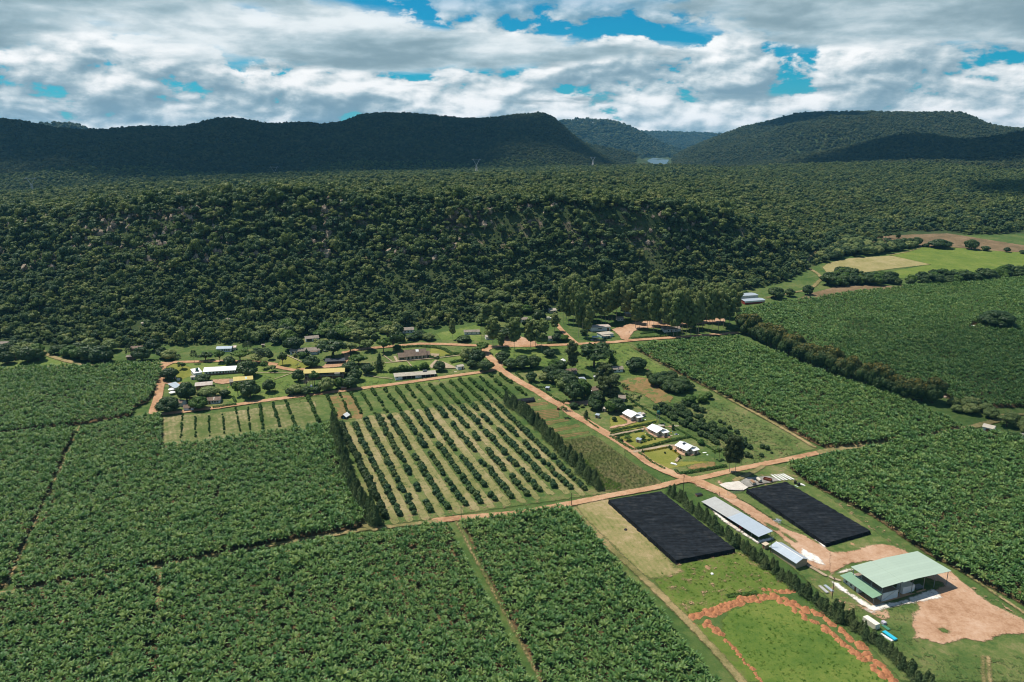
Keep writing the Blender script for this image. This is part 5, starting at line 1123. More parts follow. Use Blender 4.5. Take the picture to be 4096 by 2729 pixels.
hedge('E', [(1180, 1385), (1400, 1350), (1630, 1320)], 2.2, 1.4, 'hedge between cottage garden and orchard road'); hedge('E', [(1570, 1180), (1610, 1270)], 1.6, 1.4, 'side hedge of the cottage garden'); hedge('E', [(0, 490), (170, 490)], 2.0, 1.3, 'clipped hedge beside the footpath at the village road'); hedge('E', [(265, 485), (480, 475)], 2.0, 1.3, 'clipped hedge under the olive tree at the village road'); hedge('Z6', [(970, 430), (1150, 422)], 1.8, 1.2, 'hedge before the little brick cottage')
hedge('Z1', [(1080, 960), (1300, 935)], 2.4, .9, 'low weedy hedge behind the soil heaps')
# ------------------------------------------------------------------ small plants nobody could count
def tufts(name, label, cat, fr, polys, sp, mat, h, spread, s0, s1, lim=None):
    xs, ys = [], []
    for poly in polys:
        x, y = grid_in(P(fr, poly), sp, 1.0); xs.append(x); ys.append(y)
    x, y = np.concatenate(xs), np.concatenate(ys)
    if lim is not None: k = fbm(x / 6, y / 6) > lim; x, y = x[k], y[k]
    s = s0 + (s1 - s0) * RNG.random(len(x))
    scatter(name, label, cat, np.stack([x, y, SL * y], 1), np.stack([s, s, s], 1), RNG.random(len(x)) * 6.28, proto_collection(name + '_shapes', [tuft_mesh(i, mat, h, 26, spread) for i in range(4)]), .15)
tufts('weedy_crop', 'pale weedy maize crop with seed heads beside the dirt road', 'crop', 'Z8', [[(1890, 580), (2120, 540), (2354, 700), (2600, 870), (2580, 890), (2400, 920), (2200, 930), (2060, 760)]], 1.15, L_MAIZE, 1.2, .6, .6, 1.2)
tufts('weeds', 'bright green weeds along the casuarina windbreak', 'weeds', 'Z8', [[(1980, 640), (2060, 700), (2200, 830), (2354, 900), (2300, 940), (2190, 930), (2080, 800)]], 1.1, L_WEED, .9, .7, .7, 1.5)
tufts('meadow_weeds', 'low clumpy weeds over the meadow and ring field', 'weeds', 'Z1', [[(560, 830), (740, 720), (1180, 640), (1480, 850), (1330, 960), (800, 1090)], [(1050, 1130), (1330, 985), (1480, 980), (1950, 1310), (2250, 1568), (1500, 1600), (1070, 1260)], [(1150, 620), (2130, 1300), (2100, 1330), (1900, 1190), (1480, 870), (1160, 660)]], 1.7, L_WEED, .35, .6, .5, 1.2, -.1)
tufts('orchard_weeds', 'grass tufts between the shrubs of the small orchard', 'weeds', 'Z3', [[(860, 290), (1160, 250), (1560, 240), (2354, 640), (2354, 740), (1800, 860), (1560, 700)]], 2.0, L_MAIZE, .5, .7, .6, 1.3, -.05)
# ------------------------------------------------------------------ building materials
M_WHITE = wall_mat('white_plaster', (.72, .70, .66), (.40, .32, .25), .45)
M_WHITE2 = wall_mat('white_paint_blue_base', (.66, .69, .69), (.35, .33, .30), .4)
M_CREAM = wall_mat('cream_wall', (.60, .52, .40), (.36, .26, .17), .5)
M_BEIGE = wall_mat('beige_block_wall', (.42, .33, .22), (.25, .18, .11), .5, brick=(1.2, (.34, .28, .2)))
M_BRICK = wall_mat('brown_brick', (.24, .12, .075), (.10, .06, .04), .5, brick=(1.5, (.30, .24, .19)))
M_RED = wall_mat('red_painted_wall', (.26, .045, .035), (.14, .03, .025), .4)
M_STONE = wall_mat('stone_wall', (.34, .255, .16), (.16, .11, .07), .6, brick=(1.0, (.40, .33, .24)))
M_GREYW = wall_mat('grey_block_wall', (.36, .33, .29), (.2, .16, .12), .5, brick=(1.3, (.3, .28, .25)))
M_PLINTH = wall_mat('orange_plinth', (.46, .28, .16), (.30, .15, .08), .5)
M_INSHADE = plain('interior_shade_paint', (.035, .030, .027), .9, .1)  # near-black colour standing in for the shade inside bays and sheds
M_GLASS = plain('window_glass', (.025, .030, .034), .12, .6, var=.4, nsc=6)
M_FRAME = plain('window_frame', (.55, .53, .50), .6)
M_DOOR = plain('wooden_door', (.20, .10, .055), .7)
M_STEEL = plain('steel_post', (.22, .24, .25), .5, .4, .3)
M_POLE = plain('weathered_pole', (.085, .062, .045), .9, .1)
M_RUST = plain('rusty_metal', (.19, .07, .035), .8, .2, nsc=3, var=.5)
M_TYRE = plain('black_rubber', (.02, .02, .02), .8, .2)
M_BLACK = plain('black_plastic', (.018, .018, .02), .5, .4)
M_TANKG = plain('green_plastic_tank', (.012, .10, .085), .45, .4)
M_CONW = plain('cream_container_paint', (.72, .68, .56), .5, .3, var=.15)
M_WPAINT = plain('white_paint', (.76, .75, .72), .5, .3, var=.15)
R_WHITE = roof_mat('white_roof_sheets', (.84, .84, .83), (.72, .71, .68), .25, 'X', .45, 0, .5)
R_WHITEY = roof_mat('white_roof_sheets_long', (.80, .80, .79), (.66, .65, .63), .25, 'X', .45, 0, .5)
R_SILVER = roof_mat('silver_roof_sheets', (.40, .45, .50), (.32, .35, .38), .25, 'X', .35, .15, .6)
R_SILV2 = roof_mat('pale_new_roof_sheets', (.40, .455, .51), (.34, .385, .43), .25, 'X', .38, .1, .4)
R_DULL = roof_mat('dull_grey_roof_sheets', (.44, .44, .42), (.36, .35, .33), .25, 'X', .5, .1, .7)
R_GREEN = roof_mat('sage_green_roof_sheets', (.345, .425, .34), (.315, .39, .315), .4, 'Y', .5, 0, .5, bstr=.25)
R_GREEN2 = roof_mat('green_lean_to_sheets', (.185, .31, .205), (.16, .27, .18), .4, 'Y', .5, 0, .5, bstr=.25)
R_ASB = roof_mat('grey_asbestos_sheets', (.30, .255, .21), (.13, .105, .085), .35, 'X', .9, 0, .9, .15)
R_BROWN = roof_mat('brown_weathered_sheets', (.215, .155, .115), (.085, .06, .05), .4, 'X', .9, 0, .9, .15)
R_PALEG = roof_mat('pale_grey_asbestos_sheets', (.46, .41, .34), (.27, .235, .19), .35, 'X', .9, 0, .85, .15)
R_YEL = roof_mat('yellow_roof_sheets', (.50, .40, .13), (.42, .34, .15), .4, 'X', .7, 0, .6, .2)
R_RUSTY = roof_mat('rust_streaked_sheets', (.50, .46, .42), (.25, .13, .08), .3, 'X', .7, .1, .7, .2)
R_DARK = roof_mat('dark_slate_sheets', (.055, .062, .075), (.035, .037, .042), .4, 'X', .5, .1, .5)

def slab(mb, quad, th, m=0):
    q = [Vector(p) for p in quad]; n = (q[1] - q[0]).cross(q[3] - q[0]).normalized()
    if n.z < 0: n = -n
    mb.add([p - n * th for p in q] + q, [(3, 2, 1, 0), (4, 5, 6, 7), (0, 1, 5, 4), (1, 2, 6, 5), (2, 3, 7, 6), (3, 0, 4, 7)], m)

def windows(root, W, D, wins, nm='window', trim=None):
    for face, t, z, w, h in wins:
        f, g = MB(), MB()
        if face == 'f': x = t * W; f.box(x - w / 2 - .09, x + w / 2 + .09, -.05, .05, z - .09, z + h + .09); g.box(x - w / 2, x + w / 2, -.065, .04, z, z + h)
        elif face == 'r': y = t * D; f.box(W - .05, W + .05, y - w / 2 - .09, y + w / 2 + .09, z - .09, z + h + .09); g.box(W - .04, W + .065, y - w / 2, y + w / 2, z, z + h)
        else: y = t * D; f.box(-.05, .05, y - w / 2 - .09, y + w / 2 + .09, z - .09, z + h + .09); g.box(-.065, .04, y - w / 2, y + w / 2, z, z + h)
        o = f.build(nm, trim or (M_FRAME if nm == 'window' else M_DOOR), root)
        g.build('pane' if nm == 'window' else 'leaf', M_GLASS if nm == 'window' else M_DOOR, o)

def house(name, label, fr, a, b, D, h, roof, wm, rm, wins=(), doors=(), cat='house', group=None, over=.5, skirt=None, W=None, dz=0.0):
    """a: left and b: right foot of the wall facing the camera; D depth; roof: (kind, rise)"""
    pa, pb = T(fr, *a), T(fr, *b)
    Wd = W or np.linalg.norm((pb - pa)[:2]); az = math.atan2(pb[1] - pa[1], pb[0] - pa[0])
    root = thing(name, label, cat, pa + np.array([0, 0, dz]), az, group)
    kind, rise = roof[:2]
    w = MB(); z0 = -1.2
    if kind == 'gable_x':
        v = [(0, 0, z0), (Wd, 0, z0), (Wd, D, z0), (0, D, z0), (0, 0, h), (Wd, 0, h), (Wd, D, h), (0, D, h), (0, D / 2, h + rise), (Wd, D / 2, h + rise)]
        w.add(v, [(0, 1, 5, 4), (2, 3, 7, 6), (1, 2, 6, 9, 5), (3, 0, 4, 8, 7), (4, 5, 9, 8), (6, 7, 8, 9)])
    elif kind == 'gable_y':
        v = [(0, 0, z0), (Wd, 0, z0), (Wd, D, z0), (0, D, z0), (0, 0, h), (Wd, 0, h), (Wd, D, h), (0, D, h), (Wd / 2, 0, h + rise), (Wd / 2, D, h + rise)]
        w.add(v, [(0, 1, 5, 8, 4), (2, 3, 7, 9, 6), (1, 2, 6, 5), (3, 0, 4, 7), (5, 6, 9, 8), (4, 8, 9, 7)])
    elif kind == 'mono':      # falls towards the camera by rise
        v = [(0, 0, z0), (Wd, 0, z0), (Wd, D, z0), (0, D, z0), (0, 0, h), (Wd, 0, h), (Wd, D, h + rise), (0, D, h + rise)]
        w.add(v, [(0, 1, 5, 4), (1, 2, 6, 5), (2, 3, 7, 6), (3, 0, 4, 7), (4, 5, 6, 7)])
    else: w.box(0, Wd, 0, D, z0, h)
    w.build('wall', wm, root)
    if skirt: MB().box(-.03, Wd + .03, -.03, D + .03, -1.2, skirt[0]).build('plinth', skirt[1], root)
    r = MB(); o = over; t = .10
    if kind == 'gable_x':
        s = rise / (D / 2)
        slab(r, [(-o, -o, h - s * o + t), (Wd + o, -o, h - s * o + t), (Wd + o, D / 2, h + rise + t), (-o, D / 2, h + rise + t)], t)
        slab(r, [(Wd + o, D + o, h - s * o + t), (-o, D + o, h - s * o + t), (-o, D / 2 + .004, h + rise + t), (Wd + o, D / 2 + .004, h + rise + t)], t)
    elif kind == 'gable_y':
        s = rise / (Wd / 2)
        slab(r, [(-o, D + o, h - s * o + t), (-o, -o, h - s * o + t), (Wd / 2, -o, h + rise + t), (Wd / 2, D + o, h + rise + t)], t)
        slab(r, [(Wd + o, -o, h - s * o + t), (Wd + o, D + o, h - s * o + t), (Wd / 2 + .004, D + o, h + rise + t), (Wd / 2 + .004, -o, h + rise + t)], t)
    elif kind == 'mono':
        s = rise / D
        slab(r, [(-o, -o, h - s * o + t + .02), (Wd + o, -o, h - s * o + t + .02), (Wd + o, D + o, h + rise + s * o + t + .02), (-o, D + o, h + rise + s * o + t + .02)], t)
    else: r.box(-o, Wd + o, -o, D + o, h + .003, h + .16)
    rf = r.build('roof', rm, root)
    windows(root, Wd, D, wins); windows(root, Wd, D, doors, 'door')
    return root, Wd, D, rf

# ------------------------------------------------------------------ packing house
AX, BX = math.radians(-64.5), math.radians(20.5)
def packing_house():
    o = G('A', 625, 1005); r = thing('packing_house', 'large open sided packing house with sage green roof and white rooms', 'packing house', o, BX)
    # local x runs along the right front, local y up the left front
    MB().box(0, 33.5, 0, 17.0, -1, .75).build('plinth', M_PLINTH, r)
    w = MB(); w.box(.4, 4.1, 8.3, 16.8, .75, 3.98); w.build('office_wall', M_WHITE, r)
    for yy in (15.0, 12.4):
        f = MB().box(.34, .44, yy - .55, yy + .55, 1.7, 2.75).build('window', M_FRAME, r); MB().box(.325, .45, yy - .45, yy + .45, 1.8, 2.65).build('pane', M_GLASS, f)
    MB().box(.33, .44, 9.6, 10.5, .76, 2.8).build('door', M_DOOR, r)
    w = MB(); w.box(5.0, 13.4, .5, .75, .75, 4.3); w.box(5.0, 5.25, .75, 16.4, .75, 4.3); w.box(13.2, 13.4, .75, 5, .75, 4.3); w.build('cold_room_wall', M_WHITE2, r)
    MB().box(5.26, 13.19, .76, 16.3, 4.0, 4.2).build('cold_room_ceiling', plain('dusty_ceiling_board', (.27, .21, .16), .9, .1), r)
    MB().box(17.0, 23.5, 1.4, 4.6, .76, 3.8).build('cold_store', M_WPAINT, r)
    MB().box(25, 29, 1.6, 4.0, .76, 1.6).build('sorting_table', M_STEEL, r)
    MB().box(14, 16.4, 9.0, 16, .76, 3.0).build('back_room_wall', M_INSHADE, r)
    MB().box(23.4, 28.2, .02, .25, .75, 1.5).build('loading_ledge', M_PLINTH, r)
    for x, y, h in [(4.2, .3, 8.3), (4.2, 5.6, 8.3), (4.2, 11, 8.3), (4.2, 15.6, 8.3), (14, .3, 8.7), (14, 15.6, 8.7), (20.5, .3, 8.9), (27, .3, 8.7), (33, .3, 8.5), (33, 8.0, 8.5), (33, 15.6, 8.5), (20.5, 15.6, 8.9), (27, 15.6, 8.7)]:
        p = MB(); p.box(x - .11, x + .11, y - .11, y + .11, .7, h - .02); p.build('post', M_STEEL, r)
    for (p, q) in [((4.2, .3, .9), (14, .3, 5.4)), ((33, .3, 4.6), (31, .3, 8.2)), ((4.2, .4, 5.0), (4.2, 2.6, 8.0)), ((4.2, 5.6, 5.0), (4.2, 8, 8.0)), ((4.2, 11, 5.0), (4.2, 13.2, 8.0))]:
        MB().tube(p, q, .05, n=5).build('brace', M_STEEL, r)
    m = MB(); slab(m, [(2.7, -.9, 8.4), (13.6, -.9, 8.75), (13.6, 15.9, 8.75), (2.7, 15.9, 8.4)], .12); m.build('roof', R_GREEN, r)
    m = MB(); slab(m, [(13.45, -1.4, 8.80), (20.5, -1.4, 9.05), (20.5, 15.6, 9.05), (13.45, 15.6, 8.80)], .12); slab(m, [(20.505, -1.4, 9.05), (39.7, -1.4, 8.35), (39.7, 15.6, 8.35), (20.505, 15.6, 9.05)], .12); m.build('roof', R_GREEN, r)
    m = MB(); slab(m, [(-.9, -.2, 4.0), (4.6, -.2, 4.6), (4.6, 17.6, 4.6), (-.9, 17.6, 4.0)], .1); m.build('lean_to_roof', R_GREEN2, r)
    for y in (.3, 4.3, 8.0): MB().box(.3, .45, y - .08, y + .08, .7, 3.98).build('post', M_STEEL, r)
    MB().box(4.61, 4.8, -.1, 17.5, 4.3, 4.55).build('gutter', M_WPAINT, r)
    MB().box(33.6, 39.6, 15.5, 15.6, .0, .05).build('ground_beam', M_PLINTH, r)
    for y in (-.6, 15.0): MB().box(38.8, 39.0, y - .1, y + .1, -.5, 8.3).build('post', M_STEEL, r)
packing_house()
# ------------------------------------------------------------------ container and bits around it
def container():
    a, b = G('A', 490, 1240), G('A', 655, 1365); az = math.atan2(*(b - a)[1::-1]); L = 6.06
    r = thing('shipping_container', 'cream white shipping container at the hedge below the packing house', 'container', b - np.array([math.cos(az), math.sin(az), 0]) * L, az)
    m = MB(); m.box(0, L, 0, 2.44, .08, 2.59)
    for k in range(20): m.box(.15 + k * .3, .30 + k * .3, -.035, -.002, .25, 2.45); m.box(.15 + k * .3, .30 + k * .3, 2.442, 2.475, .25, 2.45)
    m.build('body', M_CONW, r)
    for y in (.06, 1.24): MB().box(L + .002, L + .05, y, y + 1.14, .2, 2.48).build('door', M_CONW, r)
    for y in (.5, 1.7): MB().tube((L + .08, y, .2), (L + .08, y, 2.45), .03, n=5).build('locking_bar', M_STEEL, r)
container()
def flat_stack(name, label, cat, fr, a, b, W, n, mat, h=.09, jit=.15, group=None):
    pa, pb = T(fr, *a), T(fr, *b); L = np.linalg.norm(pb - pa); az = math.atan2(*(pb - pa)[1::-1])
    m = MB()
    for k in range(n):
        dx, dy = (random.random() - .5) * jit * 2, (random.random() - .5) * jit
        m.box(dx, L + dx, dy, W + dy, .06 + k * h, .06 + (k + .85) * h, rot=(random.random() - .5) * .05)
    o = m.build(name, mat); o.location = tuple(pa); o.rotation_euler = (0, 0, az); return tag(o, label, cat, group)
def pallet_crate(fr, x, y, s, h, mat, label):
    p = T(fr, x, y); r = thing('crate', label, 'crate', p, BX)
    MB().box(-s / 2, s / 2, -s / 2, s / 2, .16, h).build('box', mat, r)
    m = MB()
    for k in (-1, 0, 1): m.box(-s / 2, s / 2, k * s * .4 - .07, k * s * .4 + .07, .02, .15)
    m.build('pallet', M_POLE, r)
    MB().box(-s / 2 - .03, s / 2 + .03, -s / 2 - .03, s / 2 + .03, h + .002, h + .06).build('lid', mat, r)
pallet_crate('A', 780, 1268, 1.5, 1.2, plain('lilac_grey_wrap', (.48, .44, .50), .5), 'lilac grey wrapped crate beside the cream shipping container')
flat_stack('sheet_stack', 'stack of dark green roof sheets beside the container', 'sheet stack', 'A', (745, 1290), (845, 1370), 1.5, 4, plain('dark_green_sheets', (.06, .20, .13), .5))
flat_stack('tarpaulin_stack', 'bright cyan covered stack of sheets behind the container', 'sheet stack', 'A', (760, 1390), (935, 1525), 1.6, 7, plain('cyan_tarpaulin', (.03, .42, .58), .5))
flat_stack('pipe_stack', 'white pipes lying beside the cyan stack', 'pipe stack', 'A', (730, 1420), (900, 1535), .9, 3, M_WPAINT, .14)
flat_stack('white_scrap', 'small white sheet scrap at the hedge left of the container', 'scrap', 'A', (460, 1265), (495, 1280), .8, 2, M_WPAINT)
flat_stack('roof_sheet_stack', 'western one of two grey roof sheet stacks beside the packing house', 'sheet stack', 'Z2', (308, 885), (365, 940), 1.2, 4, R_DULL, group='grey sheet stacks')
flat_stack('roof_sheet_stack', 'eastern one of two grey roof sheet stacks beside the packing house', 'sheet stack', 'Z2', (345, 880), (400, 930), 1.3, 4, R_SILVER, group='grey sheet stacks')
# ------------------------------------------------------------------ long beige block, open shed, pump box
h, W, D, _ = house('store_house', 'long beige block building with silver gable roof between open shed and packing house', 'B', (1105, 1120), (1465, 1378), 6.6, 2.6, ('gable_x', 1.25), M_BEIGE, R_SILV2, [('r', .5, 2.9, 2.6, .5)], [('f', .0, 0, .0, .0)][:0], 'store', over=.65)
MB().box(-.6, W + .6, D / 2 - .22, D / 2 + .22, 3.93, 4.0).build('ridge_cap', M_WPAINT, h)
house('pump_house', 'tiny flat roofed beige pump house beside the open shed', 'B', (975, 1060), (1020, 1090), 2.2, 1.9, ('mono', .25), M_BEIGE, roof_mat('beige_sheet', (.52, .44, .32), (.40, .32, .22), .3), [], [('f', .5, 0, .8, 1.6)], 'pump house', over=.25)
def open_shed():
    a, b = G('B', 165, 455), G('B', 925, 992); az = math.atan2(*(b - a)[1::-1]); L = 38.0
    r = thing('open_shed', 'long open implement shed with grey and pale blue sheet roof', 'shed', b - np.array([math.cos(az), math.sin(az), 0]) * L, az); W = 7.0
    MB().box(-.3, L + .5, -.9, W + .6, -1, .12).build('floor_slab', plain('shed_floor', (.50, .43, .36), .9, .1), r)
    for k in range(9):
        for y in (0, W): MB().box(k * L / 8 - .09, k * L / 8 + .09, y - .09, y + .09, .1, 3.7 + (.5 if y else 0)).build('post', M_STEEL, r)
    z0, z1 = 3.62, 4.42
    for x0, x1, m in ((-1, L * .47, R_DULL), (L * .47 + .01, L + .6, R_SILV2)):
        mb = MB(); slab(mb, [(x0, -.9, z0), (x1, -.9, z0), (x1, W + .9, z1), (x0, W + .9, z1)], .1); mb.build('roof', m, r)
    w = MB(); w.box(0, L * .8, W - .3, W - .15, .1, 2.6); w.build('back_wall', M_INSHADE, r)
    return r
open_shed()
def tractor(fr, x, y, rz, c, label, s=1.0):
    p = T(fr, x, y); r = thing('tractor', label, 'tractor', p, rz)
    m = plain('tractor_paint', c, .5, .4)
    MB().box(.2 * s, 2.0 * s, -.35 * s, .35 * s, .7 * s, 1.35 * s).build('bonnet', m, r); MB().box(-.7 * s, .2 * s, -.45 * s, .45 * s, .7 * s, 1.15 * s).build('body', m, r)
    MB().box(-.6 * s, -.1 * s, -.3 * s, .3 * s, 1.16 * s, 1.7 * s).build('seat', M_BLACK, r)
    for xx, yy, R_ in ((-.3, .75, .75), (-.3, -.75, .75), (1.6, .6, .42), (1.6, -.6, .42)):
        MB().tube((xx * s, (yy - .18) * s, R_ * s), (xx * s, (yy + .18) * s, R_ * s), R_ * s, n=14).build('wheel', M_TYRE, r)
tractor('B', 520, 672, AX, (.40, .10, .03), 'orange tractor parked under the middle of the open shed'); tractor('B', 640, 775, AX, (.36, .035, .02), 'red farm implement under the pale half of the open shed')
def trailer(fr, x, y, rz, c, label, load=None, L=4.2, tank=False, name='farm_trailer'):
    p = T(fr, x, y); r = thing(name, label, 'trailer', p, rz); m = plain('trailer_paint_' + str(len(bpy.data.materials)), c, .8, .2, nsc=3, var=.45)
    if tank: 
        t = MB(); t.tube((0, 0, 1.45), (L * .8, 0, 1.45), .8, n=16); t.build('tank', m, r)
        MB().box(-.1, L * .85, -.6, .6, .62, .78).build('chassis', M_RUST, r)
    else:
        b = MB(); b.box(0, L, -1, 1, .75, .9); b.box(0, L, -1, -.92, .9, 1.6); b.box(0, L, .92, 1, .9, 1.6); b.box(0, .08, -.92, .92, .9, 1.6); b.box(L - .08, L, -.92, .92, .9, 1.6); b.build('body', m, r)
        if load:
            q = MB(); q.add([(.1, -.9, 1.2), (L - .1, -.9, 1.2), (L - .1, .9, 1.2), (.1, .9, 1.2), (.5, -.6, 1.95), (L - .5, -.6, 1.95), (L - .5, .6, 1.95), (.5, .6, 1.95)], [(0, 1, 5, 4), (1, 2, 6, 5), (2, 3, 7, 6), (3, 0, 4, 7), (4, 5, 6, 7)]); q.build('load', plain('load_' + str(len(bpy.data.materials)), load, .9, .1), r)
    for xx in (L * .2, L * .75):
        for yy in (-.85, .85): MB().tube((xx, yy - .12, .42), (xx, yy + .12, .42), .42, n=12).build('wheel', M_TYRE, r)
    MB().tube((L, 0, .7), (L + 1.3, 0, .5), .06, n=5).build('drawbar', M_RUST, r)
trailer('B', 815, 110, AX - .3, (.45, .42, .36), 'farm trailer piled with a brown load on the gravel pad', (.30, .18, .11)); trailer('B', 905, 85, AX - .2, (.62, .56, .46), 'farm trailer with a cream tank between the other two trailers', tank=True); trailer('B', 1000, 75, AX + .5, (.26, .08, .04), 'rusty red open trailer at the back of the gravel pad')
trailer('Z4', 172, 745, math.radians(100), (.17, .06, .03), 'rusty brown cage trailer at the road fork in the village', (.13, .05, .03), 4.5)
def tank(fr, x, y, R_, H_, label, mat, base=0.0, legs=0.0, name='water_tank', group=None):
    p = T(fr, x, y); r = thing(name, label, 'tank', p, 0, group)
    MB().lathe((0, 0, legs), [(R_ * .97, .05), (R_, .15), (R_, H_ * .3), (R_ * 1.02, H_ * .32), (R_, H_ * .35), (R_, H_ * .62), (R_ * 1.02, H_ * .64), (R_, H_ * .67), (R_ * .98, H_ * .84), (R_ * .55, H_ * .97), (R_ * .3, H_)], 20).build('tank_body', mat, r, True)
    MB().lathe((0, 0, legs), [(R_ * .28, H_ + .002), (R_ * .28, H_ + .08)], 12).build('lid', mat, r)
    if legs:
        q = R_ * .85
        for sx in (-1, 1):
            for sy in (-1, 1): MB().tube((sx * q, sy * q, -.5), (sx * q, sy * q, legs - .1), .06, n=5).build('leg', M_STEEL, r)
        for z in (legs * .33, legs * .66):
            b = MB()
            for (c, d) in (((-q, -q), (q, -q)), ((q, -q), (q, q)), ((q, q), (-q, q)), ((-q, q), (-q, -q))): b.tube((*c, z), (*d, z + legs * .3), .04, n=4)
            b.build('bracing', M_STEEL, r)
        MB().box(-R_ * 1.3, R_ * 1.3, -R_ * 1.3, R_ * 1.3, legs - .1, legs + .04).build('platform', M_POLE, r)
tank('B', 1460, 130, .75, 1.9, 'black drum tank nearest the plantation edge behind the shade net', M_BLACK, group='black drum tanks'); tank('B', 1512, 160, .75, 1.9, 'black drum tank beside the white sacks behind the shade net', M_BLACK, group='black drum tanks')
tank('C', 1075, 520, 1.0, 2.3, 'green water tank on a tall steel tower behind the second white roofed house', M_TANKG, legs=6.0, name='water_tower')
tank('J', 190, 690, 1.1, 2.2, 'green water tank on a low stand in the old garden', M_TANKG, legs=.8); tank('E', 895, 760, .95, 2.2, 'green water tank on a steel stand at the west end of the school block', M_TANKG, legs=3.4, name='water_tower')
flat_stack('white_sacks', 'pile of white sacks beside the drum tanks', 'sack pile', 'B', (1535, 150), (1590, 170), 1.2, 3, M_WPAINT, .2, .5)
flat_stack('pale_pipes', 'pale blue pipes lying beside the shade net and drums', 'pipe stack', 'B', (1455, 160), (1505, 185), .4, 2, plain('pale_blue_pipe', (.55, .68, .70), .4), .12)
for k in range(5):
    a, b = (1090 + 41 * k, -9 - 3.5 * k), (1233 + 51 * k, 100 - 4 * k)
    flat_stack('concrete_panel', f'{ORD[k]} white concrete panel laid behind the shade net, counted from the gravel pad', 'panel', 'B', a, b, .9, 1, M_WPAINT, .14, .05, 'white panels laid in rows')
def gate():
    a, b = T('B', 468, 297), T('B', 690, 250); L = np.linalg.norm(b - a); r = thing('mesh_gate', 'wire mesh gate in front of the white concrete slab', 'gate', a, math.atan2(*(b - a)[1::-1]))
    for x in (0, L * .4, L): MB().tube((x, 0, -.3), (x, 0, 2.1), .06, n=6).build('post', M_STEEL, r)
    m = MB()
    for k in range(int(L / .35)): m.tube((k * .35, 0, .1), (k * .35, 0, 1.9), .018, n=4)
    for z in (.1, .55, 1.0, 1.45, 1.9): m.tube((0, 0, z), (L, 0, z), .022, n=4)
    m.build('mesh_panel', plain('galvanised_wire', (.50, .50, .48), .4, .5, .4), r)
gate()
def sand_heap(fr, x, y, R_, H_, mat, label, name='sand_heap', group=None, seed=0, parts=None):
    p = T(fr, x, y); rng = np.random.default_rng(int(x * 7 + y * 3 + seed)); V, Fc = [], []; n, k = 18, 6
    for j in range(k + 1):
        q = j / k
        for i in range(n):
            a = 2 * PI * i / n; rr = R_ * q * (1 + .18 * math.sin(2 * a + seed + x) + .10 * math.sin(5 * a + y)) + rng.normal() * .05 * R_ * q
            V.append((rr * math.cos(a), rr * math.sin(a), H_ * (math.cos(min(q, 1) * PI) * .5 + .5) * (1 + .12 * rng.normal()) - .06))
    for j in range(k): Fc += [(j * n + i, (j + 1) * n + i, (j + 1) * n + (i + 1) % n, j * n + (i + 1) % n) for i in range(n)]
    o = link(name, mesh_from(name, V, Fc, [mat], smooth=True)); o.location = tuple(p); o.rotation_euler = (0, 0, rng.random() * 6.28)
    return tag(o, label, 'heap', group)
def soil_mat(name, c):
    m, nt = newmat(name); pos = N(nt, 'ShaderNodeNewGeometry').outputs['Position']
    n1 = noise(nt, pos, .6, 5, .7); n2 = noise(nt, pos, 3.2, 4, .75)
    finish(nt, ramp(nt, math_(nt, 'ADD', math_(nt, 'MULTIPLY', n1, .5), math_(nt, 'MULTIPLY', n2, .5)), [(.34, tuple(v * .55 for v in c)), (.5, c), (.66, tuple(min(.8, v * 1.4) for v in c))]), .95, .1, n2, 1.0, .35)
    return m
S_ORANGE = soil_mat('orange_soil', (.40, .175, .085)); S_GREY = soil_mat('grey_gravel_heap', (.23, .26, .29)); S_TAN = soil_mat('tan_soil', (.36, .22, .12)); S_DARK = soil_mat('dark_compost', (.10, .065, .045))
sand_heap('B', 1215, 670, 3.0, .9, S_GREY, 'grey gravel heap beside the eastern shade net', 'gravel_heap'); sand_heap('B', 1290, 705, 2.4, .5, S_DARK, 'dark compost heap next to the grey gravel heap', 'compost_heap'); sand_heap('B', 1190, 620, 2.2, .5, S_TAN, 'pale sand heap behind the grey gravel heap'); sand_heap('B', 1410, 745, 1.9, .5, S_TAN, 'tan sand heap on the grass edge of the eastern shade net')
sand_heap('B', 180, 1350, 2.0, .7, S_TAN, 'single tan soil heap on the meadow'); sand_heap('A', 320, 95, 2.6, .4, S_TAN, 'flat grey tan heap below the eastern shade net')
def rock_lump(name, label, cat, fr, x, y, s, mat, seed=1):
    p = T(fr, x, y); rng = np.random.default_rng(seed); bm = bmesh.new(); bmesh.ops.create_icosphere(bm, subdivisions=2, radius=1)
    for v in bm.verts: v.co *= .75 + .5 * rng.random(); v.co.z *= .6; v.co *= s; v.co.z += .35 * s
    me = bpy.data.meshes.new(name); bm.to_mesh(me); bm.free(); me.materials.append(mat); o = link(name, me); o.location = tuple(p); return tag(o, label, cat)
rock_lump('white_bag', 'white bag lying alone on the meadow', 'bag', 'B', 250, 1450, .7, M_WPAINT, 3)
flat_stack('white_board', 'white board lying on the grass behind the packing house', 'board', 'A', (695, 62), (772, 68), 1.3, 1, M_WPAINT)
# brick pit with black cover, black sheet on the field
def pit(fr, x, y, label, s, lid):
    p = T(fr, x, y); r = thing('brick_pit', label, 'pit', p, BX)
    m = MB(); m.box(-s, s, -s * .6, -s * .6 + .2, -.3, .7); m.box(-s, s, s * .6 - .2, s * .6, -.3, .7); m.box(-s, -s + .2, -s * .6 + .2, s * .6 - .2, -.3, .7); m.box(s - .2, s, -s * .6 + .2, s * .6 - .2, -.3, .7); m.build('wall', M_BRICK, r)
    MB().box(-s + .05, s - .05, -s * .6 + .05, s * .6 - .05, .702, .95).build('cover', lid, r)
pit('B', 55, 300, 'low brick pit with a black cover on the grass by the road', 1.7, M_BLACK)
rock_lump('black_sheet_bundle', 'black plastic bundle on the tan mown field', 'bundle', 'Z1', 360, 483, .8, M_BLACK, 5)
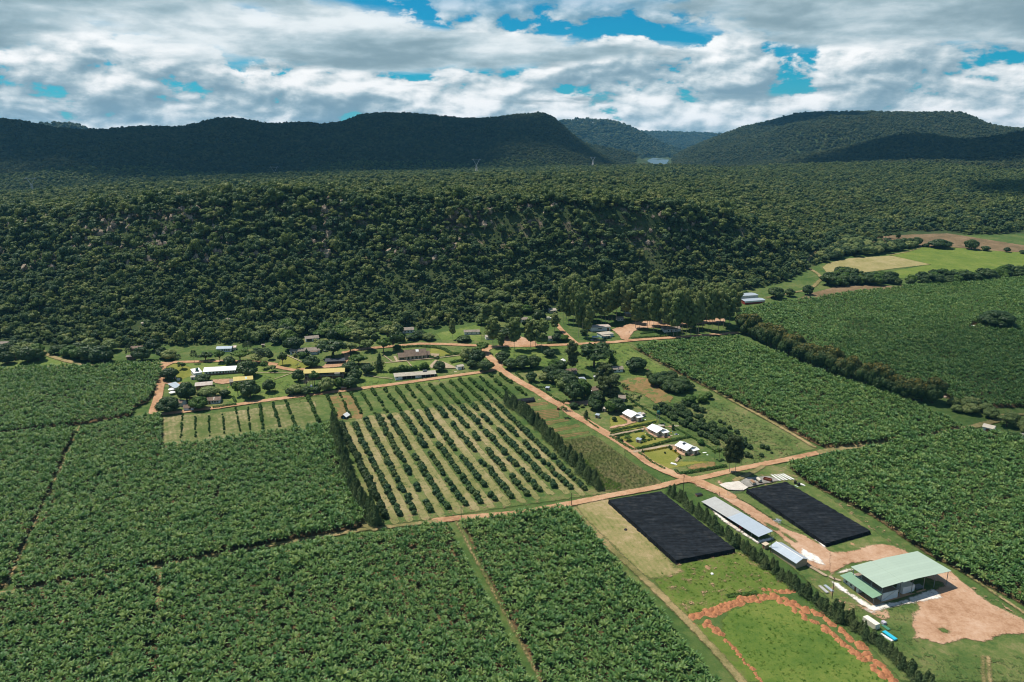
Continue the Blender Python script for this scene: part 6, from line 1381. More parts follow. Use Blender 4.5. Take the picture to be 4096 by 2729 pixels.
# ------------------------------------------------------------------ shade nets
def netmat():
    m, nt = newmat('black_shade_net'); tc = N(nt, 'ShaderNodeTexCoord').outputs['Object']
    mp = N(nt, 'ShaderNodeMapping'); mp.inputs['Scale'].default_value = (.06, .9, .3); nt.links.new(tc, mp.inputs[0])
    n1 = noise(nt, mp.outputs[0], 1.6, 4, .6, .3); n2 = noise(nt, tc, .5, 4, .6); n3 = noise(nt, tc, .13, 4, .65, .5)
    dust = math_(nt, 'MULTIPLY', ramp(nt, n3, [(.56, (0, 0, 0)), (.74, (1, 1, 1))]), ramp(nt, n1, [(.45, (0, 0, 0)), (.65, (1, 1, 1))]))
    col = ramp(nt, math_(nt, 'ADD', math_(nt, 'MULTIPLY', n1, .6), math_(nt, 'MULTIPLY', n2, .4)), [(.38, (.0045, .006, .0075)), (.5, (.0085, .011, .014)), (.62, (.020, .024, .029))])
    col = mixc(nt, math_(nt, 'MULTIPLY', dust, .6), col, (.065, .065, .06))
    finish(nt, col, .85, .12, n2, .4, .1)
    return m
M_NET = netmat()
def shade_house(label, pts, h, seed, name='shade_house'):
    q = [np.array([*p[:2]]) for p in pts]; o = pts[0]; rng = np.random.default_rng(seed)
    U, Vv = q[1] - q[0], q[3] - q[0]; nu, nv = int(np.linalg.norm(U) / .9), int(np.linalg.norm(Vv) / .9)
    root = thing(name, label, 'shade house', o)
    g = []
    for i in range(nu + 1):
        for j in range(nv + 1):
            u, v = i / nu, j / nv
            p = (1 - u) * (1 - v) * q[0] + u * (1 - v) * q[1] + u * v * q[2] + (1 - u) * v * q[3]
            su, sv = abs(math.sin(u * PI * nu * .9 / 4.6)), abs(math.sin(v * PI * nv * .9 / 4.6))
            g.append((p[0], p[1], SL * p[1] + h - .20 * su * sv - .12 * su - .06 * sv + .05 * rng.normal()))
    V = [np.array(x) - o for x in g]; W_ = nv + 1
    F_ = [(i * W_ + j, i * W_ + j + 1, (i + 1) * W_ + j + 1, (i + 1) * W_ + j) for i in range(nu) for j in range(nv)]
    link('net_roof', mesh_from('net_roof', V, F_, [M_NET]), root)
    for nm, line in (('net_side', [i * W_ for i in range(nu + 1)]), ('net_side', [i * W_ + nv for i in range(nu + 1)]), ('net_side', list(range(W_))), ('net_side', [nu * W_ + j for j in range(W_)])):
        VV, FF = [], []
        c = np.mean(V, 0)
        for k, i in enumerate(line):
            p = V[i]; out = (p - c) * np.array([1, 1, 0]); out /= np.linalg.norm(out)
            w = .18 * math.sin(k * 1.3) + .12 * rng.normal()
            gz = SL * (p[1] + o[1]) - o[2]
            VV += [p, p * np.array([1, 1, .5]) + np.array([0, 0, .5 * gz]) + out * (.12 + w * .5), np.array([p[0], p[1], gz]) + out * (.3 + w)]
        for k in range(len(line) - 1): FF += [(3 * k, 3 * k + 1, 3 * k + 4, 3 * k + 3), (3 * k + 1, 3 * k + 2, 3 * k + 5, 3 * k + 4)]
        link(nm, mesh_from(nm, VV, FF, [M_NET]), root)
    for i in range(0, nu + 1, 5):
        for j in (0, nv):
            p = V[i * W_ + j]; MB().tube((p[0], p[1], SL * (p[1] + o[1]) - o[2] - .2), (p[0], p[1], p[2] - .02), .07, n=5).build('post', M_POLE, root)
shade_house('western flat black shade net house beside the tan mown field', [G('Z1', x, y, 2.2) * np.array([1, 1, 0]) + np.array([0, 0, SL * G('Z1', x, y, 2.2)[1]]) for x, y in ((240, 268), (720, 697), (1143, 615), (615, 206))], 2.3, 1)
shade_house('eastern flat black shade net house beside the gravel pad', [G('Z1', x, y, 2.2) * np.array([1, 1, 0]) + np.array([0, 0, SL * G('Z1', x, y, 2.2)[1]]) for x, y in ((1225, 192), (1790, 575), (2108, 485), (1510, 138))], 2.3, 2)
# ------------------------------------------------------------------ three white roofed staff houses
for k, (lb, a, b, dep, rl) in enumerate([('first white roofed house, with a scrap shack at its rear', (300, 375), (435, 462), 7.2, 'scrap'), ('second white roofed house, below the water tower', (850, 712), (1030, 822), 7.2, ''), ('third white roofed house, with a solar heater on its roof', (1480, 1108), (1668, 1212), 7.2, 'solar')]):
    h, W, D, rf = house('staff_house', lb, 'C', a, b, dep, 2.7, ('gable_x', 1.5), M_CREAM, R_WHITE, [('f', .25, 1.2, 1.0, .9), ('f', .7, 1.2, .9, .9), ('r', .30, 1.1, .9, 1.0)], [('f', .48, 0, .9, 2.0)], W=8.4, over=.75)
    m = MB(); m.box(W + .01, W + 2.4, D * .42, D * .98, -1.2, 2.35); m.build('porch_wall', M_CREAM, h)
    m = MB(); slab(m, [(W + 2.85, D * .36, 2.35), (W + 2.85, D * 1.05, 2.35), (W - .2, D * 1.05, 3.0), (W - .2, D * .36, 3.0)], .1); m.build('porch_roof', R_WHITE, h)
    MB().box(W + 2.4, W + 2.46, D * .62, D * .78, -.2, 1.9).build('door', M_DOOR, h)
    for x in (.2, W * .36, W * .66): MB().box(x - .08, x + .08, -.65, -.5, -.3, 2.5).build('veranda_post', M_CREAM, h)
    if rl == 'solar':
        m = MB(); slab(m, [(W * .30, D * .27, 4.0), (W * .30 + 1.6, D * .27, 4.0), (W * .30 + 1.6, D * .44, 4.55), (W * .30, D * .44, 4.55)], .08); m.build('solar_panel', M_GLASS, h)
        MB().tube((W * .30 - .1, D * .47, 4.75), (W * .30 + 1.7, D * .47, 4.75), .28, n=12).build('heater_tank', plain('polished_steel', (.6, .62, .64), .3, .5, .6), h)
r = thing('scrap_shack', 'ragged grey scrap shack behind the first white roofed house', 'shack', T('C', 670, 405), BX)
for i, (x0, x1, y0, y1, z) in enumerate([(0, 2.2, 0, 2.4, 1.9), (1.9, 4.2, .4, 2.9, 2.1), (.4, 2.8, 2.2, 4.2, 2.0)]):
    m = MB(); slab(m, [(x0, y0, z), (x1, y0, z + .1 * i), (x1, y1, z + .25), (x0, y1, z + .2)], .05); m.build('roof_sheet', [R_DULL, R_RUSTY, R_SILVER][i], r)
MB().box(.2, 3.9, .3, 3.8, -.6, 1.85).build('wall', M_GREYW, r)
for lb, fr, a, b, m1, m2 in [('small block outhouse with tin roof in the hedged garden', 'C', (578, 950), (668, 978), M_CREAM, R_SILVER), ('small grey outhouse with tin roof on the lawn of the first white roofed house', 'J', (787, 1445), (845, 1458), M_GREYW, R_SILVER), ('narrow pale hut behind the dirt drive trees', 'J', (908, 1330), (960, 1345), M_CREAM, R_PALEG), ('white roofed shack between tank house and long old house', 'J', (762, 772), (835, 775), M_CREAM, R_WHITE), ('grey outhouse at the hedge beside the dirt road', 'Z4', (663, 970), (693, 975), M_GREYW, R_SILVER)]:
    house('outhouse', lb, fr, a, b, 2.0, 2.0, ('mono', .3), m1, m2, [], [('f', .5, 0, .8, 1.7)], 'outhouse', over=.25)
flat_stack('grey_mat', 'flat mat roof lying behind the second white roofed house', 'mat', 'C', (1100, 590), (1225, 585), 2.2, 2, R_PALEG, .1)
rock_lump('charcoal_heap', 'black charcoal heap behind the second white roofed house', 'heap', 'C', 1200, 615, .9, S_DARK, 9)
for i, (x, y, c, lb) in enumerate([(1395, 720, (.05, .06, .35), 'blue bucket in the yard of the second white roofed house'), (1375, 745, (.6, .25, .04), 'orange cloth on the ground in the yard'), (1490, 775, (.08, .08, .40), 'dark blue cloth heap beside the laundry'), (1535, 785, (.75, .75, .75), 'white laundry heap right of the dark blue cloth'), (1455, 775, (.75, .72, .66), 'white laundry heap left of the dark blue cloth'), (1440, 590, (.75, .75, .75), 'white bag at the back hedge'), (1220, 545, (.75, .75, .72), 'white bag beside the mat roof'), (920, 785, (.04, .10, .45), 'blue drum at the veranda of the second white roofed house'), (730, 710, (.03, .03, .22), 'dark blue drum at the end of the brick drive'), (795, 760, (.62, .60, .55), 'pale tank at the veranda hedge'), (790, 450, (.75, .75, .75), 'white basin on the grass by the scrap shack'), (770, 330, (.8, .8, .8), 'white dish behind the scrap shack'), (1225, 940, (.72, .70, .30), 'yellow cloth spread on the long hedge'), (1275, 930, (.72, .74, .72), 'white cloth spread on the long hedge'), (1410, 905, (.7, .75, .72), 'pale cloth at the far part of the long hedge'), (5, 840, (.03, .08, .35), 'blue drum at the corner of the front hedge')]):
    rock_lump('yard_item', lb, 'yard item', 'C', x, y, .32 + .12 * (i % 3), plain('item_%d' % i, c, .6), 20 + i)
flat_stack('washing_slab', 'pale washing slab behind the back hedge', 'slab', 'C', (1470, 600), (1555, 590), 1.2, 1, plain('slab_a', (.5, .42, .33), .9), .15); flat_stack('garden_slab', 'pale slab on the lawn right of the third white roofed house', 'slab', 'C', (2085, 1195), (2165, 1185), 1.0, 1, M_WPAINT, .12); flat_stack('garden_slab', 'smaller pale slab nearest the vegetable plot', 'slab', 'C', (2170, 1245), (2205, 1240), .8, 1, M_WPAINT, .12); flat_stack('yard_slab', 'tan slab in the yard of the second white roofed house', 'slab', 'C', (1350, 810), (1405, 800), .7, 1, plain('slab_b', (.5, .42, .33), .9), .1)
flat_stack('torn_sheet', 'crumpled white roofing sheets on the lawn by the vegetable plot', 'scrap', 'C', (1370, 1440), (1480, 1470), 1.6, 3, M_WPAINT, .16, .5)
# ------------------------------------------------------------------ old garden houses and village
h, W, D, _ = house('old_house', 'long old white house with grey sheet roof beside the giant fig', 'J', (1060, 660), (1272, 652), 6.5, 2.7, ('gable_x', 1.3), M_WHITE2, R_ASB, [('f', .68, 1.1, 1.0, .9), ('f', .3, .9, 2.6, 1.2)])
house('gabled_cottage', 'gabled wing cottage left of the long old white house', 'J', (845, 668), (880, 690), 7, 2.5, ('gable_x', 1.4), M_WHITE2, R_ASB, [('f', .5, 1.2, .5, .5), ('r', .5, 1.0, .9, .9)], W=4.2)
house('tank_house', 'brown house behind the tall eucalyptus next to the green tank', 'J', (300, 705), (470, 680), 6, 2.7, ('gable_x', 1.2), M_GREYW, R_BROWN, [('f', .3, 1.0, .8, .9)])
house('tin_shed', 'tin roofed shed among dark garden trees', 'J', (540, 850), (620, 845), 5.5, 2.4, ('mono', .5), M_GREYW, R_SILVER, [], [('f', .5, 0, .9, 1.9)], 'shed')
h, W, D, _ = house('garden_house', 'brown roofed garden house with broken white lean-to', 'J', (745, 1035), (850, 1010), 6.5, 2.7, ('gable_x', 1.4), M_CREAM, R_BROWN, [('f', .6, 1.0, .9, .9)])
m = MB(); slab(m, [(-2.2, .5, 2.0), (-.3, .2, 2.5), (-.3, 4, 2.6), (-2.2, 4.2, 2.1)], .06); m.build('lean_to_roof', R_WHITE, h); MB().box(-1.9, -.3, .9, 3.8, -.6, 1.95).build('lean_to_wall', M_CREAM, h)
house('dark_garden_house', 'grey roofed garden house half hidden behind the dome tree', 'J', (1200, 1165), (1305, 1170), 6.5, 2.6, ('gable_x', 1.1), M_GREYW, R_ASB, [])
def round_hut():
    p = T('J', 225, 475); r = thing('round_tent', 'white pointed round hut on the meadow', 'hut', p)
    MB().lathe((0, 0, 0), [(2.0, -.5), (2.0, 1.6)], 16).build('wall', M_WPAINT, r); MB().lathe((0, 0, 0), [(2.3, 1.5), (1.4, 2.1), (.15, 2.9)], 16).build('roof', M_WPAINT, r)
round_hut()
sand_heap('J', 1690, 600, 2.2, .4, S_TAN, 'tan heap beside the big round tree', 'soil_patch')
h, W, D, _ = house('village_shop', 'front block of the two-part shop with green painted base', 'I', (640, 352), (785, 332), 8, 3.0, ('flat', 0), M_WHITE2, R_PALEG, [('f', .2, 1.0, 1.2, 1.3), ('f', .45, 1.0, 1.2, 1.3)], [('f', .62, 0, .9, 2.1)], 'shop', skirt=(1.0, plain('sea_green_paint', (.20, .40, .36), .6)))
m = MB(); slab(m, [(-.5, -3.2, 2.45), (W * .62, -3.2, 2.45), (W * .62, -.1, 2.7), (-.5, -.1, 2.7)], .1); m.build('porch_roof', R_PALEG, h)
for x in (-.2, W * .3, W * .58): MB().box(x - .1, x + .1, -3, -2.8, -.5, 2.4).build('porch_post', M_WPAINT, h)
house('rear_shop', 'rear block of the two-part shop with rough grey roof', 'I', (510, 268), (748, 255), 8, 3.6, ('flat', 0), M_WHITE, R_RUSTY, [('f', .45, 1.8, 3.2, .8)], [('f', .88, .0, 1.6, 2.4)], 'shop')
p = T('I', 565, 372); r = thing('kiosk_shelter', 'small blue grey roofed open kiosk on pale slab before the shop', 'kiosk', p, .1)
for x, y in ((-2, 0), (2, 0), (-2, 3), (2, 3)): MB().tube((x, y, -.3), (x, y, 2.3), .07, n=5).build('post', M_STEEL, r)
m = MB(); slab(m, [(-2.8, -.7, 2.3), (2.8, -.7, 2.3), (2.4, 3.7, 2.6), (-2.4, 3.7, 2.6)], .08); m.build('roof', R_SILV2, r); MB().box(-1.6, 1.6, .4, 1.2, 0, .9).build('counter', M_INSHADE, r); MB().box(-4, 4, -1.2, 3.4, -.3, .1).build('slab', plain('kiosk_slab', (.5, .42, .34), .9), r)
house('square_house', 'white house behind the clipped hedge at the square', 'I', (1415, 282), (1620, 265), 7, 2.8, ('gable_x', 1.0), M_WHITE, R_ASB, [('f', .25, 1.0, 1.0, 1.0), ('f', .7, 1.0, 1.0, 1.0)], [('f', .45, 0, .9, 2)])
house('grove_house', 'small white house inside the eucalyptus grove', 'I', (840, 140), (910, 135), 5, 2.7, ('gable_x', .9), M_WHITE, R_PALEG, [('f', .2, .9, .8, 1.0), ('f', .7, .9, .8, 1.0)])
house('green_stall', 'stall with pale green roof among the eucalyptus stems', 'I', (1150, 105), (1235, 100), 6, 2.4, ('gable_x', .9), M_WHITE2, roof_mat('mint_sheets', (.42, .60, .52), (.6, .6, .55), .3), [('f', .5, 1.0, .8, .8)], cat='stall'); house('grey_stall', 'grey stall at the far side of the square', 'I', (945, 85), (1010, 80), 5, 2.5, ('mono', .4), M_GREYW, R_SILVER, [('f', .5, 1.0, .8, .8)], cat='stall'); house('far_stall', 'stall with red and white roof deep in the grove', 'I', (1450, 72), (1510, 66), 5, 2.4, ('gable_x', .9), M_WHITE, roof_mat('faded_red_sheets', (.42, .16, .10), (.6, .6, .6), .5), [('f', .5, 1.0, .8, .8)], cat='stall')
def car(fr, x, y, rz, c, label):
    p = T(fr, x, y); r = thing('parked_car', label, 'car', p, rz); m = plain('car_paint', c, .35, .5)
    b = MB(); b.add([(0, -.85, .35), (4.2, -.85, .35), (4.2, .85, .35), (0, .85, .35), (0, -.85, .95), (4.2, -.85, .85), (4.2, .85, .85), (0, .85, .95)], [(3, 2, 1, 0), (4, 5, 6, 7), (0, 1, 5, 4), (1, 2, 6, 5), (2, 3, 7, 6), (3, 0, 4, 7)]); b.build('body', m, r)
    b = MB(); b.add([(.3, -.78, .96), (3.1, -.78, .92), (3.1, .78, .92), (.3, .78, .96), (.8, -.66, 1.5), (2.3, -.66, 1.5), (2.3, .66, 1.5), (.8, .66, 1.5)], [(0, 1, 5, 4), (1, 2, 6, 5), (2, 3, 7, 6), (3, 0, 4, 7), (4, 5, 6, 7)]); b.build('cabin', M_GLASS, r)
    MB().box(.82, 2.28, -.64, .64, 1.503, 1.55).build('car_roof', m, r)
    for xx in (.8, 3.4):
        for yy in (-.8, .8): MB().tube((xx, yy - .1, .33), (xx, yy + .1, .33), .33, n=12).build('wheel', M_TYRE, r)
car('I', 1322, 150, .4, (.75, .75, .75), 'white car parked on the dirt square under the eucalyptus trees')
def person(fr, x, y, label):
    p = T(fr, x, y); me = bpy.data.meshes.new('person'); J = [(0, 0, .95), (0, 0, 1.2), (0, 0, 1.42), (0, 0, 1.55), (0, 0, 1.72), (.10, .05, .5), (.10, .22, .05), (.10, .10, .03), (-.10, -.05, .5), (-.10, -.22, .06), (-.10, -.10, .03), (.22, 0, 1.38), (.27, -.08, 1.1), (.25, .05, .86), (-.22, 0, 1.38), (-.27, .08, 1.1), (-.25, -.08, .86)]
    Ed = [(0, 1), (1, 2), (2, 3), (3, 4), (0, 5), (5, 6), (6, 7), (0, 8), (8, 9), (9, 10), (2, 11), (11, 12), (12, 13), (2, 14), (14, 15), (15, 16)]
    Rr = [.16, .14, .17, .06, .11, .085, .05, .045, .085, .05, .045, .07, .05, .035, .07, .05, .035]
    me.from_pydata(J, Ed, []); o = link('person', me); o.location = tuple(p)
    m = o.modifiers.new('s', 'SKIN'); 
    for i, q in enumerate(me.skin_vertices[0].data): q.radius = (Rr[i], Rr[i]); q.use_root = (i == 0)
    o.modifiers.new('d', 'SUBSURF').levels = 1; o.modifiers[-1].render_levels = 1
    me.materials.append(plain('navy_clothes', (.02, .025, .05), .8)); return tag(o, label, 'person')
person('I', 980, 288, 'person in dark clothes walking across the dirt square')
house('cottage', 'small white cottage above the red square', 'Z4', (435, 330), (500, 322), 5.5, 2.6, ('gable_x', 1.2), M_WHITE, R_ASB, [('f', .3, 1, .8, .9)], [('f', .6, 0, .9, 2)]); house('hill_house', 'house with pale gable roof at the head of the branch road', 'Z4', (705, 245), (765, 240), 6.5, 2.7, ('gable_x', 1.3), M_CREAM, R_PALEG, [('f', .7, 1, .9, .9)])
p = T('Z4', 648, 312); r = thing('truck_box', 'cream truck box parked among trees above the branch road', 'truck', p, .1)
MB().box(0, 5.4, 0, 2.3, .7, 2.9).build('cargo_box', M_CONW, r); MB().box(5.45, 6.9, .1, 2.2, .6, 2.2).build('cab', M_WPAINT, r)
for xx in (1, 4.2, 6.2):
    for yy in (.1, 2.2): MB().tube((xx, yy - .12, .4), (xx, yy + .12, .4), .4, n=12).build('wheel', M_TYRE, r)
house('corner_house', 'white house behind the clipped roadside hedge', 'Z4', (660, 510), (735, 505), 6, 2.6, ('gable_x', 1.1), M_WHITE, R_ASB, [('f', .3, 1, .8, .9), ('f', .75, 1, .8, .9)]); house('bend_house', 'white house hidden by eucalyptus at the road bend', 'Z4', (105, 495), (165, 490), 5, 2.6, ('gable_x', 1.0), M_WHITE, R_PALEG, [('f', .5, 1, .8, .9)])
house('bank_house', 'low white house on the bare green bank', 'Z5', (2018, 212), (2160, 208), 6, 2.6, ('gable_x', 1.0), M_WHITE, R_ASB, [('f', .2, 1, .8, .8), ('f', .5, 1, .8, .8), ('f', .8, 1, .8, .8)])
house('forest_edge_house', 'white house with grey roof on the forest edge above the church', 'Z5', (1410, 200), (1540, 192), 7, 3.0, ('gable_x', 1.4), M_WHITE, R_ASB, [('f', .4, 1, 1, 1.1), ('f', .62, 1, 1, 1.1), ('f', .84, 1, 1, 1.1)], [('f', .15, 0, 1, 2)])
house('veranda_house', 'white house with shaded veranda above the long white house', 'H', (540, 360), (812, 330), 7, 2.8, ('gable_x', 1.3), M_WHITE2, R_ASB, [('f', .28, .4, 4.2, 2.0), ('f', .8, 1.1, 1.2, .8)])
h, W, D, _ = house('long_white_house', 'long white house with weathered grey roof above the dry lawn', 'H', (215, 622), (830, 590), 6.5, 2.7, ('gable_x', 1.6), M_WHITE2, R_ASB, [('f', .09, .9, 1.6, 1.1), ('f', .28, .9, 1.6, 1.1), ('f', .46, 1.0, 1.0, 1.0)], [('f', .185, 0, .9, 2)])
m = MB(); m.box(W * .70, W * .93, -3.0, -.01, -1, 2.4); m.build('wing_wall', M_WHITE2, h); m = MB(); slab(m, [(W * .69, -3.5, 2.42), (W * .94, -3.5, 2.42), (W * .94, -.6, 2.75), (W * .69, -.6, 2.75)], .1); m.build('wing_roof', R_BROWN, h)
for k in range(4): MB().box(W * (.74 + .05 * k), W * (.76 + .05 * k), -3.06, -2.98, 1.5, 2.1).build('window', M_GLASS, h)
p = T('H', 960, 830); r = thing('carport', 'dark slate roofed carport on brick walls behind the yellow school', 'carport', p, math.radians(8)); L = 13.5
m = MB(); slab(m, [(-.8, -.6, 2.5), (L + .6, -.6, 2.5), (L + .6, 6.3, 3.1), (-.8, 6.3, 3.1)], .1); m.build('roof', R_DARK, r); MB().box(0, L, 5.4, 5.6, -1, 2.7).build('back_wall', M_BRICK, r); MB().box(0, .3, 0, 1.2, -1, 1.0).build('side_wall', M_BRICK, r); MB().box(.4, L, 4.6, 5.3, -1, 1.0).build('bench_wall', M_BRICK, r)
for k in range(5): MB().box(k * L / 4 - .08, k * L / 4 + .08, -.1, .06, -.5, 2.5).build('post', M_STEEL, r)
h, W, D, _ = house('school_block', 'two storey brick school with yellow sheet roof', 'H', (520, 1150), (1335, 1110), 9.0, 5.2, ('gable_x', 1.3), M_BRICK, R_YEL, [('f', .08, 3.4, 2.0, 1.2), ('f', .43, 3.4, 2.4, 1.3), ('f', .55, 3.4, 4.0, 1.3), ('f', .95, 3.4, 1.4, 1.2), ('f', .45, .8, 2.2, 1.3), ('f', .12, .8, 2, 1.2)], [('f', .70, 0, 1.6, 2.3), ('f', .38, 0, 1.2, 2.2)], 'school', over=.9)
m = MB(); m.box(W * .78, W * .90, -2.2, -.02, 2.7, 4.6); m.build('stair_tower', M_GREYW, h); MB().box(W * .77, W * .91, -2.5, .1, 4.61, 4.75).build('tower_roof', R_RUSTY, h)
MB().box(0, W, -1.2, -.02, 2.55, 2.75).build('gallery', M_GREYW, h)
for k in range(8): MB().box(W * k / 7 - .1, W * k / 7 + .1, -1.15, -.95, -1, 2.54).build('gallery_post', M_GREYW, h)
house('brick_hut', 'little brick hut with pale roof at the orchard road', 'H', (1280, 1372), (1390, 1368), 2.4, 2.1, ('mono', .3), M_BRICK, R_PALEG, [], [('f', .3, 0, .8, 1.7)], 'hut', over=.25)
# church
h, W, D, _ = house('church', 'stone church with steep brown weathered roof and buttresses', 'F', (735, 602), (1205, 555), 9.5, 3.6, ('gable_x', 3.4), M_STONE, R_BROWN, [('f', .12 + .19 * k, .9, 1.1, 1.9) for k in range(5)], [], 'church', over=.8)
for k in range(6): MB().box(W * k / 5 - .2, W * k / 5 + .2, -.75, -.01, -1, 3.1).build('buttress', M_CREAM, h)
m = MB(); slab(m, [(W * .52, D * .26, 5.66), (W * .67, D * .26, 5.66), (W * .67, D * .45, 7.03), (W * .52, D * .45, 7.03)], .03); m.build('skylight', M_WPAINT, h)
house('church_vestry', 'lower west wing of the stone church with white gable', 'F', (560, 610), (722, 597), 8.0, 2.8, ('gable_x', 2.3), M_STONE, R_BROWN, [('f', .5, .8, 3.4, 1.3)], [], 'church wing', over=.4); house('church_porch', 'lower east wing of the stone church in shade', 'F', (1215, 545), (1300, 535), 7.5, 2.6, ('gable_x', 2.0), M_BRICK, R_BROWN, [('f', .5, .8, 1.2, 1.2)], [], 'church wing', over=.4)
h, W, D, _ = house('classroom_block', 'long white classroom block with pale grey roof and dark open bays', 'F', (480, 1068), (1415, 985), 7.5, 3.0, ('gable_x', 1.1), M_WHITE2, R_PALEG, [('f', .05, 1.8, 1.2, .5), ('f', .585, 1.6, .35, .35), ('f', .62, 1.6, .35, .35), ('l', .5, 1.8, .6, .5)], [], 'school', over=.9)
for x0, x1 in ((.175, .285), (.29, .395), (.40, .50), (.655, .76), (.765, .88), (.885, .985)): MB().box(W * x0, W * x1, -.04, .2, .15, 2.75).build('bay_shade_panel', M_RED if False else M_INSHADE, h)  # dark panels on the solid wall paint the shade inside the bays
for t in (.175, .2875, .3975, .655, .7625, .8825, .99): MB().box(W * t - .07, W * t + .07, -.7, -.56, -.3, 2.7).build('post', M_STEEL, h)
MB().box(-.4, W + .5, -1.4, -.05, -.8, .14).build('walkway', M_CREAM, h)
for dx in (0, 1.5): MB().tube((W * .71 + dx, D * .5, 4.75), (W * .71 + dx + 1.3, D * .5, 4.75), .32, n=12).build('heater_tank', plain('heater_steel', (.6, .62, .64), .3, .5, .6), h)
m = MB(); slab(m, [(W * .71, D * .34, 3.98), (W * .71 + 2.8, D * .34, 3.98), (W * .71 + 2.8, D * .46, 4.6), (W * .71, D * .46, 4.6)], .06); m.build('solar_panel', M_GLASS, h)
house('small_white_hut', 'small white hut on the lawn east of the classroom block', 'F', (1955, 832), (2095, 805), 4.2, 2.6, ('gable_x', .8), M_WHITE, R_PALEG, [], [('f', .75, 0, .8, 1.9)], 'hut', over=.3)
for lb, x, y in (('western pale drain slab on the classroom lawn', 480, 1152), ('largest pale drain slab below the classroom block', 780, 1100), ('eastern small drain slab below the classroom block', 915, 1088), ('pale drain slab on the lawn south of the small white hut', 1900, 875)): flat_stack('drain_slab', lb, 'slab', 'F', (x - 28, y + 4), (x + 28, y - 2), 1.3, 1, M_CREAM, .12, .02)
rock_lump('blue_barrel', 'blue barrel at the orchard road below the classroom block', 'barrel', 'F', 1515, 1070, .5, plain('barrel_blue', (.03, .07, .3), .5), 71)
for i, (x, c, lb) in enumerate([(1120, (.02, .05, .06), 'dark cloth on the washing line'), (1150, (.25, .42, .5), 'pale blue cloth on the washing line'), (1205, (.04, .04, .05), 'black cloth at the end of the washing line')]): flat_stack('hanging_cloth', lb, 'cloth', 'F', (x - 14, 1045), (x + 14, 1042), .12, 4, plain('cloth_%d' % i, c, .9), .22, .01)
# school quarter to the west
h, W, D, _ = house('silver_school', 'very long white school block with silver white roof and brown base', 'E', (1030, 765), (1790, 712), 9, 3.2, ('gable_x', 1.6), M_WHITE2, R_WHITEY, [('f', .05 + .085 * k, 1.3, 1.1, 1.0) for k in range(5)] + [('f', .53 + .06 * k, 1.3, 1.0, 1.0) for k in range(5)], [('f', .465, 0, 1.0, 2.2)], 'school', over=.8, skirt=(1.15, M_BRICK))
house('silver_annex', 'white annex at the west end of the silver roofed school block', 'E', (840, 800), (985, 770), 9, 3.0, ('mono', .9), M_WHITE, R_WHITEY, [('f', .3, 1, .8, .8)], cat='annex', over=.4)
house('pale_hut', 'small hut with pinkish roof below the silver annex', 'E', (770, 850), (840, 845), 2.6, 2.0, ('mono', .3), M_WHITE2, R_PALEG, [], [('f', .5, 0, .8, 1.7)], 'hut', over=.3); house('kiosk', 'taller white kiosk beside the round tree', 'E', (443, 838), (492, 832), 1.8, 2.0, ('mono', .5), M_WHITE, R_WHITE, [], [('f', .5, 0, .8, 1.6)], 'kiosk', over=.15); house('white_cistern', 'low white cistern box right of the kiosk', 'E', (507, 870), (562, 865), 1.8, 1.3, ('flat', 0), M_WHITE, M_WHITE, cat='cistern', over=.1)
house('barn', 'brick barn with rust streaked pale roof behind the olive tree', 'E', (870, 1040), (1165, 1010), 7.5, 3.2, ('gable_x', 1.0), M_BRICK, R_RUSTY, [], [('f', .15, 0, 2, 2.4)], 'barn', over=.7); house('grey_roof_shed', 'shed with plain white blue roof sloping to the village road', 'E', (475, 1060), (600, 1020), 8, 2.4, ('mono', 1.2), M_GREYW, R_SILV2, [], [('f', .5, 0, 1.2, 2)], 'shed', over=.5)
for lb, x, y in (('northern of two white round canopies beside the grey shed', 410, 1060), ('southern of two white round canopies beside the grey shed', 425, 1120)):
    r = thing('white_canopy', lb, 'canopy', T('E', x, y), 0); MB().lathe((0, 0, 0), [(2.3, 1.5), (1.9, 1.75), (.9, 2.2), (.1, 2.45)], 14).build('cover', M_WPAINT, r)
    for k in range(4): MB().tube((1.7 * math.cos(k * 1.57), 1.7 * math.sin(k * 1.57), -.3), (1.7 * math.cos(k * 1.57), 1.7 * math.sin(k * 1.57), 1.7), .05, n=5).build('leg', M_STEEL, r)
h, W, D, _ = house('yellow_hall', 'hall with yellow sheet roof on the school lawn', 'E', (1595, 945), (1930, 905), 9, 3.2, ('gable_x', 1.0), M_CREAM, R_YEL, [('f', .4, 1, 1.2, 1.0), ('f', .7, 1, 1.2, 1)], [('f', .15, 0, 1.2, 2.1)], 'hall', over=.7)
m = MB(); slab(m, [(W * .63, D * .08, 3.53), (W * .70, D * .08, 3.53), (W * .70, D * .42, 4.2), (W * .63, D * .42, 4.2)], .03); m.build('skylight', plain('sky_sheet', (.45, .62, .66), .5), h)
house('hall_annex', 'small dark roofed annex at the west end of the yellow hall', 'E', (1503, 960), (1580, 950), 5, 2.6, ('mono', .5), M_GREYW, R_ASB, [], [('f', .5, 0, .9, 1.9)], 'annex', over=.2)
sand_heap('E', 1480, 985, 1.2, .6, S_TAN, 'tan brick rubble heap before the hall annex', 'rubble_heap')
h, W, D, _ = house('window_cottage', 'white cottage with brown roof and row of windows beside the orchard road', 'E', (1080, 1305), (1318, 1288), 6, 2.6, ('gable_x', 1.2), M_WHITE2, R_BROWN, [('f', .42, .8, 1.1, 1.1), ('f', .62, .8, 1.1, 1.1), ('f', .82, .8, 1.1, 1.1)], [('f', .2, 0, .9, 2)])
m = MB(); slab(m, [(W * .47, -.3, 2.72), (W * .57, -.3, 2.72), (W * .57, D * .46, 3.87), (W * .47, D * .46, 3.87)], .03); m.build('pale_sheet', R_PALEG, h)
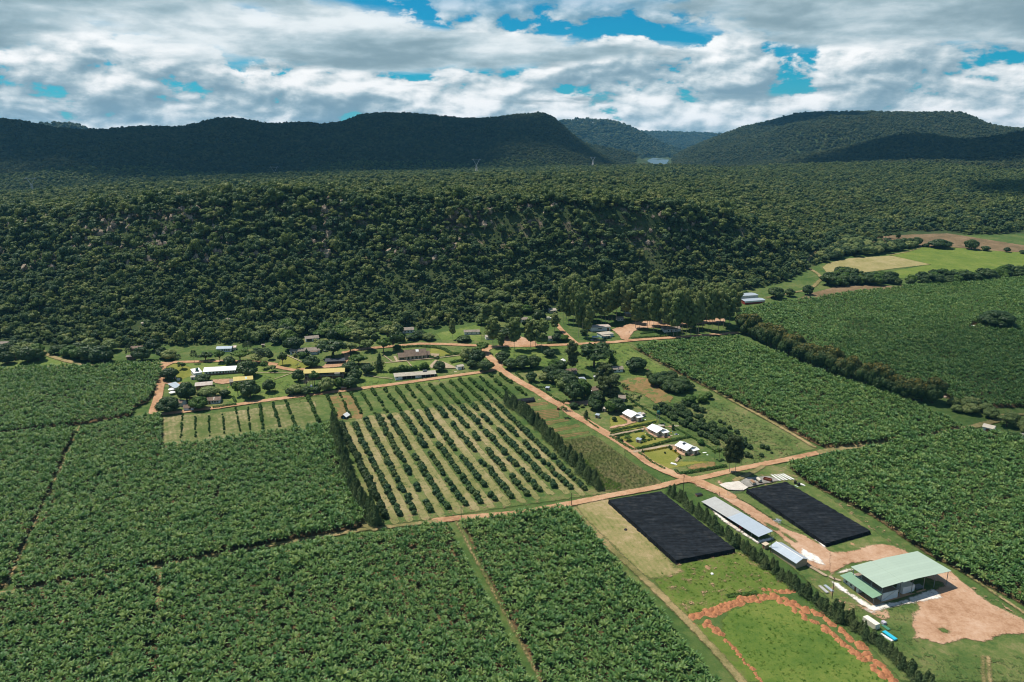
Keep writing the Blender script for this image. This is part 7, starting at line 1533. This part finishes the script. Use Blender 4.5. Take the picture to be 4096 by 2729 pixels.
house('brown_wing', 'brown roofed wing left of the tree before the window cottage', 'E', (757, 1290), (850, 1280), 5, 2.5, ('gable_x', 1.1), M_WHITE2, R_BROWN, [('f', .5, 1, .8, .8)]); house('road_hut', 'white hut with brown roof at the orchard road', 'E', (640, 1440), (822, 1425), 4.2, 2.5, ('gable_x', 1.2), M_WHITE2, R_BROWN, [('f', .62, 1.0, 1.3, .9)], cat='hut'); house('narrow_hut', 'narrow brown roofed hut beside the largest dark tree', 'E', (500, 1340), (600, 1350), 5, 2.6, ('gable_x', 1.2), M_WHITE2, R_BROWN, [('f', .5, 1, .6, .8)], cat='hut')
house('silver_house', 'small house with silver roof above the village road', 'E', (1258, 325), (1530, 315), 6.5, 2.8, ('gable_x', 1.0), M_WHITE2, R_SILV2, [('f', .4, 1, 1.1, 1), ('f', .55, 1, 1.1, 1), ('f', .7, 1, 1.1, 1), ('f', .85, 1, 1.1, 1)]); house('pink_shed', 'tiny shed with pale pink roof beside the silver house', 'E', (1560, 290), (1620, 285), 4, 2.2, ('mono', .4), M_CREAM, roof_mat('pale_pink_sheet', (.62, .50, .42), (.5, .4, .33), .3), cat='shed', over=.3)
house('brick_cottage', 'little red brick cottage under the tall palm', 'Z6', (1085, 412), (1140, 410), 5, 3.0, ('gable_x', .6), M_BRICK, R_ASB, [('f', .3, 1, .8, .9)], [('f', .7, 0, .9, 2)]); house('brick_house', 'brown brick house behind the little brick cottage', 'Z6', (1115, 335), (1215, 330), 6, 2.6, ('gable_x', 1.0), M_BRICK, R_BROWN, [('f', .4, 1, .9, .9), ('f', .75, 1, .9, .9)]); house('west_house', 'grey roofed house among trees at the western edge', 'Z6', (0, 295), (62, 290), 5, 2.6, ('gable_x', 1.2), M_WHITE, R_ASB, [('f', .6, 1, .8, .8)]); house('forest_house', 'white house with pale roof in a forest gap on the slope', 'Z6', (1903, 105), (1942, 103), 7, 3.0, ('gable_y', 1.4), M_WHITE, R_PALEG, [('f', .5, 1, .9, 1)]); house('forest_house_wing', 'low white wing half hidden right of the forest house', 'Z6', (1965, 85), (2040, 82), 6, 2.6, ('gable_x', 1.2), M_WHITE, R_PALEG, [('f', .5, 1, .9, .8)]); house('shack', 'dark grey shack among trees at the western edge', 'Z6', (105, 405), (165, 400), 4, 2.3, ('mono', .5), M_GREYW, R_ASB, [], [('f', .5, 0, .8, 1.8)], 'shack'); house('tin_hut', 'tiny tin hut beside the road above the banana field', 'Z6', (600, 370), (628, 368), 2, 2.0, ('mono', .3), M_WHITE, R_WHITE, [], [('f', .5, 0, .8, 1.6)], 'hut'); house('terrace_house', 'low flat roofed house on the orange forest terrace', 'Z6', (1215, 118), (1300, 108), 5, 2.4, ('flat', 0), M_CREAM, R_PALEG, [('f', .5, 1, .9, .8)]); house('edge_hut', 'small grey hut on the sunny bank at the forest edge', 'E', (2105, 235), (2150, 232), 2.2, 2.0, ('flat', 0), M_GREYW, R_ASB, [], [('f', .5, 0, .8, 1.6)], 'hut')
# far buildings on the right
h, W, D, _ = house('warehouse', 'wide red and white warehouse with pale sheet roofs at the forest edge', 'Z7', (325, 580), (470, 566), 10, 3.4, ('gable_x', .7), M_RED, R_SILV2, [], [('l', .5, 0, 2, 2.6)], 'warehouse', over=.5)
house('warehouse_wing', 'white rear hall of the red and white warehouse', 'Z7', (225, 545), (420, 530), 12, 3.4, ('gable_x', .6), M_WHITE, R_SILV2, [], [('f', .1, 0, 2, 2.8), ('f', .3, 0, 2, 2.8)], 'warehouse', over=.5)
MB().box(-.04, W + .04, -.06, -.02, 1.9, 3.38).build('white_band', M_WPAINT, h)
h, W, D, _ = house('white_barn', 'small white barn with pale roof and dark doorway at the plantation corner', 'Q', (1658, 700), (1790, 737), 5.5, 2.8, ('gable_x', 1.2), M_WHITE, roof_mat('straw_sheets', (.52, .45, .36), (.40, .34, .27), .3, stain=.4), [('r', .5, .6, 4, .3)], [('f', .45, 0, 1.6, 2.0)], 'barn', over=.4)
MB().box(W * .58, W * .80, -.05, .05, .0, 1.9).build('bay_shade_panel', M_INSHADE, h)  # dark panel paints the shade of the barn opening
house('edge_shed', 'little pale shed at the eastern picture edge below the grove', 'Q', (2130, 800), (2220, 815), 3, 2.2, ('mono', .3), M_WHITE, R_PALEG, [], [], 'shed', over=.2)
flat_stack('field_bed', 'white crate platform in the far banana field', 'platform', 'Z7', (1970, 740), (2012, 745), 2.2, 6, M_WPAINT, .2)
for i, (fr, x, y, lb) in enumerate([('Q', 1190, 285, 'pale boulder at the end of the flowering windbreak'), ('Q', 1310, 315, 'pale boulder behind the olive grove'), ('Q', 1860, 510, 'large pale boulder beside the grove track'), ('Q', 1540, 415, 'pale boulder inside the olive grove')]): rock_lump('boulder', lb, 'boulder', fr, x, y, 1.3 - .2 * (i % 2), plain('boulder_%d' % i, (.50, .36, .26), .9), 40 + i)
# tent in the orchard, net tunnel by the beds
p = T('Z8', 315, 412); r = thing('white_tent', 'white ridge tent standing in the red orchard plot', 'tent', p, math.radians(-20))
m = MB(); slab(m, [(-2.3, 4.6, 1.7), (-2.3, -.4, 1.7), (0, -.4, 3.4), (0, 4.6, 3.4)], .06); slab(m, [(2.3, -.4, 1.7), (2.3, 4.6, 1.7), (.004, 4.6, 3.4), (.004, -.4, 3.4)], .06); m.build('tent_roof', M_WPAINT, r)
MB().box(-1.9, 1.9, .2, 4.2, -.3, 1.65).build('tent_wall', plain('dark_canvas', (.03, .035, .045), .9), r); MB().box(-.35, .35, .12, .19, 0, 1.6).build('tent_flap', plain('blue_canvas', (.03, .25, .42), .8), r)
for x in (-2.1, 2.1):
    for y in (0, 4.3): MB().tube((x, y, -.2), (x, y, 1.7), .05, n=5).build('pole', M_STEEL, r)
a, b = G('Z8', 1580, 305), G('Z8', 1705, 290); L = np.linalg.norm(b - a); r = thing('net_tunnel', 'dark net covered nursery tunnel at the end of the windbreak', 'nursery tunnel', a, math.atan2(*(b - a)[1::-1]))
m = MB(); n = 8
v = [(x, 3 - 3.2 * math.cos(PI * i / n), 2.6 * math.sin(PI * i / n) ** .8) for x in (0, L) for i in range(n + 1)]
m.add(v, [(i, i + 1, n + 2 + i, n + 1 + i) for i in range(n)] + [tuple(range(n + 1)), tuple(range(n + 1, 2 * n + 2))]); m.build('net_cover', M_NET, r)
for k in range(6): MB().tube((k * L / 5, -.15, -.2), (k * L / 5, -.15, 1.6), .06, n=5).build('post', M_POLE, r)
sand_heap('Z8', 1735, 270, 1.6, .6, S_TAN, 'tan soil heap at the end of the dark nursery tunnel')
house('rusty_bin', 'rust brown tool box on the dirt road edge by the vegetable beds', 'Z8', (1862, 348), (1882, 348), 1.2, 1.5, ('flat', 0), M_RUST, M_RUST, cat='tool box', over=.05)
# ------------------------------------------------------------------ ring of orange soil heaps
def ring_heaps(pts, sp, rad, jit, label, group, fr='Z1'):
    P3 = [G(fr, x, y) for x, y in pts]; seg = [np.linalg.norm(b - a) for a, b in zip(P3[:-1], P3[1:])]; tot = sum(seg); n = int(tot / sp)
    for i in range(n + 1):
        d = tot * i / n; k = 0
        while k < len(seg) - 1 and d > seg[k]: d -= seg[k]; k += 1
        p = P3[k] + (P3[k + 1] - P3[k]) * min(1, d / seg[k]) + np.array([RNG.normal(), RNG.normal(), 0]) * jit; p[2] = SL * p[1]
        o = link('soil_heap', HEAPS[RNG.integers(0, len(HEAPS))]); s = rad * (.75 + .5 * RNG.random()); o.scale = (s, s * (.8 + .4 * RNG.random()), s * (.42 + .2 * RNG.random())); o.location = tuple(p); o.rotation_euler = (0, 0, RNG.random() * 6.28)
        tag(o, label, 'heap', group)
HEAPS = []
for q in range(5):
    o = sand_heap('Z1', 900 + q, 1100, 1.0, 1.0, S_ORANGE, 'x', 'soil_heap', seed=q * 11); HEAPS.append(o.data); bpy.data.objects.remove(o)
ring_heaps([(830, 1105), (930, 1065), (1060, 1020), (1180, 985), (1300, 955), (1420, 965)], 1.9, 1.9, .35, 'orange soil heap in the back side of the soil ring, nearest the shade net', 'soil heaps at the back of the ring')
ring_heaps([(840, 1090), (980, 1085), (1100, 1030), (1200, 995), (1310, 990), (1400, 960)], 2.1, 1.8, .4, 'orange soil heap in the back side of the soil ring, nearest the shade net', 'soil heaps at the back of the ring')
ring_heaps([(1355, 910), (1450, 920), (1560, 920)], 2.0, 1.7, .3, 'orange soil heap in the short outer row at the hedge corner of the ring', 'soil heaps in the short outer row')
ring_heaps([(1420, 965), (1540, 1025), (1640, 1100), (1740, 1165), (1840, 1235), (1930, 1310), (2040, 1400), (2160, 1490), (2300, 1600)], 1.7, 1.9, .6, 'orange soil heap in the broad ring side along the casuarina hedge', 'soil heaps along the casuarina hedge')
ring_heaps([(1500, 965), (1620, 1030), (1730, 1070), (1840, 1150), (1930, 1230), (2020, 1300), (2130, 1400), (2260, 1520)], 1.9, 1.8, .7, 'orange soil heap in the broad ring side along the casuarina hedge', 'soil heaps along the casuarina hedge')
ring_heaps([(930, 1130), (1000, 1190), (1040, 1240)], 1.6, 1.8, .6, 'orange soil heap in the left corner of the ring toward the banana field', 'soil heaps in the left corner of the ring'); ring_heaps([(845, 1155), (850, 1158)], 3, 1.4, .1, 'lone orange soil heap outside the left corner of the ring', 'lone soil heap')
ring_heaps([(1075, 1270), (1110, 1305), (1150, 1345), (1175, 1390), (1220, 1440), (1270, 1480), (1300, 1530), (1345, 1590)], 1.6, 1.25, .2, 'small orange soil heap in the thin row of the ring toward the banana field', 'soil heaps in the thin row')
# ------------------------------------------------------------------ poles and pylons
def pole(fr, x, y, hpx, label, arm=True):
    p = T(fr, x, y); k = mpp(fr, p); el = math.atan2(CAM_Z - p[2], math.hypot(p[0], p[1])); H_ = hpx * k / math.cos(el)
    r = thing('power_pole', label, 'pole', p, BX); MB().tube((0, 0, -.5), (0, 0, H_), .17, .11, 7).build('mast', M_POLE, r)
    if arm:
        MB().box(-.06, .06, -.9, .9, H_ - .55, H_ - .42).build('crossarm', M_POLE, r)
        for yy in (-.8, 0, .8): MB().lathe((0, yy, H_ - .41), [(.05, 0), (.07, .1), (.03, .2)], 6).build('insulator', M_WPAINT, r)
for a in [('Z1', 772, 210, 118, 'power pole at the road junction above the western shade net'), ('B', 1100, 1130, 250, 'power pole at the end of the open shed'), ('Z1', 1833, 975, 150, 'power pole beside the packing house'), ('Z8', 1168, 1135, 85, 'power pole on the track between two front banana fields'), ('Z8', 1966, 1040, 92, 'power pole at the corner of the tan mown field'), ('H', 1935, 860, 90, 'slim pole beside the cypress'), ('H', 1975, 600, 140, 'power pole at the upper road west of the church'), ('H', 2010, 330, 210, 'power pole in the forest clearing'), ('B', 352, 310, 60, 'short post at the shed corner'), ('Q', 1325, 270, 140, 'dark pole at the edge of the far banana field'), ('Z3', 1075, 1000, 18, 'short fence post on the grass by the junction')]:
    pole(*a, arm=a[3] > 70)
def transformer():
    p = T('H', 665, 1420); r = thing('transformer_pole', 'double pole with white transformer before the school', 'transformer', p, .1)
    for x in (-.8, .8): MB().tube((x, 0, -.5), (x, 0, 9), .16, .12, 7).build('mast', M_POLE, r)
    MB().box(-1.1, 1.1, -.5, .5, 4.2, 4.4).build('platform', M_STEEL, r); MB().box(-.6, .6, -.45, .45, 4.41, 5.6).build('transformer_tank', M_WPAINT, r); MB().box(-1.3, 1.3, -.08, .08, 8.3, 8.45).build('crossarm', M_POLE, r); MB().box(-.3, .3, -.35, -.05, 1.2, 2.2).build('meter_box', M_WPAINT, r)
transformer()
M_PYL = plain('galvanised_lattice', (.42, .43, .42), .5, .4, .3)
def pylon(x, ytop, ybase, H_, label):
    hpx = (ybase - ytop); dist = 1746 * H_ / hpx; p = R('D', x, ybase, dist * .985); p[2] = min(p[2], float(Zt(p[0], p[1])) + 3)
    top = R('D', x, ytop, dist * .985)[2]; H_ = top - p[2]
    r = thing('power_pylon', label, 'pylon', p, .35); m = MB(); th = .36
    wa = lambda z: 3.2 - 2.2 * min(1, z / (.62 * H_))
    zs = [H_ * .62 * k / 6 for k in range(7)]
    for z0, z1 in zip(zs[:-1], zs[1:]):
        a, b = wa(z0), wa(z1)
        for sx, sy in ((1, 1), (1, -1), (-1, -1), (-1, 1)):
            m.tube((sx * a, sy * a, z0), (sx * b, sy * b, z1), th, n=4)
        for (s, t) in (((1, 1), (1, -1)), ((1, -1), (-1, -1)), ((-1, -1), (-1, 1)), ((-1, 1), (1, 1))):
            m.tube((s[0] * a, s[1] * a, z0), (t[0] * b, t[1] * b, z1), th * .6, n=3); m.tube((t[0] * a, t[1] * a, z0), (s[0] * b, s[1] * b, z1), th * .6, n=3)
    m.build('tower', M_PYL, r)
    m = MB(); zw = .62 * H_; q = .20 * H_
    for sx in (1, -1):
        for sy in (1, -1): m.tube((sx * 1.0, sy * 1.0, zw), (sx * q, sy * .7, H_ * .93), th, n=4)
        for k in range(4): m.tube((sx * (1 + (q - 1) * k / 4), 1 - .08 * k, zw + (.31 * H_) * k / 4), (sx * (1 + (q - 1) * (k + 1) / 4), -1 + .08 * k, zw + (.31 * H_) * (k + 1) / 4), th * .6, n=3)
        m.tube((sx * q, 0, H_ * .93), (sx * q * 1.05, 0, H_), th, n=4)
    m.build('fork', M_PYL, r)
    m = MB()
    for sy in (.6, -.6): m.tube((-q * 1.55, sy, H_ * .93), (q * 1.55, sy, H_ * .93), th, n=4)
    m.tube((-q * 1.55, 0, H_ * .93), (-q, 0, H_ * .97), th * .7, n=3); m.tube((q * 1.55, 0, H_ * .93), (q, 0, H_ * .97), th * .7, n=3); m.build('crossarm', M_PYL, r)
pylon(76, 407, 448, 46, 'steel lattice pylon at the western end of the plateau'); pylon(632, 382, 416, 44, 'lattice pylon in front of the dark hill, west of the central one'); pylon(1095, 365, 401, 44, 'central lattice pylon standing out at the plateau edge'); pylon(1362, 360, 384, 33, 'easternmost lattice pylon near the gap to the lake')
# lake in the gap
lk = [R('D', 1462, 376, 3400), R('D', 1528, 377, 3380), R('D', 1538, 366, 4700), R('D', 1500, 362.5, 5100), R('D', 1490, 366, 4600), R('D', 1484, 371, 3900)]
m, nt = newmat('lake_water'); pos = N(nt, 'ShaderNodeNewGeometry').outputs['Position']
finish(nt, (.05, .085, .10), .35, .4, noise(nt, pos, .05, 3), .05, .5)
zl = VALLEY + 1.5
me = mesh_from('lake', [(p[0], p[1], zl) for p in lk], [tuple(range(len(lk)))], [m]); tag(link('lake', me), 'blue grey lake in the gap between the hills', 'lake', kind='structure')
# ------------------------------------------------------------------ sun, sky, clouds, air
HAZE = 3.2e-5
SUN_EL, SUN_AZ = math.radians(64), math.atan2(-.90, .44)      # azimuth of the sun from +y towards +x
sv = Vector((math.sin(SUN_AZ) * math.cos(SUN_EL), math.cos(SUN_AZ) * math.cos(SUN_EL), math.sin(SUN_EL)))
ld = bpy.data.lights.new('sun', 'SUN'); ld.energy = 5.0; ld.angle = math.radians(.53); ld.color = (1, .94, .83)
lo = bpy.data.objects.new('sun', ld); COL.objects.link(lo); lo.location = (0, 0, 600); lo.rotation_euler = (-sv).to_track_quat('-Z', 'Y').to_euler()
w = bpy.data.worlds.new('World'); scene.world = w; w.use_nodes = True
nt = w.node_tree; nt.nodes.clear()
sky = N(nt, 'ShaderNodeTexSky', sky_type='NISHITA', sun_disc=False, sun_elevation=SUN_EL, sun_rotation=SUN_AZ, altitude=600, air_density=1.0, dust_density=.6, ozone_density=2.5)
gen = N(nt, 'ShaderNodeTexCoord').outputs['Generated']
sx = N(nt, 'ShaderNodeSeparateXYZ'); nt.links.new(gen, sx.inputs[0])
X, Y, Z = sx.outputs
zc = math_(nt, 'MAXIMUM', Z, 0.0)
def comb(x, y, z):
    c = N(nt, 'ShaderNodeCombineXYZ')
    for i, v in enumerate((x, y, z)):
        if hasattr(v, 'is_output'): nt.links.new(v, c.inputs[i])
        else: c.inputs[i].default_value = v
    return c.outputs[0]
def smooth(v, a, b, lo=0., hi=1.):
    r = N(nt, 'ShaderNodeMapRange', interpolation_type='SMOOTHSTEP'); nt.links.new(v, r.inputs[0])
    r.inputs[1].default_value = a; r.inputs[2].default_value = b; r.inputs[3].default_value = lo; r.inputs[4].default_value = hi
    return r.outputs[0]
def layer(ox, oz, kx, kz, sc, det, rough, dist, seed):
    """cloud density in azimuth / elevation, offset (ox, oz)"""
    az = math_(nt, 'ARCTAN2', X, Y)
    return noise(nt, comb(math_(nt, 'ADD', math_(nt, 'MULTIPLY', az, kx), ox), math_(nt, 'ADD', math_(nt, 'MULTIPLY', Z, kz), oz), seed), sc, det, rough, dist)
# bank of cumulus above the hills: billows lit from above, their grey bases stretched level
KX, KZ = 13.0, 27.0
def cu(dx, dz, det, seed=3.1): return layer(dx, dz, KX, KZ, 1.0, det, .56, .12, seed)
c0 = cu(0, 0, 10)
fine = math_(nt, 'SUBTRACT', cu(0, 0, 6), cu(-.06, .14, 6)); broad = math_(nt, 'SUBTRACT', cu(0, 0, 2), cu(-.12, .42, 2))
big = layer(0, 0, 3.0, 10, 1, 4, .5, .2, 8.2)
den = smooth(math_(nt, 'ADD', c0, smooth(Z, .015, .11, .125, .03)), .452, .515)
lit = math_(nt, 'ADD', math_(nt, 'MULTIPLY', fine, 3.2), math_(nt, 'ADD', math_(nt, 'MULTIPLY', broad, 2.0), math_(nt, 'MULTIPLY', math_(nt, 'SUBTRACT', big, .47), 2.4)))
cum = ramp(nt, smooth(lit, -.75, .72), [(0, (1.9, 3.0, 3.7)), (.30, (3.1, 4.2, 4.8)), (.55, (4.7, 5.6, 6.0)), (.78, (6.6, 7.1, 7.3)), (1, (8.6, 8.7, 8.7))])
# flat grey-based decks higher up, drawn out by distance
px = math_(nt, 'DIVIDE', X, math_(nt, 'ADD', zc, .09)); py = math_(nt, 'DIVIDE', Y, math_(nt, 'ADD', zc, .09))
def deck(ox, oy, sc, seed, det=9):
    return noise(nt, comb(math_(nt, 'ADD', px, ox), math_(nt, 'ADD', py, oy), seed), sc, det, .52, .2)
d0 = deck(0, 0, .62, 4.3)
dden = smooth(math_(nt, 'ADD', d0, math_(nt, 'ADD', smooth(Z, .05, .115, -.16, .075), smooth(Z, .115, .165, 0, -.075))), .45, .57)
dl = math_(nt, 'ADD', math_(nt, 'MULTIPLY', math_(nt, 'SUBTRACT', deck(.1, .5, .62, 4.3, 4), deck(0, 0, .62, 4.3, 4)), 2.6), math_(nt, 'ADD', math_(nt, 'MULTIPLY', math_(nt, 'SUBTRACT', layer(0, 0, 11, 34, 1, 8, .58, .15, 5.5), .5), 2.0), math_(nt, 'MULTIPLY', math_(nt, 'SUBTRACT', .62, d0), 1.5)))
dk = ramp(nt, smooth(dl, -.55, .75), [(0, (2.1, 3.1, 3.6)), (.4, (3.4, 4.5, 5.0)), (.7, (4.9, 5.8, 6.2)), (1, (7.2, 7.7, 7.9))])
blue = mixc(nt, 1.0, sky.outputs[0], (.05, .58, .74), 'MULTIPLY')
blue = mixc(nt, smooth(Z, .0, .09, .45, 0.0), blue, (2.2, 4.2, 5.2))
blue = mixc(nt, smooth(Z, .16, .5), blue, mixc(nt, 1.0, sky.outputs[0], (.8, 1.0, 1.0), 'MULTIPLY'))
over = smooth(Z, .18, .45, 1.0, .45)
col = mixc(nt, math_(nt, 'MULTIPLY', den, smooth(Z, .12, .2, 1, 0)), blue, cum)
col = mixc(nt, math_(nt, 'MULTIPLY', dden, over), col, dk)
col = mixc(nt, smooth(Z, -.06, -.015, 1, 0), col, (.35, .55, .35))
bg = N(nt, 'ShaderNodeBackground', i_Strength=.1); nt.links.new(col, bg.inputs[0])
out = N(nt, 'ShaderNodeOutputWorld'); nt.links.new(bg.outputs[0], out.inputs[0])
# clouds set out of view high above the land; their shade falls on the hills
def cloud_mat(mx=1.0):
    m, nt = newmat('cloud_white'); g = N(nt, 'ShaderNodeTexCoord').outputs['Object']
    ln = N(nt, 'ShaderNodeVectorMath', operation='LENGTH'); fl = N(nt, 'ShaderNodeVectorMath', operation='MULTIPLY'); fl.inputs[1].default_value = (1, 1, .0)
    nt.links.new(g, fl.inputs[0]); nt.links.new(fl.outputs[0], ln.inputs[0])
    e = math_(nt, 'ADD', ln.outputs['Value'], math_(nt, 'MULTIPLY', math_(nt, 'SUBTRACT', noise(nt, g, 2.6, 5, .65), .5), 1.1))
    al = N(nt, 'ShaderNodeMapRange', interpolation_type='SMOOTHSTEP'); nt.links.new(e, al.inputs[0])
    al.inputs[1].default_value = .62; al.inputs[2].default_value = 1.0; al.inputs[3].default_value = mx; al.inputs[4].default_value = 0
    finish(nt, (.85, .86, .88), 1, 0, alpha=al.outputs[0]); return m
M_CLOUD, M_CLOUD_THIN = cloud_mat(), cloud_mat(.3)
def cloud(label, x, y, z, sx_, sy_, sz_, seed, rot=0):
    rng = np.random.default_rng(seed); bm = bmesh.new(); bmesh.ops.create_icosphere(bm, subdivisions=5, radius=1)
    for v in bm.verts:
        q = v.co.copy(); d = 1 + .22 * float(fbm(np.array(q.x * 1.7 + seed), np.array(q.y * 1.7 + q.z))) + .10 * float(fbm(np.array(q.x * 5 + seed), np.array(q.y * 5 - q.z * 4)))
        v.co = q * d
        if v.co.z < -.25: v.co.z = -.25
    me = bpy.data.meshes.new('cloud'); bm.to_mesh(me); bm.free(); me.materials.append(M_CLOUD_THIN if 'thin' in label else M_CLOUD)
    o = link('cloud', me); o.location = (x, y, z); o.scale = (sx_, sy_, sz_); o.rotation_euler = (0, 0, rot)
    return tag(o, label, 'cloud', kind='stuff')
def shade_at(tx, ty, tz, cz):
    k = (cz - tz) / sv.z
    return tx + sv.x * k, ty + sv.y * k, cz
for i, (lb, tx, ty, tz, cz, a, b, rot) in enumerate([
    ('broad cumulus whose shade covers the western hill', -950, 2600, 180, 1500, 1500, 620, .15),
    ('cumulus whose shade covers the nearer eastern hill', 1420, 2430, 170, 1500, 640, 300, 0),
    ('small cumulus above the flank of the main eastern hill', 1500, 3900, 260, 1600, 240, 300, .4),
    ('small cumulus above the eastern plateau', 1150, 1500, 110, 1400, 280, 200, .1),
    ('thin veil of cumulus above the eastern banana fields', 400, 480, 30, 1300, 150, 210, .2),  # thin cloud added out of view to darken the eastern fields
    ('thin cumulus above the western plateau edge', -700, 1800, 100, 1400, 560, 190, .1)]):
    x, y, z = shade_at(tx, ty, tz, cz)
    cloud(lb, x, y, z, a, b, 110, 10 + i * 3, rot)
# the air between: pale even haze
bpy.ops.mesh.primitive_cube_add(size=1)
hz = bpy.context.object; hz.name = 'haze'; hz.location = (0, 4700, 195); hz.scale = (16000, 10400, 520); hz.data.name = 'haze'
m, ntm = newmat('haze_air'); vol = ntm.nodes.new('ShaderNodeVolumePrincipled'); vol.inputs['Color'].default_value = (.20, .62, 1, 1); vol.inputs['Density'].default_value = HAZE; vol.inputs['Anisotropy'].default_value = .2
mo = ntm.nodes.new('ShaderNodeOutputMaterial'); ntm.links.new(vol.outputs[0], mo.inputs['Volume']); hz.data.materials.append(m)
tag(hz, 'thin blue haze of the air over the valley', 'haze', kind='stuff')
cam = bpy.data.cameras.new('camera'); cam.sensor_width = 36; cam.lens = F_PX / 4096 * 36; cam.clip_start = 1; cam.clip_end = 60000
co = bpy.data.objects.new('camera', cam); COL.objects.link(co); co.location = (0, 0, CAM_Z); co.rotation_euler = (PI / 2 - PITCH, 0, 0)
scene.camera = co
scene.view_settings.view_transform = 'Standard'; scene.view_settings.look = 'None'; scene.view_settings.gamma = 1; scene.view_settings.use_curve_mapping = False
scene.view_settings.exposure = 0.25
scene.cycles.max_bounces = 6; scene.cycles.diffuse_bounces = 3; scene.cycles.glossy_bounces = 2; scene.cycles.transmission_bounces = 3; scene.cycles.transparent_max_bounces = 16
scene.cycles.use_denoising = True; scene.cycles.filter_width = 1.1
